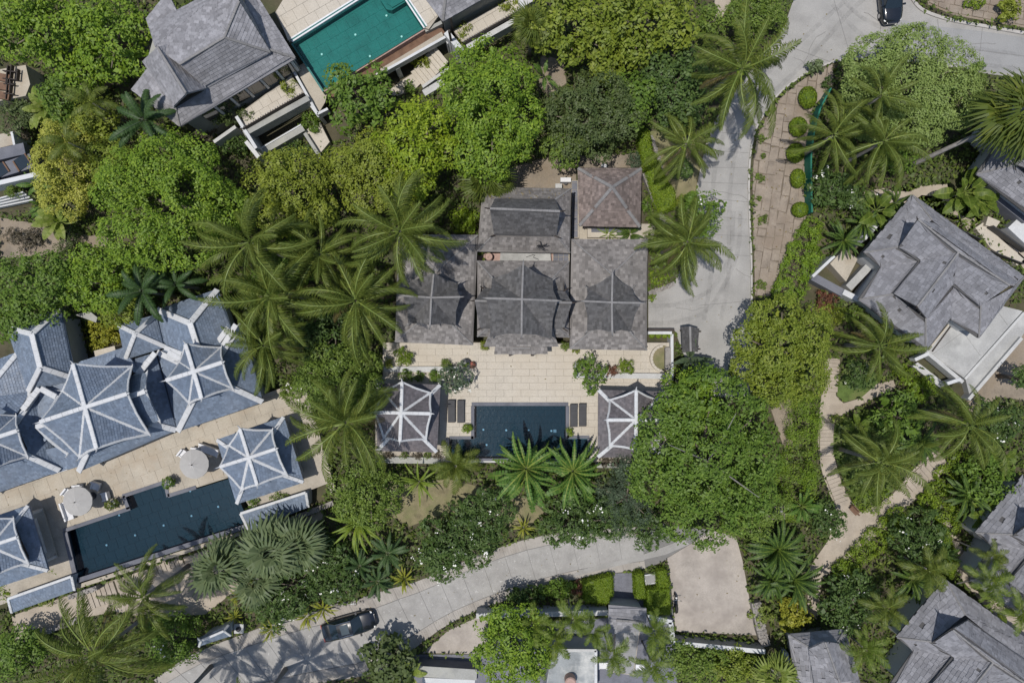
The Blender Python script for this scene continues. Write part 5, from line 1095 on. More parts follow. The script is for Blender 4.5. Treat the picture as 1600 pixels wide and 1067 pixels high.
roof(v1, low, M['sh_villa'], TV, [[lo(S_), u_s], [lo(SE_), u_e], [lo(E_), u_e2], [lo(N_), c1], [lo(NW_), u_nw], [lo(W_), u_sw]], M['cap_grey'], seed=81, jit=0.95, capw=0.07, skip=0.012, base=M['sh_dark'])
R0, R1_, RX, RA = P(1434, 343, 7.5), P(1577, 446, 7.5), P(1497.5, 394, 7.5), P(1433, 479, 7.2)
b_n, b_e = P(1462, 350, 5.4), P(1590, 441, 5.4); vm = P(1489, 446, 5.5)
upf = [[P(1405, 386, 5.45), P(1436, 408, 5.5), RX, R0], [R0, RX, R1_, b_e, b_n], [RX, P(1490, 447, 5.5), P(1532, 478, 5.45), R1_], [P(1436, 408, 5.5), P(1397, 459, 5.45), RA, RX], [RX, RA, P(1447, 497, 5.45), P(1490, 447, 5.5)]]
ro = roof(v1, upf, M['sh_villa'], TV, [[R0, RX], [RX, R1_], [RX, RA]], M['cap_grey'], name='upper_roof', seed=82, jit=0.95, capw=0.08, skip=0.012, thick=0.08, base=M['sh_dark'])
for t, a, b in ((R0, P(1405, 386, 5.45), b_n), (R1_, b_e, P(1532, 478, 5.45)), (RA, P(1397, 459, 5.45), P(1447, 497, 5.45))):
    cc = (P(1490, 420, 6)-t); cc.z = 0; cc = cc.normalized()*0.45; MB().poly([a.lerp(b, .06)+cc-Vector((0, 0, .4)), b.lerp(a, .06)+cc-Vector((0, 0, .4)), t+cc-Vector((0, 0, 0.5))]).build('gable_wall', M['darkwood'], ro)
    horn(ro, t, -cc, M['darkwood'], 0.35)
q = [N_, E_, SE_, IN_, S_, W_, NT_, NW_]; cx, cy = 1460, 430; MB().prism(PP([(a+(cx-a)*.12, b+(cy-b)*.12) for a, b in q], VE), 0.2, VE-0.15).build('wall', M['white'], v1)
EXCL.append(q)
def bal(parent, pts, z0, z1, wd, mat, name): [bar(parent, pts[i], pts[i+1], z0, z1-z0, wd, mat, name) for i in range(len(pts)-1)]
for dx, dy, l in ((50.6, 600, 'large grey shingled villa with a dark gable beside leaning thin palms'), (174, 437, 'grey shingled villa cut by the picture edge beside broad leaved shrubs'), (184, -196, 'grey shingled villa below the shaggy fan palm with the leaning trunk')):
    c = copy_tree(v1); c.location = v1.location+Vector((dx*K(VE), -dy*K(VE), 0)); c['label'] = l; EXCL.append([(a+dx, b+dy) for a, b in q])
vt = thing('villa_terrace', P(1520, 550, 0), 'pale grey bare concrete terrace beside the grey shingled villa', 'terrace')
MB().prism(PP([(1447, 549), (1486, 497), (1530, 500), (1566, 478), (1598, 486), (1506, 590)], 1.2), 0).build('deck', M['terrace'], vt)
pave(vt, [(1450, 549), (1486, 499), (1530, 502), (1566, 480), (1592, 487), (1505, 587)], 1.24, 3.6, 3.2, R(36), M['terrace'], 0.02, 0.05, 'slab', 0)
MB().prism(PP([(1508, 590), (1600, 487), (1612, 500), (1596, 527), (1516, 622)], 0.75), 0).build('lower_deck', M['terrace'], vt)
bal(vt, [(1508, 592), (1600, 489)], 0.7, 1.12, 0.22, M['render'], 'parapet'); bal(vt, [(1514, 624), (1597, 528)], 0, 1.05, 0.3, M['render'], 'parapet'); bal(vt, [(1447, 549), (1505, 597)], 0.4, 1.6, 0.32, M['render'], 'parapet')
bal(vt, [(1452, 545), (1486, 503)], 1.2, 1.5, 0.12, M['paver'], 'kerb'); bal(vt, [(1457, 549), (1490, 504)], 1.24, 1.35, 0.10, M['darkwood'], 'drain_slot')
for a, b in (((1430, 562), (1452, 552)), ((1478, 600), (1502, 592))): bar(vt, a, b, 0.8, 0.9, 0.3, M['white'], 'beam')
MB().prism(PP([(1434, 566), (1478, 600), (1470, 606), (1426, 572)], 0.6), 0).build('side_ledge', M['render'], vt); EXCL.append([(1420, 560), (1447, 545), (1600, 470), (1612, 500), (1515, 625), (1470, 608)])
vp = thing('villa_court', P(1340, 430, 0), 'sunken entry court with pale walls beside the garden hedge', 'court')
MB().prism(PP([(1297, 412), (1320, 388), (1340, 405), (1322, 440)], 1.2), 0).build('landing', M['paver_b'], vp); bal(vp, [(1270, 432), (1304, 400)], 0, 1.6, 0.25, M['white'], 'wall'); bal(vp, [(1270, 432), (1318, 458)], 0, 1.3, 0.7, M['coping'], 'wall'); bal(vp, [(1318, 456), (1342, 468)], 0, 1.6, 0.5, M['white'], 'wall'); bal(vp, [(1326, 450), (1362, 412)], 0, 1.1, 0.7, M['terrace'], 'ledge'); bal(vp, [(1350, 372), (1378, 342)], 0, 1.8, 0.5, M['white'], 'wall'); bal(vp, [(1331, 386), (1352, 370)], 0, 1.0, 0.5, M['coping'], 'wall'); EXCL.append([(1270, 432), (1304, 400), (1330, 385), (1378, 342), (1400, 380), (1342, 468), (1318, 460)])
sd = thing('entry_steps', P(1560, 365, 0), 'pale stair landing with dark railings between two grey villas', 'stairs')
MB().prism(PP([(1524, 356), (1536, 348), (1562, 372), (1600, 405), (1590, 415), (1548, 388)], 0.6), 0).build('landing', M['paver'], sd)
bal(sd, [(1552, 353), (1606, 392)], 0.6, 1.5, 0.12, M['iron'], 'railing'); bal(sd, [(1500, 358), (1534, 374)], 0.3, 1.2, 0.08, M['iron'], 'railing'); bal(sd, [(1549, 392), (1600, 412)], 0.3, 1.2, 0.08, M['iron'], 'railing'); MB().prism(PP([(1575, 356), (1592, 340), (1620, 365), (1606, 385)], 1.5), 0).build('pillar', M['white'], sd); MB().prism(PP([(1544, 338), (1563, 346), (1556, 356), (1540, 352)], 1.0), 0).build('plinth', M['paver'], sd)
bal(sd, [(1545, 298), (1604, 345)], 0.2, 1.9, 0.5, M['coping'], 'retaining_wall')
# small house with gaps in its shingles
h5 = thing('small_house', P(1285, 1040, 0), 'small grey shingled house with many missing shingles near yellow tree', 'house')
nw, ne, se, sw = P(1232, 991, 3.4), P(1320, 983, 3.4), P(1350, 1090, 3.4), P(1250, 1110, 3.4); a, b, c, d = P(1266, 1012, 4.7), P(1307, 1004, 4.7), P(1330, 1064, 4.7), P(1275, 1072, 4.7)
roof(h5, [[nw, ne, b, a], [ne, se, c, b], [se, sw, d, c], [sw, nw, a, d]], M['sh_slate'], (0.42, 0.36, 0.04), [[nw, a], [ne, b]], M['cap_grey'], seed=85, skip=0.07, jit=0.5, capw=0.08)
r0, r1 = P(1289, 1002, 6.6), P(1312, 1066, 6.6); ro = roof(h5, [[P(1264, 1013, 4.9), r0, r1, P(1274, 1075, 4.9)], [r0, P(1310, 1005, 4.9), P(1340, 1062, 4.9), r1]], M['sh_slate'], (0.42, 0.36, 0.04), [[r0, r1]], M['cap_grey'], name='upper_roof', seed=86, skip=0.08, jit=0.5, capw=0.08)
MB().poly([P(1265, 1013, 4.2), P(1308, 1005, 4.2), r0+Vector((0, -0.5, -0.5))]).build('gable_wall', M['darkwood'], ro); walls(h5, [(1234, 993), (1318, 985), (1348, 1088), (1252, 1108)], 3.4, 0, M['stucco']); EXCL.append([(1230, 990), (1322, 982), (1350, 1090), (1240, 1100)])
bar(h5, (1230, 1020), (1240, 1067), 0, 1.3, 0.2, M['white'], 'side_wall')

# ------------------------------------------------------------------ slate house with balconies and the raised teal pool
h6 = thing('slate_house', P(350, 110, 0), 'grey slate roofed house with two long balconies above the forest', 'house'); TZ = (0.37, 0.28, 0.03); HE, HU = 5.6, 7.4
roof(h6, [[P(281, 198, HE), P(462, 91, HE), P(420, 84, 6.5), P(322, 139, 6.5), P(274, 168, 6.5)], [P(462, 91, HE), P(398, -12, HE), P(371, -20, 6.6), P(420, 84, 6.5)], [P(281, 198, HE), P(274, 168, 6.5), P(232, 105, 6.5), P(205, 140, HE)]], M['sh_slate'], TZ, [[P(462, 91, HE), P(421, 78, 6.6)], [P(281, 198, HE), P(274, 168, 6.5)]], M['cap_grey'], seed=91, jit=0.3, capw=0.1)
q0, q1, q2 = P(351, 59, 9.0), P(374, 3, 9.0), P(281, 101, 9.0)
ro = roof(h6, [[P(322, 138, 6.7), P(423, 82, 6.7), q0, q2], [P(423, 82, 6.7), P(375, -8, 6.7), q1, q0], [P(365, -30, 6.7), P(232, 40, 6.7), P(242, 74, 8.6), q2, q0, q1]], M['sh_slate'], TZ, [[q2, q0], [q0, q1], [q0, P(423, 82, 6.7)]], M['cap_grey'], name='upper_roof', seed=92, capw=0.1)
s0, s1 = P(246, 74, 9.1), P(291, 146, 9.1); ro = roof(h6, [[P(222, 96, 6.8), s0, s1, P(270, 168, 6.8)], [s0, P(284, 62, 7.6), P(322, 138, 6.9), s1]], M['sh_slate'], TZ, [[s0, s1]], M['cap_grey'], name='gable_roof', seed=93, capw=0.1)
MB().poly([P(271, 166, 6.6), P(321, 138, 6.6), s1+Vector((-0.25, 0.35, -0.4))]).build('gable_wall', M['darkwood'], ro)
roof(h6, [[P(228, 30, 6.3), P(262, -12, 6.3), P(290, 45, 6.9), P(243, 74, 7.4)]], M['sh_slate'], TZ, (), M['cap_grey'], seed=94, name='rear_roof')
MB().prism(PP([(286, 188), (454, 88), (398, -5), (240, 50), (215, 140)], HE), 0, HE-0.2).build('wall', M['stucco'], h6)
for i in range(6):
    t = 0.25+i*0.13; a = (lerp(281, 462, t), lerp(198, 91, t)); q = P(a[0]+3, a[1]+7, 4.4); MB().box((q.x, q.y, 4.4), (1.15, 0.12, 1.9), R(30)).build('window', M['glass'], h6); MB().box((q.x+0.7, q.y+0.36, 4.4), (0.2, 0.22, 2.2), R(30)).build('window_frame', M['white'], h6)
BZ1 = 3.0
MB().prism(PP([(376, 176), (455, 118), (475, 145), (384, 205)], BZ1-0.05), BZ1-0.35).build('balcony_floor', M['grout'], h6); pave(h6, [(378, 176), (455, 120), (473, 145), (385, 203)], BZ1, 0.9, 0.9, R(30), M['paver'], 0.014, 0.05)
bal(h6, [(381, 209), (482, 153)], 2.0, 3.35, 0.5, M['stucco'], 'planter_wall'); bal(h6, [(384, 214), (486, 158)], 2.0, 2.9, 0.12, M['white'], 'ledge'); bal(h6, [(378, 201), (473, 146)], 3.0, 3.9, 0.06, M['darkwood'], 'handrail')
for i in range(26): t = i/25; q = P(lerp(379, 473, t), lerp(202, 147, t), 3.4); MB().box((q.x, q.y, 3.4), (0.05, 0.05, 0.9)).build('baluster', M['white'], h6)
bal(h6, [(369, 182), (400, 232)], 0, 3.5, 0.28, M['white'], 'party_wall'); bal(h6, [(403, 241), (474, 200)], 0.2, 1.6, 0.55, M['stucco'], 'planter_wall'); bal(h6, [(400, 236), (470, 195)], 0.5, 1.7, 0.12, M['white'], 'ledge'); bal(h6, [(334, 222), (368, 198)], 0, 2.2, 0.3, M['render'], 'wall')
bal(h6, [(384, 221), (404, 246)], 0, 1.9, 0.35, M['white'], 'party_wall'); bal(h6, [(483, 160), (499, 182)], 0, 2.3, 0.3, M['white'], 'party_wall'); MB().prism(PP([(474, 205), (500, 192), (515, 222), (500, 240)], 0.9), 0).build('lower_deck', M['paver'], h6); bal(h6, [(476, 208), (504, 252)], 0, 1.5, 0.3, M['stucco'], 'wall')
EXCL.append([(200, 140), (240, 30), (400, -30), (500, -30), (860, -30), (860, 10), (830, 20), (720, 75), (690, 130), (600, 150), (515, 225), (474, 205), (404, 246), (384, 221), (300, 205)])
# raised pool
PZ = 3.4
POOL_T = [(457, 66), (571, -8), (600, -20), (631, -2), (662, 45), (506, 141)]
pt = pool('raised_pool', POOL_T, PZ, 0.95, 'teal tiled raised pool between two slate roofed houses', M['water_teal'], M['basin_teal'], [(553, 50), (500, 81), (576, 84), (626, 53), (602, 20), (525, 114)], (1.0, 1.0, R(30)), wz=0.1)
dk = thing('pool_deck', P(520, 30, 0), 'pale beige deck along the far side of the teal raised pool', 'deck'); mb = MB()
mb.prism(PP([(430, 20), (460, -30), (600, -30), (571, -10), (452, 66)], PZ-0.05), PZ-0.4); mb.prism(PP([(634, -4), (640, -20), (664, -10), (686, 24), (670, 46), (663, 44)], PZ-0.05), PZ-0.4); mb.build('base', M['grout'], dk)
pave(dk, [(432, 18), (460, -30), (590, -30), (568, -12), (450, 64)], PZ, 1.1, 1.1, R(30), M['paver'], 0.015, 0.06); pave(dk, [(640, -4), (644, -20), (664, -8), (684, 24), (670, 36), (664, 40)], PZ, 1.1, 1.1, R(30), M['paver'], 0.015, 0.06)
for a, b in (((456, 65), (573, -9)), ((453.5, 61), (570, -12)), ((632, -3), (663, 44)), ((636, -5), (667, 41))): bar(pt, a, b, PZ-0.4, 0.45, 0.13, M['cushion'], 'striped_coping')
for a, b in (((455, 63), (571.5, -10.5)), ((634, -4), (665, 42.5))): bar(pt, a, b, PZ-0.4, 0.42, 0.14, M['basin_teal'], 'striped_coping')
bar(pt, (506, 142.5), (663, 46), 0, PZ-0.12, 0.16, M['pinkclay'], 'pool_wall'); bar(pt, (456, 68), (505, 143), 0, PZ-0.1, 0.16, M['basin_teal'], 'pool_wall')
MB().prism(PP([(626, -12), (636, 2), (612, 17), (604, 15), (594, 0)], PZ-0.25), PZ-0.9).build('pool_step', M['basin_teal'], pt); MB().prism(PP([(612, -14), (634, 0), (613, 12), (604, 5)], PZ-0.13), PZ-0.5).build('pool_step', M['basin_teal'], pt)
lg = thing('overflow_trough', P(620, 90, 0), 'brown overflow trough and grey ledge along the teal raised pool', 'trough')
MB().prism(PP([(508, 143), (664, 48), (690, 44), (696, 52), (585, 118), (520, 152)], 2.6), 2.35).build('trough_floor', M['wood'], lg); MB().prism(PP([(586, 113), (690, 50), (694, 58), (590, 120)], 2.75), 2.4).build('ledge_floor', M['paver_b'], lg)
bal(lg, [(588, 118), (697, 57)], 2.2, 3.0, 0.22, M['white'], 'ledge_wall'); bal(lg, [(664, 48), (690, 35)], 2.4, 3.1, 0.3, M['stucco'], 'ledge_wall')
MB().prism(PP([(462, 106), (480, 96), (512, 142), (508, 160), (496, 180)], 2.4), 2.2).build('trough_floor', M['paver_b'], lg); bal(lg, [(459, 112), (496, 178), (512, 170)], 2.0, 2.9, 0.22, M['white'], 'ledge_wall')
for x, y in ((623, 112), (702, 72)): q = P(x, y, 1.2); MB().box((q.x, q.y, 1.15), (0.4, 0.4, 2.3), R(30)).build('column', M['white'], lg)
us = thing('under_pool_stairs', P(650, 110, 0), 'pale stairs climbing beside the raised pool and its columns', 'stairs'); MB().prism(PP([(600, 148), (625, 128), (650, 112), (664, 124), (648, 140), (620, 150)], 0.3), 0).build('landing', M['paver'], us); steps(us, (652, 125), (692, 92), 1.9, 8, 0.4, 'step', M['paver'], 0.16, 0.03); bal(us, [(662, 146), (692, 128)], 0, 1.0, 0.6, M['render'], 'stair_wall')
bal(us, [(660, 136), (702, 106)], 0.2, 1.2, 0.25, M['render'], 'stair_wall')
h7 = thing('neighbour_house', P(750, 0, 0), 'slate roof corner and balcony of the house beyond the teal pool', 'house')
roof(h7, [[P(663, -4, 5.6), P(692, 34, 5.6), P(700, -40, 7.5), P(680, -40, 7.5)], [P(692, 34, 5.6), P(790, -22, 5.6), P(760, -60, 7.4), P(700, -40, 7.5)]], M['sh_slate'], TZ, [[P(692, 34, 5.6), P(700, -40, 7.5)]], M['cap_grey'], seed=95, capw=0.12)
MB().prism(PP([(690, 24), (790, -28), (760, -60), (680, -40)], 5.4), 0, 5.2).build('wall', M['stucco'], h7); MB().prism(PP([(708, 48), (808, -8), (822, 10), (722, 66)], 2.95), 2.6).build('balcony_floor', M['grout'], h7); pave(h7, [(710, 48), (806, -6), (819, 10), (723, 64)], 3.0, 0.9, 0.9, R(30), M['paver'], 0.014, 0.05)
bal(h7, [(724, 67), (815, 14)], 3.0, 3.9, 0.06, M['darkwood'], 'handrail'); bal(h7, [(730, 74), (822, 22)], 2.0, 3.3, 0.45, M['render'], 'planter_wall')
for i in range(24): t = i/23; q = P(lerp(725, 814, t), lerp(68, 15, t), 3.4); MB().box((q.x, q.y, 3.4), (0.05, 0.05, 0.9)).build('baluster', M['white'], h7)
bal(h7, [(697, 50), (722, 80)], 0, 3.5, 0.5, M['white'], 'party_wall'); bal(h7, [(813, -2), (818, 14)], 2.5, 3.6, 0.3, M['white'], 'party_wall'); bal(h7, [(812, 8), (850, -14)], 2.5, 3.4, 0.6, M['render'], 'planter_wall')
for x, y in ((706, 40), (704, 60)): q = P(x, y, 4); MB().box((q.x, q.y, 3.0), (0.18, 0.18, 5.0)).build('post', M['darkwood'], h7)

# ------------------------------------------------------------------ houses at the far edge of the forest
h8 = thing('edge_house', P(20, 260, 0), 'low white house with grey skylight roof at the forest edge', 'house'); bal(h8, [(-10, 243), (38, 232)], 0, 3.0, 1.0, M['coping'], 'roof_edge')
MB().prism(PP([(-20, 262), (46, 240), (52, 262), (-20, 284)], 2.9), 0).build('roof', M['coping'], h8); EXCL.append([(-20, 100), (48, 100), (48, 180), (26, 215), (60, 270), (50, 325), (-20, 335)])
for i, (a, b) in enumerate((((-14, 272), (12, 263)), ((20, 260), (46, 250)))):
    A = [(a[0], a[1]-8), (b[0]-8, b[1]-10), (b[0]+2, b[1]+5), (a[0]+10, a[1]+8)]; MB().prism(PP(A, 2.98), 2.8).build('skylight', M['glass'], h8); bar(h8, A[0], A[3], 2.9, 0.14, 0.12, M['wood'], 'window_frame'); bar(h8, A[1], A[2], 2.9, 0.14, 0.12, M['wood'], 'window_frame')
bal(h8, [(-20, 290), (62, 271)], 1.5, 3.0, 0.4, M['white'], 'parapet'); bal(h8, [(-20, 238), (24, 228)], 0, 2.2, 0.15, M['wood'], 'window_frame'); MB().prism(PP([(-20, 214), (18, 206), (22, 226), (-20, 236)], 2.0), 0).build('flat_roof', M['paver_b'], h8); bal(h8, [(18, 206), (23, 232)], 0, 2.4, 0.2, M['white'], 'parapet')
for i in range(4): bal(h8, [(-20, 321+i*4-6), (36+i*5, 308+i*4-8)], 0.2, 1.6-i*0.3, 0.12, M['white'], 'louvre')
h9 = thing('roof_deck', P(20, 140, 0), 'tan roof deck carrying open brown wooden frames', 'roof deck'); MB().prism(PP([(-20, 112), (40, 102), (47, 132), (40, 150), (-20, 162)], 2.6), 0).build('deck', M['paver_b'], h9); rg = random.Random(2)
for i, (x, y, l_, a) in enumerate(((4, 122, 1.3, 0.2), (4, 150, 1.3, .2), (4, 136, 1.3, .1))): q = P(x, y, 2.75); MB().box((q.x, q.y, 2.85), (1.5, 0.65, 0.3), -a).build('panel', M['wood'], h9)
for x, y, l_, v in ((13, 118, 1.6, 1), (19, 117, 1.6, 1), (29, 118, 1.0, 1), (18, 113, 1.3, 0), (18, 125, 1.3, 0), (13, 140, 1.8, 1), (18, 138, 1.0, 1), (16, 148, 0.9, 0), (16, 133, 0.9, 0)): q = P(x, y, 2.9); MB().box((q.x, q.y, 2.95), (0.07, l_, 0.4) if v else (l_, 0.07, 0.4), -0.1).build('frame', M['darkwood'], h9)

# ------------------------------------------------------------------ gatehouse and walls at the lower drive
gh = thing('gatehouse', P(982, 980, 0), 'grey gate roof over a grey walk below the lower drive', 'gatehouse'); G0, G1, G2, G3 = P(951, 945, 3.0), P(1010, 950, 3.0), P(1010, 972, 3.6), P(951, 966, 3.6); G4, G5 = P(1010, 984, 2.8), P(951, 990, 2.8)
roof(gh, [[G0, G1, G2, G3], [G3, G2, G4, G5]], M['sh_slate'], (0.36, 0.3, 0.03), [[P(963, 968, 3.6), P(1000, 971, 3.6)]], M['cap_grey'], seed=97, capw=0.1); walls(gh, [(953, 948), (1008, 951), (1008, 982), (953, 986)], 2.8, 0, M['render'], 0.2)
gw = thing('grey_walk', P(972, 1020, 0), 'smooth grey walk running from the gate roof between small palms', 'walk'); MB().prism(PP([(962, 984), (1000, 984), (990, 1055), (958, 1050)], 0.5), 0).build('base', M['grout'], gw); pave(gw, [(962.5, 985), (999, 985), (989, 1054), (958.5, 1049)], 0.55, 1.1, 1.5, R(3), M['asphalt'], 0.02, 0.05, 'paving_slab', 0)
for a, b, h_, w_, l, m, cp in (((744, 962), (950, 957), 1.7, 0.4, 'long white wall behind palms along the lower drive', 'render', 'render'), ((1012, 963), (1050, 972), 1.5, 0.35, 'short white wall between gate roof and motorbike', 'white', 'cap_white'), ((1048, 972), (1052, 1002), 1.5, 0.35, 'white wall end beside the motorbike at the parking pad corner', 'white', 'cap_white'), ((1052, 1004), (1196, 1018), 1.7, 0.34, 'white boundary wall along the lower edge of the parking pad', 'stucco', 'cap_white'), ((650, 1048), (745, 1054), 1.8, 0.9, 'broad white capped wall below the shaded entry floor', 'coping', 'stucco'), ((660, 1062), (742, 1066), 1.2, 0.4, 'second pale wall behind the broad white capped wall', 'stucco', 'white')): wall_thing('boundary_wall', a, b, 0, h_, w_, M[m], l, M[cp])
pw = bpy.data.objects['boundary_wall.003']
for i in range(6): t = (i+0.5)/6; q = P(lerp(1056, 1192, t), lerp(1003, 1016, t), 0.8); MB().box((q.x, q.y+0.25, 0.7), (0.35, 0.16, 1.4), -0.09).build('buttress', M['white'], pw)
stone_wall([(1182, 942), (1190, 985), (1198, 1010)], 0, 0.9, 0.9, 'thick rough stone wall at the corner of the parking pad', 60); EXCL.append([(1176, 935), (1196, 935), (1212, 1020), (1180, 1020)])
fl = thing('flat_roof', P(905, 1040, 0), 'flat grey roof with peeling white patches and pinkish chimney pot', 'flat roof'); MB().prism(PP([(862, 1018), (930, 1016), (932, 1090), (850, 1090)], 2.5), 0).build('slab', mineral('peeling_roof', (0.29, 0.31, 0.32), 0.25, 0.8, 8, stain=(0.52, 0.52, 0.50), stain_amt=0.8, stain_scale=0.7, bump=0.2), fl); bal(fl, [(790, 1015), (932, 1016)], 0, 2.8, 0.25, M['render'], 'parapet'); bal(fl, [(931, 1016), (931, 1090)], 0, 2.8, 0.25, M['white'], 'parapet')
q = P(891, 1063, 3.0); MB().lathe((q.x, q.y, 2.5), [(0.5, 0), (0.5, 0.9), (0.4, 1.0)], 16).build('chimney_pot', M['pinkclay'], fl)
for x, y in ((942, 1040), (1000, 1042)):
    armchair(x, y, 0.02, 0.0, 'cream chair on the '+('palm shaded' if x < 960 else 'open')+' side of the grey walk', 0.8, group='cream chairs beside the grey walk')
# trimmed grass blocks by the gate
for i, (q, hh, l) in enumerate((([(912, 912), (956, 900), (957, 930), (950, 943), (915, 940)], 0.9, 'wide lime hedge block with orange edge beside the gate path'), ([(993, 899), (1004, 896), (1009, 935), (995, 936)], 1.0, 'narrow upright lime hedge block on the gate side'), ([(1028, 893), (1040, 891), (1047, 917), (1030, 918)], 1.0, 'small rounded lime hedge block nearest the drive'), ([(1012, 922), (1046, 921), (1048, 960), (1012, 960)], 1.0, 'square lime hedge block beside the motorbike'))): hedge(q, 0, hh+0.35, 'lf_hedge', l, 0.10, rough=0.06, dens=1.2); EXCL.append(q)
dc = thing('drain_cover', P(1018, 906, 0), 'square grey plate with pale rim between lime hedge blocks', 'cover'); MB().prism(PP([(1006, 898), (1027, 895), (1029, 911), (1009, 914)], 0.35), 0).build('rim', M['white'], dc); MB().prism(PP([(1008, 900), (1025, 897), (1027, 909), (1010, 912)], 0.38), 0.1).build('plate', M['asphalt'], dc)

# ------------------------------------------------------------------ garden fence, hut, vehicles
gf = thing('green_fence', P(1280, 230, 0), 'dark green netting fence curving behind the round clipped bushes', 'fence'); fl_ = smooth_line([(1299, 138), (1282, 170), (1273, 205), (1268, 240), (1268, 280), (1269, 332)], 4)
for i in range(len(fl_)-1): bar(gf, fl_[i], fl_[i+1], 0, 1.5, 0.14, M['greennet'], 'net_panel')
for i in range(0, len(fl_), 4): q = P(*fl_[i], 1.5); MB().lathe((q.x+0.1, q.y, 0), [(0.06, 0), (0.06, 1.65), (0.02, 1.7)], 8).build('post', M['iron'], gf)
hut = thing('garden_hut', P(1212, 806, 0), 'small brown roofed hut half hidden under the huge tree', 'hut'); r0, r1 = P(1199, 800, 2.6), P(1226, 798, 2.6); roof(hut, [[P(1196, 812, 1.9), P(1227, 811, 1.9), r1, r0], [r0, r1, P(1225, 790, 1.9), P(1198, 791, 1.9)]], M['sh_brown'], (0.3, 0.25, 0.03), [[r0, r1]], M['cap_grey'], seed=99, capw=0.1); walls(hut, [(1197, 811), (1226, 810), (1224, 791), (1199, 792)], 1.9, 0, M['darkwood'], 0.1)
bn = thing('garden_bench', P(1338, 797, 0), 'small brown bench where the garden paths meet', 'bench'); A = P(1328, 788, 0.45); B = P(1340, 802, 0.45); 
bar(bn, (1330, 792), (1340, 803), 0.36, 0.08, 0.45, M['wood'], 'seat'); bar(bn, (1334, 789), (1344, 800), 0.4, 0.5, 0.06, M['wood'], 'backrest')
for x, y in ((1331, 792), (1340, 802)): q = P(x, y, 0.2); MB().box((q.x, q.y, 0.18), (0.1, 0.4, 0.36), R(40)).build('leg', M['wood'], bn)
bal(h6, [(300, 192), (345, 168)], 2.2, 3.2, 0.35, M['coping'], 'wall')
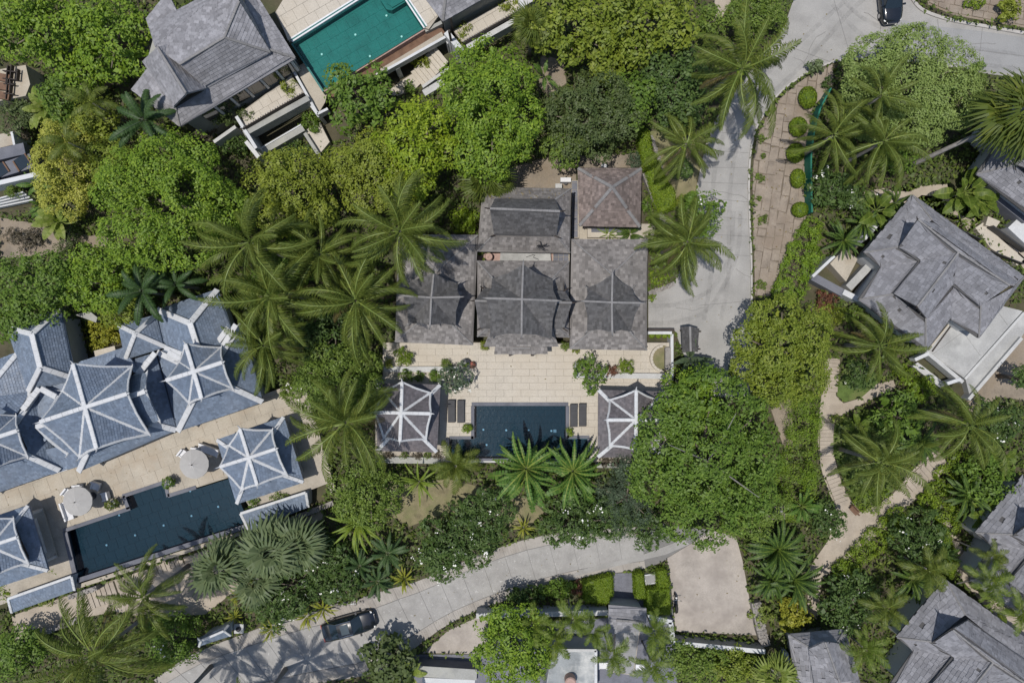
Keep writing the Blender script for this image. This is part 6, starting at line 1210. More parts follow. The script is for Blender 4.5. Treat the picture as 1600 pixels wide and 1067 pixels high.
def car(px, py, z, rz, L, W, Hh, label, suv=False):
    c = P(px, py, z+0.8); root = thing('parked_car', (c.x, c.y, z), label, 'car'); ca, sa = math.cos(rz), math.sin(rz)
    T = lambda x, y, zz: (c.x+x*ca-y*sa, c.y+x*sa+y*ca, z+zz)
    # stations: x, half width low, half width belt, z low, z belt, crown
    st = [(-L/2, .70, .66, .38, .80, .84), (-L/2+.10, .86, .80, .26, .92, .97), (-L*.36, .95, .88, .22, 1.0, 1.05), (-L*.2, .98, .92, .2, 1.0, 1.04), (0, .985, .93, .2, .98, 1.02), (L*.18, .98, .92, .2, .96, 1.02), (L*.30, .96, .90, .22, .90, .97), (L*.41, .92, .82, .24, .80, .86), (L/2-.12, .80, .68, .28, .70, .74), (L/2, .58, .5, .36, .60, .62)]
    mb = MB(); ns = 14
    for x, a, b, z0_, z1_, z2_ in st:
        a *= W/2; b *= W/2; k = Hh/1.45; pr = [(-a*.9, z0_), (-a, z0_+.18), (-a*1.0, (z0_+z1_)/2), (-b*1.0-.02, z1_*k), (-b*.75, lerp(z1_, z2_, .6)*k), (-b*.38, z2_*k), (0, z2_*k+.01)]
        pr = pr+[(-y, zz) for y, zz in reversed(pr[:-1])]+[(a*.5, z0_-.02)]; mb.v += [T(x, y, zz) for y, zz in pr]
    for i in range(len(st)-1):
        for j in range(ns): mb.f.append((i*ns+j, i*ns+(j+1) % ns, (i+1)*ns+(j+1) % ns, (i+1)*ns+j)); mb.mi.append(0)
    mb.f += [tuple(range(ns)), tuple(reversed(range((len(st)-1)*ns, len(st)*ns)))]; mb.mi += [0, 0]; mb.build('body', M['paint_black'], root, True)
    k = Hh; zb = 0.98*Hh/1.45; rb0, rb1, f1, f0 = (-L*.42 if suv else -L*.36), (-L*.34 if suv else -L*.19), L*.08, L*.245; wb, wt = W/2*.88, W/2*.68
    def glass(nm, pts, m='glass'): mb = MB(); i = len(mb.v); n_ = Vector(pts[1])-Vector(pts[0]); mb.poly([T(*p) for p in pts]); mb.build(nm, M[m], root)
    n = 8; roofv = MB()
    for i in range(n+1):
        x = lerp(rb1, f1, i/n); zc = k-0.05+0.05*math.sin(math.pi*i/n); ww = wt*(1-.06*abs(i/n-.4))
        roofv.v += [T(x, -ww, zc-.05), T(x, -ww*.8, zc), T(x, 0, zc+.03), T(x, ww*.8, zc), T(x, ww, zc-.05)]
    for i in range(n):
        for j in range(4): roofv.f.append((i*5+j, i*5+j+1, (i+1)*5+j+1, (i+1)*5+j)); roofv.mi.append(0)
    roofv.build('roof_panel', M['paint_black'], root, True)
    zt = k-.10
    glass('sunroof', [(lerp(rb1, f1, .25), -wt*.7, k+.035), (lerp(rb1, f1, .8), -wt*.7, k+.035), (lerp(rb1, f1, .8), wt*.7, k+.035), (lerp(rb1, f1, .25), wt*.7, k+.035)], 'glass_roof')
    glass('windscreen', [(f0, -wb*.95, zb), (f0+.08, 0, zb+.02), (f0, wb*.95, zb), (f1, wt, zt+.02), (f1, 0, zt+.08), (f1, -wt, zt+.02)]); glass('rear_window', [(rb0, wb*.9, zb), (rb0-.05, 0, zb+.02), (rb0, -wb*.9, zb), (rb1, -wt, zt+.02), (rb1, 0, zt+.08), (rb1, wt, zt+.02)])
    for s in (-1, 1):
        glass('side_window', [(rb0+.1, s*wb, zb), (f0-.05, s*wb, zb), (f1, s*wt, zt), (rb1, s*wt, zt)]); q = T(f0-.25, s*(W/2+.07), .98*Hh/1.45); MB().box(q, (.16, .2, .13), rz).build('mirror', M['paint_black'], root)
        for tx in (rb1, f1): MB().tube([T(rb0 if tx == rb1 else f0, s*wb*.95, zb), T(tx, s*wt, zt+.03)], .035, 5).build('pillar', M['paint_black'], root)
        MB().tube([T(rb1, s*wt, zt+.05), T(f1, s*wt, zt+.05)], .03, 5).build('roof_rail', M['chrome'], root)
        q = T(L/2-.30, s*W*.335, .70*Hh/1.45); MB().lathe(Vector(q)-Vector((0, 0, .06)), [(.16, 0), (.15, .08), (.05, .12)], 10).build('headlight', M['lamp_white'], root); q = T(-L/2+.08, s*W*.33, .86*Hh/1.45); MB().box(q, (.12, .36, .12), rz).build('taillight', M['tail_red'], root)
        for x in (-L*.30, L*.31):
            w_ = MB(); p = T(x, s*(W/2-.13), .33); w_.tube([T(x, s*(W/2-.24), .33), T(x, s*(W/2-.02), .33)], .33, 16); wo = w_.build('wheel', M['rubber'], root); MB().tube([T(x, s*(W/2-.05), .33), T(x, s*(W/2+.0), .33)], .2, 12).build('rim', M['chrome'], wo)
    MB().box(T(-L/2+.01, 0, .62), (.03, .5, .12), rz).build('number_plate', M['lamp_white'], root)
    return root
car(545, 978, 0.03, R(15.5), 4.95, 1.86, 1.46, 'black saloon car driving on the pale panelled lower drive')
car(1391, -5, 0.02, R(-84), 4.8, 1.9, 1.68, 'dark car cut by the frame on the wide upper junction', True)
def motorbike(px, py, z, rz, label):
    c = P(px, py, z+0.5); root = thing('motorbike', (c.x, c.y, z), label, 'motorbike'); ca, sa = math.cos(rz), math.sin(rz); T = lambda x, y, zz: Vector((c.x+x*ca-y*sa, c.y+x*sa+y*ca, z+zz))
    for x in (-.62, .62): pts = [T(x+.29*math.cos(t), 0, .3+.29*math.sin(t)) for t in np.linspace(0, 6.283, 15)]; wh = MB().tube(pts, .055, 6, cap=False).build('wheel', M['rubber'], root); MB().tube([T(x, -.05, .3), T(x, .05, .3)], .16, 10).build('hub', M['chrome'], wh)
    mb = MB(); mb.tube([T(-.75, 0, .72), T(-.45, 0, .70), T(-.1, 0, .58), T(.2, 0, .62), T(.45, 0, .74), T(.62, 0, .9)], [.08, .16, .17, .16, .17, .10], 8); mb.build('body', M['paint_black'], root, True); MB().tube([T(-.68, 0, .84), T(-.35, 0, .83), T(.0, 0, .76)], [.09, .15, .11], 8).build('seat', M['rubber'], root, True)
    MB().tube([T(.45, -.36, 1.0), T(.52, -.12, .98), T(.55, 0, .98), T(.52, .12, .98), T(.45, .36, 1.0)], .025, 6).build('handlebar', M['chrome'], root); MB().tube([T(.55, 0, .95), T(.62, 0, .3)], .05, 6).build('fork', M['chrome'], root); MB().box(T(.62, 0, .62), (.4, .14, .05), rz).build('mudguard', M['paint_black'], root); MB().lathe(T(.64, 0, .82), [(.09, 0), (.1, .05), (.03, .12)], 10).build('headlight', M['lamp_white'], root)
    for s in (-1, 1): MB().tube([T(.48, s*.24, 1.0), T(.50, s*.32, 1.16)], .012, 4).build('mirror_stem', M['chrome'], root); MB().box(T(.50, s*.34, 1.2), (.03, .13, .09), rz).build('mirror', M['iron'], root)
    return root
motorbike(1056, 943, 0.09, R(93), 'dark motorbike parked at the edge of the tan parking pad')
# ------------------------------------------------------------------ trees and plants
T_ = tree
T_(62, 36, 84, 9.5, 'lf_bright', 'dense bright green tree filling the picture corner by the roof deck', 0.36, cr=0.7, nl=8, ry=62)
T_(172, 55, 66, 9.5, 'lf_bright', 'bright green tree overhanging the grey slate roof beside the corner tree', 0.36, cr=0.7)
T_(128, 108, 34, 7, 'lf_bright', 'small bright crown below the two corner forest trees', 0.34)
T_(95, 262, 46, 6.5, 'lf_bamboo', 'feathery yellow green bamboo clump near the white edge house', 0.20, name='bamboo', cat='bamboo', ry=74, cr=0.5, nl=9, fill=0.8)
T_(170, 255, 42, 6.0, 'lf_yolive', 'olive yellow tree between bamboo and large round green tree', 0.26)
T_(255, 312, 116, 11, 'lf_bright', 'very large round bright green tree in the middle of the forest', 0.26, nl=11, cr=0.62, flat=0.5)
T_(455, 300, 74, 8.5, 'lf_olive', 'round olive green tree below the lower slate house balcony', 0.26, nl=9, cr=0.55, flat=0.6)
T_(588, 262, 88, 7.5, 'lf_olive', 'broad dull olive tree behind the brightest lime green tree', 0.25, nl=9, cr=0.55, ry=72)
T_(647, 228, 72, 9.5, 'lf_lime', 'brightest lime green tree below the teal raised pool', 0.30, nl=8, cr=0.62, ry=82)
T_(560, 150, 56, 8.5, 'lf_green', 'dark green tree leaning over the corner of the teal pool', 0.38, nl=8, cr=0.62)
T_(766, 168, 78, 10.5, 'lf_bright', 'tall bright green tree beside the pale pool stairs', 0.28, nl=11, cr=0.7, ry=110)
T_(898, 32, 76, 10, 'lf_yolive', 'yellow green large leaved tree near the fan palm by the balcony', 0.42, nl=8, cr=0.65, ry=68)
T_(1010, 30, 82, 10, 'lf_yolive', 'yellow green large leaved tree beside the dirt track', 0.42, nl=8, cr=0.68, ry=58)
T_(955, 92, 34, 7, 'lf_yolive', 'small yellow green tree hanging between two large leaved trees', 0.36, ry=45)
T_(925, 178, 78, 8.5, 'lf_darkolive', 'grey green dark olive tree behind the square brown roof', 0.26, nl=9, cr=0.5, ry=70)
T_(1055, 135, 60, 8, 'lf_dark', 'dark leafy tree beside the tall coconut palm at the road', 0.34, nl=8, cr=0.55, ry=66)
T_(990, 152, 44, 8, 'lf_green', 'mid green tree between the dark olive tree and dark leafy tree', 0.36, cr=0.55)
T_(885, 222, 40, 6, 'lf_soft', 'soft green small tree behind the slate walkway yard', 0.26, cr=0.5)
T_(1108, 32, 26, 6, 'lf_soft', 'small soft green tree at the dirt track', 0.3)
T_(1185, 18, 46, 5, 'lf_soft', 'wide soft green bush mass beside the upper road junction', 0.2, cat='bush', cr=0.45, ry=44, nl=8)
T_(1420, 132, 112, 8, 'lf_sage', 'huge pale sage green tree spreading beside the upper junction', 0.20, nl=12, cr=0.42, ry=94, flat=0.42, density=1.35, lobes=[(0.1, -0.45, .45), (.55, -.2, .42), (.6, .3, .38), (.15, .4, .45), (-.45, -.35, .42), (-.6, .1, .36), (-.5, .5, .34), (.3, .65, .3), (-.1, 0, .5), (.35, .1, .5), (.0, -.7, .28), (.8, .05, .22)])
T_(1400, 235, 40, 4, 'lf_green', 'shaded green shrub mass at the foot of the sage green tree', 0.3, cat='shrub', ry=34)
T_(1225, 548, 82, 10, 'lf_yolive', 'rounded olive yellow tree at the end of the driveway', 0.24, nl=10, cr=0.52, ry=90, flat=0.55)
T_(1106, 720, 120, 11, 'lf_green', 'huge green tree covering the pavilion beside the lower drive', 0.30, nl=12, cr=0.62, ry=138, flat=0.5, bare=3)
T_(1085, 622, 56, 9.5, 'lf_bright', 'bright green crown at the driveway side of the huge tree', 0.26, cr=0.55)
T_(978, 778, 44, 6.5, 'lf_grey', 'feathery grey green needle tree beside the huge tree', 0.16, name='feathery_tree', cr=0.55, ry=64, aspect=0.2, fill=0.6)
T_(1180, 790, 54, 7, 'lf_soft', 'soft green tree touching the huge tree near the parking pad', 0.22, cr=0.5, ry=64)
T_(530, 598, 68, 7.5, 'lf_soft', 'soft feathery green tree between the palms and pool terrace', 0.22, nl=9, cr=0.5, ry=72, fill=0.85)
T_(572, 775, 60, 6, 'lf_soft', 'soft feathery green tree below the palm shaded pavilion', 0.22, nl=8, cr=0.5, ry=52, fill=0.85)
T_(60, 448, 66, 8, 'lf_green', 'mid green tree behind the rear blue roof near the clearing', 0.30, nl=8, cr=0.55, ry=62)
T_(146, 438, 62, 8, 'lf_bright', 'bright green tree between the rear blue roof and dark cycad', 0.28, nl=8, cr=0.55, ry=58)
T_(180, 478, 34, 6, 'lf_yolive', 'olive shrub tree hanging over the yellow croton', 0.26)
T_(20, 500, 40, 6.5, 'lf_green', 'green tree brushing the white ridge of rear blue roof', 0.32)
T_(145, 188, 36, 5, 'lf_olive', 'loose olive bush below the forest edge beside thin palm', 0.3)
T_(92, 152, 34, 5.0, 'lf_green', 'green bush beside the tan roof deck', 0.3)
T_(25, 180, 32, 3.0, 'lf_darkolive', 'dark low bush between roof deck and white edge house', 0.28)
T_(430, 420, 58, 5, 'lf_green', 'shaded green tree hidden between the coconut palms', 0.3)
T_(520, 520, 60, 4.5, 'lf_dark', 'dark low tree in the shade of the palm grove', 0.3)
T_(340, 340, 40, 6, 'lf_green', 'green tree at the edge of the very large round tree', 0.28)
T_(235, 425, 40, 5, 'lf_dark', 'dark shrubby tree between the large round tree and cycad', 0.3)
T_(800, 1012, 66, 8, 'lf_bright', 'bright green tree beside the broad white capped wall', 0.28, nl=9, cr=0.55, ry=66)
T_(20, 1020, 42, 4.5, 'lf_green', 'round green bush by the stone wall near picture corner', 0.3)
T_(268, 1000, 46, 3.5, 'lf_green', 'dark green bush between the big palms and tiny blue roof', 0.26, flowers=30)
T_(605, 1040, 46, 4.5, 'lf_darkolive', 'mottled leafy bush beside the lower drive shadow', 0.5, aspect=0.6, cr=0.6)
T_(1085, 1036, 52, 3.5, 'lf_soft', 'soft green shrub bank below the white boundary wall', 0.24, ry=30)
T_(1150, 1045, 46, 3.2, 'lf_yolive', 'yellow green shrub bank below the end of boundary wall', 0.26, ry=28)
T_(1405, 650, 42, 4.5, 'lf_green', 'dark lush shrub between the path fork and terrace', 0.42, aspect=0.4)
T_(1330, 945, 52, 4.5, 'lf_dark', 'dark shrub with white flowers beside the stepped path end', 0.3, flowers=30)
T_(1565, 660, 36, 4.5, 'lf_dark', 'dark shrub with white flowers beside the gravel court', 0.24, flowers=25)
T_(1545, 750, 42, 4, 'lf_green', 'green bush mass above the villa at the picture edge', 0.34)
T_(1600, 590, 22, 5, 'lf_dark', 'dark shaded bush past the corner of gravel court', 0.3)
# frangipani with white flowers
FG = 'frangipani trees with white flowers'
def frang(x, y, r, h, l, n=50, ry=None, m='lf_dark', **k): T_(x, y, r, h, m, l, 0.32, 'frangipani', 'frangipani_tree', ry, None, 8, 0.42, FG, 0.9, 0.36, int(n*0.5), 0.6, **k)
frang(716, 842, 66, 5, 'large frangipani with white flowers overhanging the lower drive', 150, 56); frang(765, 806, 46, 5, 'frangipani with white flowers on the dry lawn edge', 90, 44); frang(688, 876, 42, 4.5, 'frangipani with white flowers nearest the paired dark cycads', 80, 34)
frang(890, 818, 50, 5, 'frangipani below the spiky leaf plants on the drive bend', 60, 42); frang(945, 812, 44, 5, 'frangipani beside the feathery grey tree on the drive bend', 40, 36); frang(1015, 832, 36, 5, 'frangipani under the edge of the huge tree', 20, 28)
frang(460, 915, 56, 4.5, 'frangipani between the silver fan palms and the saloon car', 110, 46); frang(425, 950, 46, 4, 'frangipani with white flowers beside the drive kerb plants', 90, 34); frang(528, 915, 34, 4, 'small frangipani above the black saloon car', 60, 30); frang(512, 872, 34, 4, 'dark frangipani behind the small dark cycads', 40, 30)
frang(1100, 333, 36, 4.5, 'frangipani at the road beside the driveway coconut palm', 30, 36, 'lf_green'); frang(1300, 288, 34, 4, 'frangipani with white flowers beside the green netting fence', 70, 34); frang(1338, 310, 26, 3.5, 'small frangipani at the top of the villa path', 40, 22)
frang(1442, 842, 46, 4.5, 'frangipani with white flowers inside the lime hedge garden', 80, 44); frang(1296, 812, 28, 3.5, 'round frangipani beside the garden bench', 20, 32); frang(1345, 588, 24, 3, 'small frangipani on the verge below the garden palm', 25, 26)
T_(712, 592, 27, 3.2, 'lf_grey', 'sparse frangipani at the corner of palm shaded pavilion', 0.26, 'frangipani', 'frangipani_tree', None, None, 6, 0.3, FG, 0.5, 0.4, 25, 0.7, z0=0.9)
T_(925, 585, 27, 3.4, 'lf_green', 'sparse frangipani on the terrace beside the round topiary', 0.26, 'frangipani', 'frangipani_tree', 32, None, 7, 0.3, FG, 0.5, 0.4, 10, 0.7, z0=0.9)
frang(1066, 265, 16, 3, 'tiny frangipani on the dry lawn by the road palm', 10, 18)
# coconut palms
CP = 'coconut palms'
def coco(x, y, r, h, l, n=24, k='coco', lean=(0, 0)): palm(x, y, r*1.0, h, k, l, n+2, group=CP, lean=lean)
coco(391, 380, 82, 10, 'coconut palm beside the very large round green tree', lean=(1.2, -.5)); coco(424, 463, 80, 9.5, 'coconut palm in the grove nearest the rear blue roof', lean=(1, .3)); coco(556, 470, 80, 9, 'coconut palm in the grove nearest the dark west roof', lean=(-.5, -.6)); coco(625, 362, 84, 11, 'tallest coconut palm overhanging the dark house roof', 28, lean=(-.8, .5)); coco(500, 398, 66, 8, 'half hidden coconut palm in the middle of the grove', 20, lean=(.3, .6)); coco(412, 540, 62, 8, 'coconut palm drooping over the blue tiled roof edge', 20, lean=(.8, 0))
coco(540, 660, 78, 9, 'coconut palm beside the palm shaded pavilion', 24, lean=(-.6, .4)); coco(1160, 108, 84, 10.5, 'tall coconut palm casting its shadow on the road', 24, lean=(-1.0, .4)); coco(1072, 226, 58, 6.5, 'low coconut palm on the dry lawn beside the road', 20); coco(1074, 378, 64, 8, 'coconut palm at the corner of the driveway and road', 26, lean=(-.6, 0))
coco(1376, 150, 50, 8.5, 'coconut palm growing out of the sage green tree', 18); coco(1302, 212, 56, 6.5, 'coconut palm beside the green fence with yellowing frond', 18); coco(1380, 222, 64, 7.5, 'wide coconut palm at the foot of the sage green tree', 20)
coco(1374, 540, 58, 6.5, 'coconut palm on the verge beside the villa terrace', 18); coco(1514, 664, 64, 8, 'coconut palm below the gravel court', 20, lean=(.4, .5)); coco(1376, 722, 66, 7.5, 'coconut palm in the bed between the two garden paths', 20)
coco(225, 932, 60, 8, 'coconut palm over the striped steps below the villa pool', 20); coco(148, 1022, 92, 10, 'largest coconut palm near the picture corner and stone wall', 22)
coco(383, 1136, 58, 10, 'coconut palm leaning in over the drive from beyond the lower edge', 22); coco(325, 1160, 66, 9, 'coconut palm beyond the lower edge between its two neighbours', 20); coco(470, 1165, 60, 10.5, 'coconut palm beyond the lower edge nearest the mottled bush', 18); coco(236, 1142, 60, 11, 'coconut palm beyond the lower edge beside the largest palm', 22)
def areca(x, y, r, h, l, n=12, k='areca', nm='areca_palm', g='small areca palms'): palm(x, y, r, h, k, l, n, 'palm', nm, tr=0.07, group=g)
areca(142, 160, 36, 6, 'thin small palm beside the loose olive bush', 9); areca(104, 222, 34, 6.5, 'arching palm growing out of the bamboo clump', 8)
areca(832, 975, 30, 5, 'pale small palm beside the bright tree at the white wall', 12, 'lightareca'); areca(866, 1000, 28, 4.5, 'pale small palm above the flat peeling roof', 12, 'lightareca'); areca(895, 968, 30, 5.5, 'pale small palm at the middle of long white wall', 12, 'lightareca'); areca(926, 985, 26, 4.5, 'pale small palm nearest the gate roof', 12, 'lightareca'); areca(955, 1022, 32, 5, 'pale small palm on the shaded side of grey walk', 12, 'lightareca'); areca(1022, 985, 32, 5, 'pale small palm below the motorbike wall', 12, 'lightareca'); areca(1018, 1035, 34, 4.5, 'pale small palm at the end of grey walk', 12, 'lightareca'); areca(842, 1035, 24, 4, 'pale small palm beside the pinkish chimney pot roof', 10, 'lightareca')
areca(1350, 1012, 36, 5, 'pale feathery palm beside the house with missing shingles', 12, 'lightareca'); areca(1385, 950, 34, 4.5, 'green palm at the corner of the large lower villa', 12); areca(1450, 890, 36, 4.5, 'green palm between frangipani garden and the large lower villa', 12); areca(1545, 908, 34, 6, 'bright palm with a long thin leaning trunk beside villa', 12, 'lightareca'); areca(1590, 955, 34, 6, 'bright palm at the picture edge beside the large lower villa', 12, 'lightareca'); areca(1548, 868, 26, 5, 'dull small palm above the thin leaning palms', 10)
palm(225, 188, 50, 6.5, 'bushy', 'dark bushy palm beside the grey slate gable', 12, 'palm', 'bushy_palm', tr=0.14); palm(222, 455, 46, 6, 'bushy', 'dark bushy palm hanging over the rear blue roof', 12, 'palm', 'bushy_palm', tr=0.14); palm(275, 445, 36, 5, 'bushy', 'smaller dull bushy palm beside the rear blue roof ridge', 10, 'palm', 'bushy_palm', tr=0.14)
FP = 'silver green fan palms'
for x, y, r, h, n, l in ((428, 858, 50, 4.2, 22, 'silver green fan palm in the middle of its trio'), (345, 884, 44, 4, 20, 'silver green fan palm nearest the striped steps'), (468, 848, 42, 4, 20, 'silver green fan palm nearest the lean-to roof'), (400, 906, 36, 3.4, 16, 'low silver green fan palm towards the drive')): palm(x, y, r, h, 'fan', l, n, 'fan palm', 'fan_palm', tr=0.13, group=FP)
palm(1588, 182, 66, 8, 'fangreen', 'shaggy green fan palm with a long leaning trunk', 26, 'fan palm', 'fan_palm', tr=0.2, lean=(-4.6, -2.2)); palm(830, 42, 34, 6, 'fangreen', 'green fan palm at the end of the neighbour balcony', 14, 'fan palm', 'fan_palm', tr=0.12); palm(760, 282, 40, 4.5, 'fangreen', 'green fan palm behind the saddle roof', 16, 'fan palm', 'fan_palm', tr=0.1); palm(1570, 1050, 20, 3, 'fanpale', 'pale small fan palm at the large lower villa', 8, 'fan palm', 'fan_palm')
palm(1210, 1050, 34, 3, 'fanpale', 'pale silver fan palm beside the house with missing shingles', 14, 'fan palm', 'fan_palm', tr=0.1)
CY = 'small dark cycads by the lower drive'
for x, y, r, l in ((606, 864, 27, 'small dark cycad nearest the large frangipani'), (562, 884, 25, 'small dark cycad farthest from the lower drive panels'), (590, 908, 24, 'small dark cycad nearest the lower drive')): palm(x, y, r, 1.6, 'cycad', l, 22, 'cycad', 'cycad', tr=0.12, group=CY)
# big leaf plants
clump(822, 732, 56, 4.0, 'spiky', 'big spiky leaved plant overhanging the pool end, nearer the palm bush', 30, name='spiky_plant', group='big spiky leaved plants', tilt=2.0); clump(895, 736, 52, 3.8, 'spiky', 'big spiky leaved plant beside the frangipani and huge tree', 30, name='spiky_plant', group='big spiky leaved plants', tilt=2.0)
clump(822, 745, 52, 2.6, 'banana', 'banana plant under the first big spiky plant', 12, name='banana_plant'); clump(893, 752, 46, 2.6, 'banana', 'banana plant under the second big spiky plant', 12, name='banana_plant')
palm(712, 728, 36, 2.6, 'areca', 'yellowing bushy palm at the pool terrace corner', 18, 'palm', 'areca_palm'); clump(655, 752, 34, 1.8, 'strap', 'strappy green plant below the pavilion retaining wall', 18); clump(560, 815, 44, 2.2, 'strap', 'spiky strap leaved plant beside the tan side wall', 30, name='yucca_plant')
clump(1078, 560, 30, 2.0, 'agave', 'grey green agave at the foot of dark shrine', 9, name='agave_plant'); clump(1140, 600, 26, 2.4, 'agave', 'grey green agave between the huge tree and olive yellow tree', 8, name='agave_plant')
for x, y, r, n, k, l in ((72, 172, 30, 14, 'varieg', 'pale variegated plant beside the tan roof deck'), (92, 196, 28, 12, 'varieg', 'pale variegated plant above the bamboo clump'), (92, 345, 30, 18, 'varieg', 'pale yellow leaved croton below the bamboo clump'), (60, 288, 26, 9, 'banana', 'dark banana leaves beside the white louvres'), (68, 322, 24, 8, 'banana', 'banana leaves between the louvres and pale croton'), (850, 120, 26, 7, 'banana', 'thin banana plant at the forest clearing'),
    (1368, 330, 34, 12, 'broad', 'broad leaved plant above the pale villa court'), (1318, 376, 30, 14, 'darkbroad', 'dense leaved plant beside the long lime hedge'), (1348, 350, 26, 12, 'darkbroad', 'dense leaved plant between frangipani and villa court'), (1398, 318, 26, 10, 'darkbroad', 'dense leaved plant at the top corner of the villa roof'), (1505, 302, 38, 14, 'broad', 'big leaved plant above the stair landing'), (1530, 318, 28, 9, 'broad', 'big leaved plant against the villa below the fan palm'), (1500, 345, 16, 9, 'strap', 'small strappy plant beside the stair landing'),
    (1340, 668, 24, 12, 'broad', 'pale broad leaved plant at the path bend'), (1436, 690, 34, 16, 'darkbroad', 'dark leafy plant between the two garden palms'), (1555, 720, 28, 14, 'broad', 'broad leaved plant at the picture edge below court'), (1510, 772, 38, 16, 'darkbroad', 'lush dark plant beside the villa cut by the edge'), (1535, 800, 28, 12, 'broad', 'light leaved plant touching the villa cut by the edge'), (1555, 945, 34, 9, 'broad', 'bright broad leaved plant beside the leaning palms'),
    (1252, 790, 28, 14, 'banana', 'bright long leaved plant beside the round frangipani'), (1215, 858, 44, 22, 'darkbroad', 'dark long leaved plant at the parking pad edge'), (1240, 905, 42, 18, 'darkbroad', 'dark long leaved plant beside the stepped path'), (1205, 905, 34, 16, 'darkbroad', 'dark long leaved plant above the thick stone wall'), (1425, 905, 32, 14, 'darkbroad', 'dark leafy plant below the frangipani garden'), (1470, 865, 26, 12, 'darkbroad', 'dark leafy plant at the lime hedge end'),
    (950, 367, 18, 12, 'strap', 'bright strappy plants in the trough yard'), (985, 366, 20, 14, 'darkbroad', 'green leafy plants at the end of trough yard'), (640, 1050, 28, 10, 'varieg', 'mottled broad leaves beside the broad white wall')): clump(x, y, r, 1.9 if r > 25 else 1.0, k, l, n*2 if k == 'darkbroad' else n)
YB = 'yellow strappy plants along the drive kerb'
for x, y, r, l in ((425, 982, 18, 'yellow strappy plant at the kerb near tiny blue roof'), (505, 950, 20, 'yellow strappy plant at the kerb right above the saloon car'), (480, 962, 18, 'yellow strappy plant at the kerb behind the saloon car'), (632, 903, 20, 'yellow strappy plant at the kerb beside the cycads'), (818, 824, 16, 'yellow strappy plant at the dry lawn corner'), (366, 962, 12, 'yellow strappy plant beside the stone lamp pillar'), (372, 930, 12, 'yellow strappy plant on the tan ramp'), (384, 838, 11, 'yellow green strappy plant above the silver fan palms')): clump(x, y, r, 0.8, 'yellow', l.replace('right above', 'just above'), 20, name='strappy_plant', group=YB)
# shrubs
S = shrub
S(155, 522, 30, 1.8, 'lf_yellow', 'yellow croton bush in the gap between the blue roofs', 0.3, 'croton', 'croton_bush'); S(1242, 962, 30, 3, 'lf_yellow', 'yellow leaved tree beside the thick stone wall', 0.3, 'tree', 'yellow_tree'); S(1192, 962, 18, 1.4, 'lf_varieg', 'pale yellow shrub on top of the thick stone wall', 0.24)
S(725, 343, 26, 1.6, 'lf_hedge', 'lime green shrub beside the saddle roof', 0.3, ry=24); S(345, 178, 22, 4.4, 'lf_darkolive', 'shaggy planter shrub on the slate house balcony end', 0.2, ry=18); S(452, 138, 17, 4.4, 'lf_olive', 'pale planter shrub at the pool end of balcony', 0.18); S(318, 205, 18, 2.4, 'lf_dry', 'dry pinkish shrub below the slate house eaves', 0.16); S(382, 180, 18, 4.2, 'lf_darkolive', 'bushy planter shrub at the balcony railing corner', 0.18)
S(485, 188, 20, 1.8, 'lf_green', 'feathery green shrub in the lower balcony planter', 0.2); S(727, 50, 17, 4.2, 'lf_olive', 'pale planter shrub at the near end of neighbour balcony', 0.18); S(795, 14, 18, 4.2, 'lf_olive', 'pale planter shrub at the far end of neighbour balcony', 0.18); S(657, 97, 18, 1.6, 'lf_olive', 'low planter shrub beside the pale stairs', 0.16, ry=9); S(640, 137, 11, 1.2, 'lf_green', 'small shrub on the stairs landing', 0.16); S(505, 230, 10, 0.8, 'lf_green', 'round green plant on the lower deck', 0.16)
for x, y, r, l, h, m in ((630, 557, 16, 'round lime bush on the terrace near the grey wall', 1.3, 'lf_hedge'), (978, 573, 14, 'round lime topiary on the terrace near the driveway planter', 1.4, 'lf_hedge'), (634, 588, 12, 'green shrub behind the palm shaded pavilion, outer one', 1.0, 'lf_green'), (655, 588, 8, 'small green shrub in the middle behind the pavilion', 0.9, 'lf_green'), (681, 588, 12, 'green shrub behind the pavilion next to the sparse frangipani', 1.0, 'lf_green'), (697, 570, 10, 'pale shrub in front of the grey terrace wall', 1.0, 'lf_soft'), (608, 568, 8, 'small olive shrub at the terrace corner', 0.8, 'lf_olive'), (957, 580, 10, 'reddish shrub between the frangipani and round topiary', 0.9, 'lf_red'), (882, 541, 8, 'small green shrub in the roof gap on the driveway side', 1.0, 'lf_soft'), (900, 545, 7, 'flat olive shrub below the east roof eaves', 0.4, 'lf_olive'), (757, 539, 8, 'small olive shrub in the roof gap on the palm side', 0.7, 'lf_olive'), (729, 668, 9, 'lime potted shrub at the pool corner near the palm shaded pavilion', 0.8, 'lf_hedge'), (890, 675, 7, 'lime potted shrub at the pool corner near the huge tree', 0.8, 'lf_hedge')): S(x, y, r, h, m, l, 0.12, z0=0.9, cr=0.2)
pot(727, 568, ZD, 0.45, 0.5, 'render', 'lf_soft', 'grey ring planter pot beside the grey terrace wall', 0.12, 6, 0.3); pot(904, 572, ZD, 0.45, 0.5, 'render', 'lf_soft', 'round pot behind the terrace frangipani', 0.14, 9, 0.5); pot(738, 570, ZD, 0.3, 0.4, 'terracotta', 'lf_dry', 'small brown pot next to the grey ring planter', 0.1, 5, 0.3)
for i, x in enumerate((598, 622, 642, 657, 674)): S(x+10, 712, 8, 0.5, ('lf_dry', 'lf_soft')[i % 2], 'low '+('dry brown', 'green')[i % 2]+' shrub in the strip below the palm shaded pavilion', 0.12, z0=0.9, cr=0.18, group='low shrubs in the strip below the pavilion')
for x, l in ((945, 'low shrub below the pavilion under the huge tree, outer one'), (962, 'low shrub below the pavilion beside the huge tree crown')): S(x, 722, 9, 0.6, 'lf_dry', l, 0.14, z0=0.9, cr=0.18)
SB = 'small shrubs scattered on the stone bank'
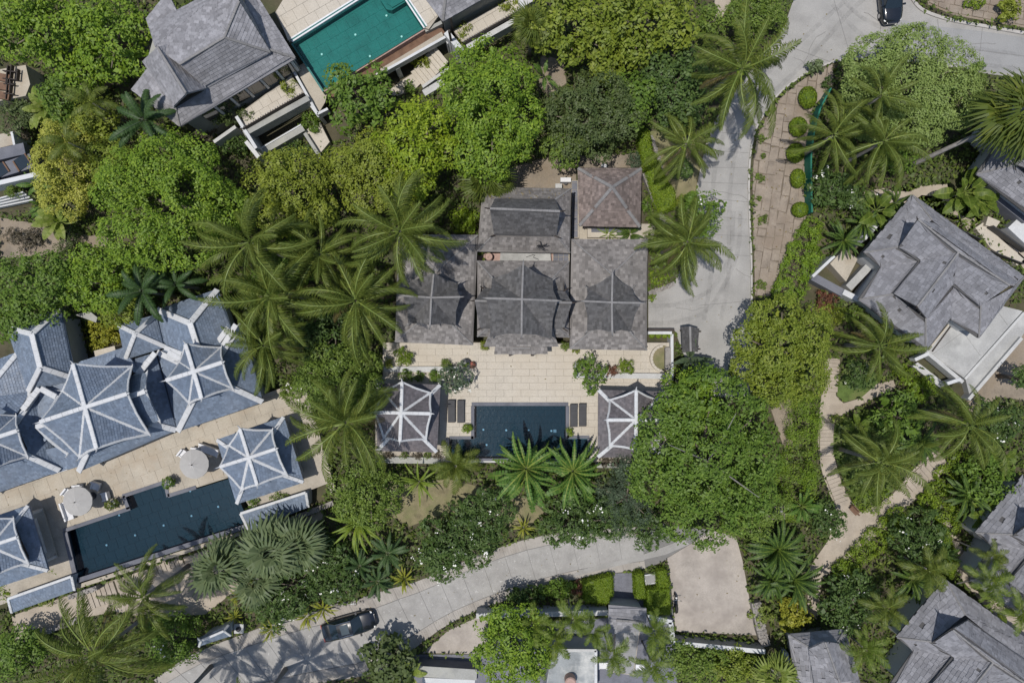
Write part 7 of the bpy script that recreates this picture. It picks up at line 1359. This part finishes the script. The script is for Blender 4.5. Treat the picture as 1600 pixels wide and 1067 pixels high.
for x, y, r in ((1190, 216, 8), (1188, 277, 8), (1192, 343, 10), (1206, 170, 6), (1193, 243, 4), (1190, 446, 9), (1186, 310, 4)): S(x, y, r, 0.6, 'lf_soft', 'small green shrub growing on the brown stone bank beside the road', 0.14, group=SB, cr=0.16, nl=4)
for (x, y, rx, ry), l in zip(((1264, 151, 14, 17), (1249, 197, 14, 15), (1245, 238, 14, 15), (1248, 278, 11, 15), (1252, 327, 13, 12)), ('round clipped bush closest to the upper junction', 'round clipped bush, second along the fence from the upper junction', 'round clipped bush in the middle of the fence row', 'round clipped bush partly hidden by the fence frangipani', 'round clipped bush closest to the long lime hedge')): topiary(x, y, rx, 1.3, l, 'lf_hedge', group='round clipped bushes along the green fence', ry=ry)
S(1275, 103, 14, 1.4, 'lf_fan', 'spiky grey green shrub at the inside of road bend', 0.3, ry=10); S(1294, 130, 10, 0.8, 'lf_dark', 'dark low shrub beside the head of the green fence', 0.2); S(1530, 105, 8, 1.2, 'lf_green', 'small shrub between the sage tree and the upper road', 0.25)
S(1580, 14, 18, 1.8, 'lf_olive', 'bushy shrub on the bank above the upper road', 0.3); S(1525, 5, 20, 0.8, 'lf_hedge', 'low lime shrub on the bank above the upper road', 0.2, ry=8)
S(1290, 470, 20, 1.2, 'lf_red', 'reddish shrub beside the pale villa court', 0.16); S(1300, 492, 22, 1.4, 'lf_olive', 'olive shrub below the pale villa court', 0.18); S(1330, 492, 26, 1.2, 'lf_soft', 'soft shrub along the villa lower wall', 0.2, ry=14); S(1440, 606, 26, 1.6, 'lf_hedge', 'lime green bush below the terrace side ledge', 0.2, ry=24); S(1416, 585, 16, 1.6, 'lf_hedge', 'lime green bush between the verge palm and terrace', 0.2)
S(1310, 655, 14, 0.8, 'lf_varieg', 'pale shrub at the path fork', 0.2, ry=8); S(1325, 960, 14, 1.2, 'lf_hedge', 'lime shrub along the end of the stepped path', 0.2, ry=20); S(70, 935, 12, 0.9, 'lf_varieg', 'pale shrub at the corner of the lean-to strip', 0.2); S(82, 893, 10, 1.0, 'lf_hedge', 'lime shrub at the pool end beside the cut pavilion', 0.2); S(6, 925, 14, 1.2, 'lf_hedge', 'lime shrub at the picture edge below the cut pavilion', 0.2)
S(440, 778, 20, 1.8, 'lf_soft', 'leafy creeper over the lean-to roof near palms', 0.16, ry=10, density=0.6); S(395, 790, 14, 1.8, 'lf_green', 'small leafy plant at the pool end wall', 0.16, density=0.6); S(455, 608, 22, 1.5, 'lf_soft', 'pale flowering shrub between palms and blue villa eaves', 0.18, ry=20, flowers=25); S(475, 590, 22, 2, 'lf_green', 'green shrub between the grove and terrace end', 0.22)
S(35, 372, 34, 1.6, 'lf_dry', 'dry greyish bush in the forest clearing', 0.2, ry=22); S(105, 380, 26, 1.5, 'lf_darkolive', 'dull olive bush at the forest clearing', 0.2); S(30, 205, 16, 2.2, 'lf_dry', 'dry pinkish climber on the white edge house', 0.14); S(20, 296, 14, 2.6, 'lf_soft', 'planter shrubs on the white edge house', 0.16); S(25, 135, 8, 3.4, 'lf_yellow', 'yellow shrub on the tan roof deck', 0.2)
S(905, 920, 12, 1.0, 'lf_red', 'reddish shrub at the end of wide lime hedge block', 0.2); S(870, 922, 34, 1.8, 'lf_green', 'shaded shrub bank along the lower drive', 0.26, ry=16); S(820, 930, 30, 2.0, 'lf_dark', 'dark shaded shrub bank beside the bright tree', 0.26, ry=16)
S(1068, 316, 14, 1.0, 'lf_olive', 'olive shrub on the dry lawn above driveway palm', 0.18); S(1030, 395, 18, 1.2, 'lf_soft', 'soft shrub between east roof and driveway palm', 0.2, ry=28); S(1028, 435, 16, 1.0, 'lf_hedge', 'lime shrub at the driveway corner', 0.2, ry=14); S(1018, 463, 6, 0.6, 'lf_hedge', 'tiny shrub against the east wall on the driveway', 0.14); S(1010, 320, 9, 1.0, 'lf_green', 'green shrub beside the square brown roof', 0.18, ry=16); S(992, 252, 14, 0.9, 'lf_grey', 'grey green shrub at the corner of brown roof', 0.14); S(1022, 345, 12, 0.9, 'lf_soft', 'soft shrub below the wall beside brown roof', 0.16)
S(368, 228, 26, 1.4, 'lf_dark', 'dark shrub standing in for the shade under the slate house balcony', 0.26, ry=16); S(455, 232, 30, 1.0, 'lf_dark', 'dark low shrub standing in for shade below the lower balcony wall', 0.24, ry=14)  # dark leaves added to stand for the shadow below the balconies
# hedges and planted masses
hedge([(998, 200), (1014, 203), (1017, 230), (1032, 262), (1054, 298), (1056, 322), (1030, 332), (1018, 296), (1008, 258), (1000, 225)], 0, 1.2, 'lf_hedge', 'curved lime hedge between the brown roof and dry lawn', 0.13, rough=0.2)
bushrow([(1272, 352, 14), (1262, 372, 18), (1256, 396, 22), (1246, 420, 26), (1238, 445, 26), (1270, 400, 16), (1228, 455, 20)], 20, 1.6, 'lf_bright', 'long lime green hedge on the road side of villa court', 0.16); EXCL.append([(1230, 340), (1285, 345), (1274, 470), (1205, 470)])
bushrow([(1256, 640, 26), (1258, 665, 28), (1256, 692, 26), (1250, 718, 30), (1248, 745, 30), (1246, 770, 26), (1232, 792, 22)], 26, 2.2, 'lf_bright', 'feathery green hedge along the stepped garden path', 0.17, aspect=0.28, cr=0.5)
bushrow([(1402, 806, 14), (1388, 828, 18), (1370, 846, 20), (1352, 862, 18), (1336, 878, 17), (1318, 893, 14)], 18, 1.4, 'lf_hedge', 'slanting lime hedge beside the wide tan path', 0.15)
bushrow([(1502, 722, 18), (1486, 750, 22), (1468, 772, 20), (1480, 800, 20), (1450, 786, 12), (1512, 750, 20), (1485, 826, 14)], 20, 1.2, 'lf_hedge', 'lime ground hedge below the garden palm', 0.18)
bushrow([(1362, 782, 20), (1348, 786, 14), (1376, 776, 14)], 18, 1.0, 'lf_hedge', 'lime bed at the point between two garden paths', 0.2, aspect=0.3)
hedge([(1468, 820), (1482, 825), (1500, 880), (1490, 905), (1475, 880)], 0, 1.1, 'lf_hedge', 'narrow lime hedge beside the thin palms path', 0.14, rough=0.25)
gw_ = [(1017, 268), (1035, 330)]; stone_wall([(1007, 270), (1022, 310), (1040, 350)], 0, 0.8, 0.4, 'low stone wall between brown roof and curved hedge', 24); stone_wall([(1014, 458), (1035, 452), (1054, 444)], 0, 0.7, 0.35, 'low stone wall at the driveway corner', 16); stone_wall([(1018, 212), (1030, 250), (1038, 280)], 0, 0.25, 0.3, 'pale stone edging along the curved hedge', 14)
sheet('thin_palms_path', [(1470, 812), (1482, 808), (1500, 850), (1530, 890), (1620, 985), (1620, 1040), (1590, 1010), (1520, 925), (1490, 890)], 0.02, M['path'])
# thin leaning palm poles and the fallen trunk beside the large lower villa
for a, b, l in (((1490, 912), (1540, 902), 'thin bare pole leaning over the roof edge of large lower villa'), ((1500, 930), (1572, 962), 'longer thin bare pole leaning beside the large lower villa')):
    o = MB().tube([P(*a, 0.3), P((a[0]+b[0])/2, (a[1]+b[1])/2, 2.2), P(*b, 4.2)], [0.07, 0.06, 0.04], 6).build('bare_pole', M['palmbark']); tag(o, l, 'pole')
# ground cover that nobody could count
rng = np.random.default_rng(99); n = 190000; X = rng.uniform(-54, 54, n); Y = rng.uniform(-38, 38, n); hh = np.abs(rng.normal(size=n))*0.45+0.06
pxs, pys = 800+X/K(0.3), 533.5-Y/K(0.3)
boxes = [(min(a for a, b in p), max(a for a, b in p), min(b for a, b in p), max(b for a, b in p), p) for p in EXCL]
keep = [i for i in range(n) if not any(x0 <= pxs[i] <= x1 and y0 <= pys[i] <= y1 and inside(pxs[i], pys[i], p) for x0, x1, y0, y1, p in boxes)]
p_ = np.column_stack([X, Y, hh])[keep]; nr = rng.normal(size=(len(p_), 3))*0.5; nr[:, 2] += 1; s_ = rng.uniform(0.16, 0.55, len(p_))
o = link_mesh('undergrowth', quads_mesh('undergrowth', kites(p_, unit(nr), s_, s_*0.5, rng), [M['lf_under']])); o['kind'] = 'stuff'

fl_q = []; rng = np.random.default_rng(5)
for reg, z, n in (([(1100, 200), (1170, 200), (1172, 540), (1020, 510), (1100, 430)], 0.05, 22), ([(600, 540), (1050, 540), (1050, 600), (600, 600)], 0.93, 22), ([(0, 770), (470, 615), (470, 640), (200, 750), (0, 820)], 1.03, 22), ([(1240, 20), (1380, 20), (1380, 85), (1240, 100)], 0.05, 12), ([(560, 950), (760, 880), (1000, 860), (1000, 880), (760, 930), (600, 1020)], 0.08, 30), ([(1060, 870), (1150, 850), (1175, 980), (1060, 975)], 0.1, 12), ([(1190, 180), (1240, 150), (1240, 360), (1190, 440)], 0.16, 50)):
    xy = poly_points(reg, n, rng, z); p = np.column_stack([xy, np.full(n, z)]); nr = rng.normal(size=(n, 3))*0.12; nr[:, 2] += 1; s_ = rng.uniform(0.08, 0.2, n); fl_q.append(kites(p, unit(nr), s_, s_*0.55, rng))
q = np.array([np.array(P(rng.uniform(762, 884), y, 0)) for y in rng.uniform(296, 308, 70)]); t_ = rng.uniform(0, 1, 70); p = np.array([np.array(P(lerp(762, 884, rng.uniform()), lerp(294, 310, a), lerp(3.75, 5.2, a)+0.06)) for a in t_]); s_ = rng.uniform(0.07, 0.2, 70); nr = rng.normal(size=(70, 3))*0.15; nr[:, 2] += 1; fl_q.append(kites(p, unit(nr), s_, s_*0.55, rng))
o = link_mesh('fallen_leaves', quads_mesh('fallen_leaves', np.concatenate(fl_q), [M['lf_dryfrond']])); o['kind'] = 'stuff'
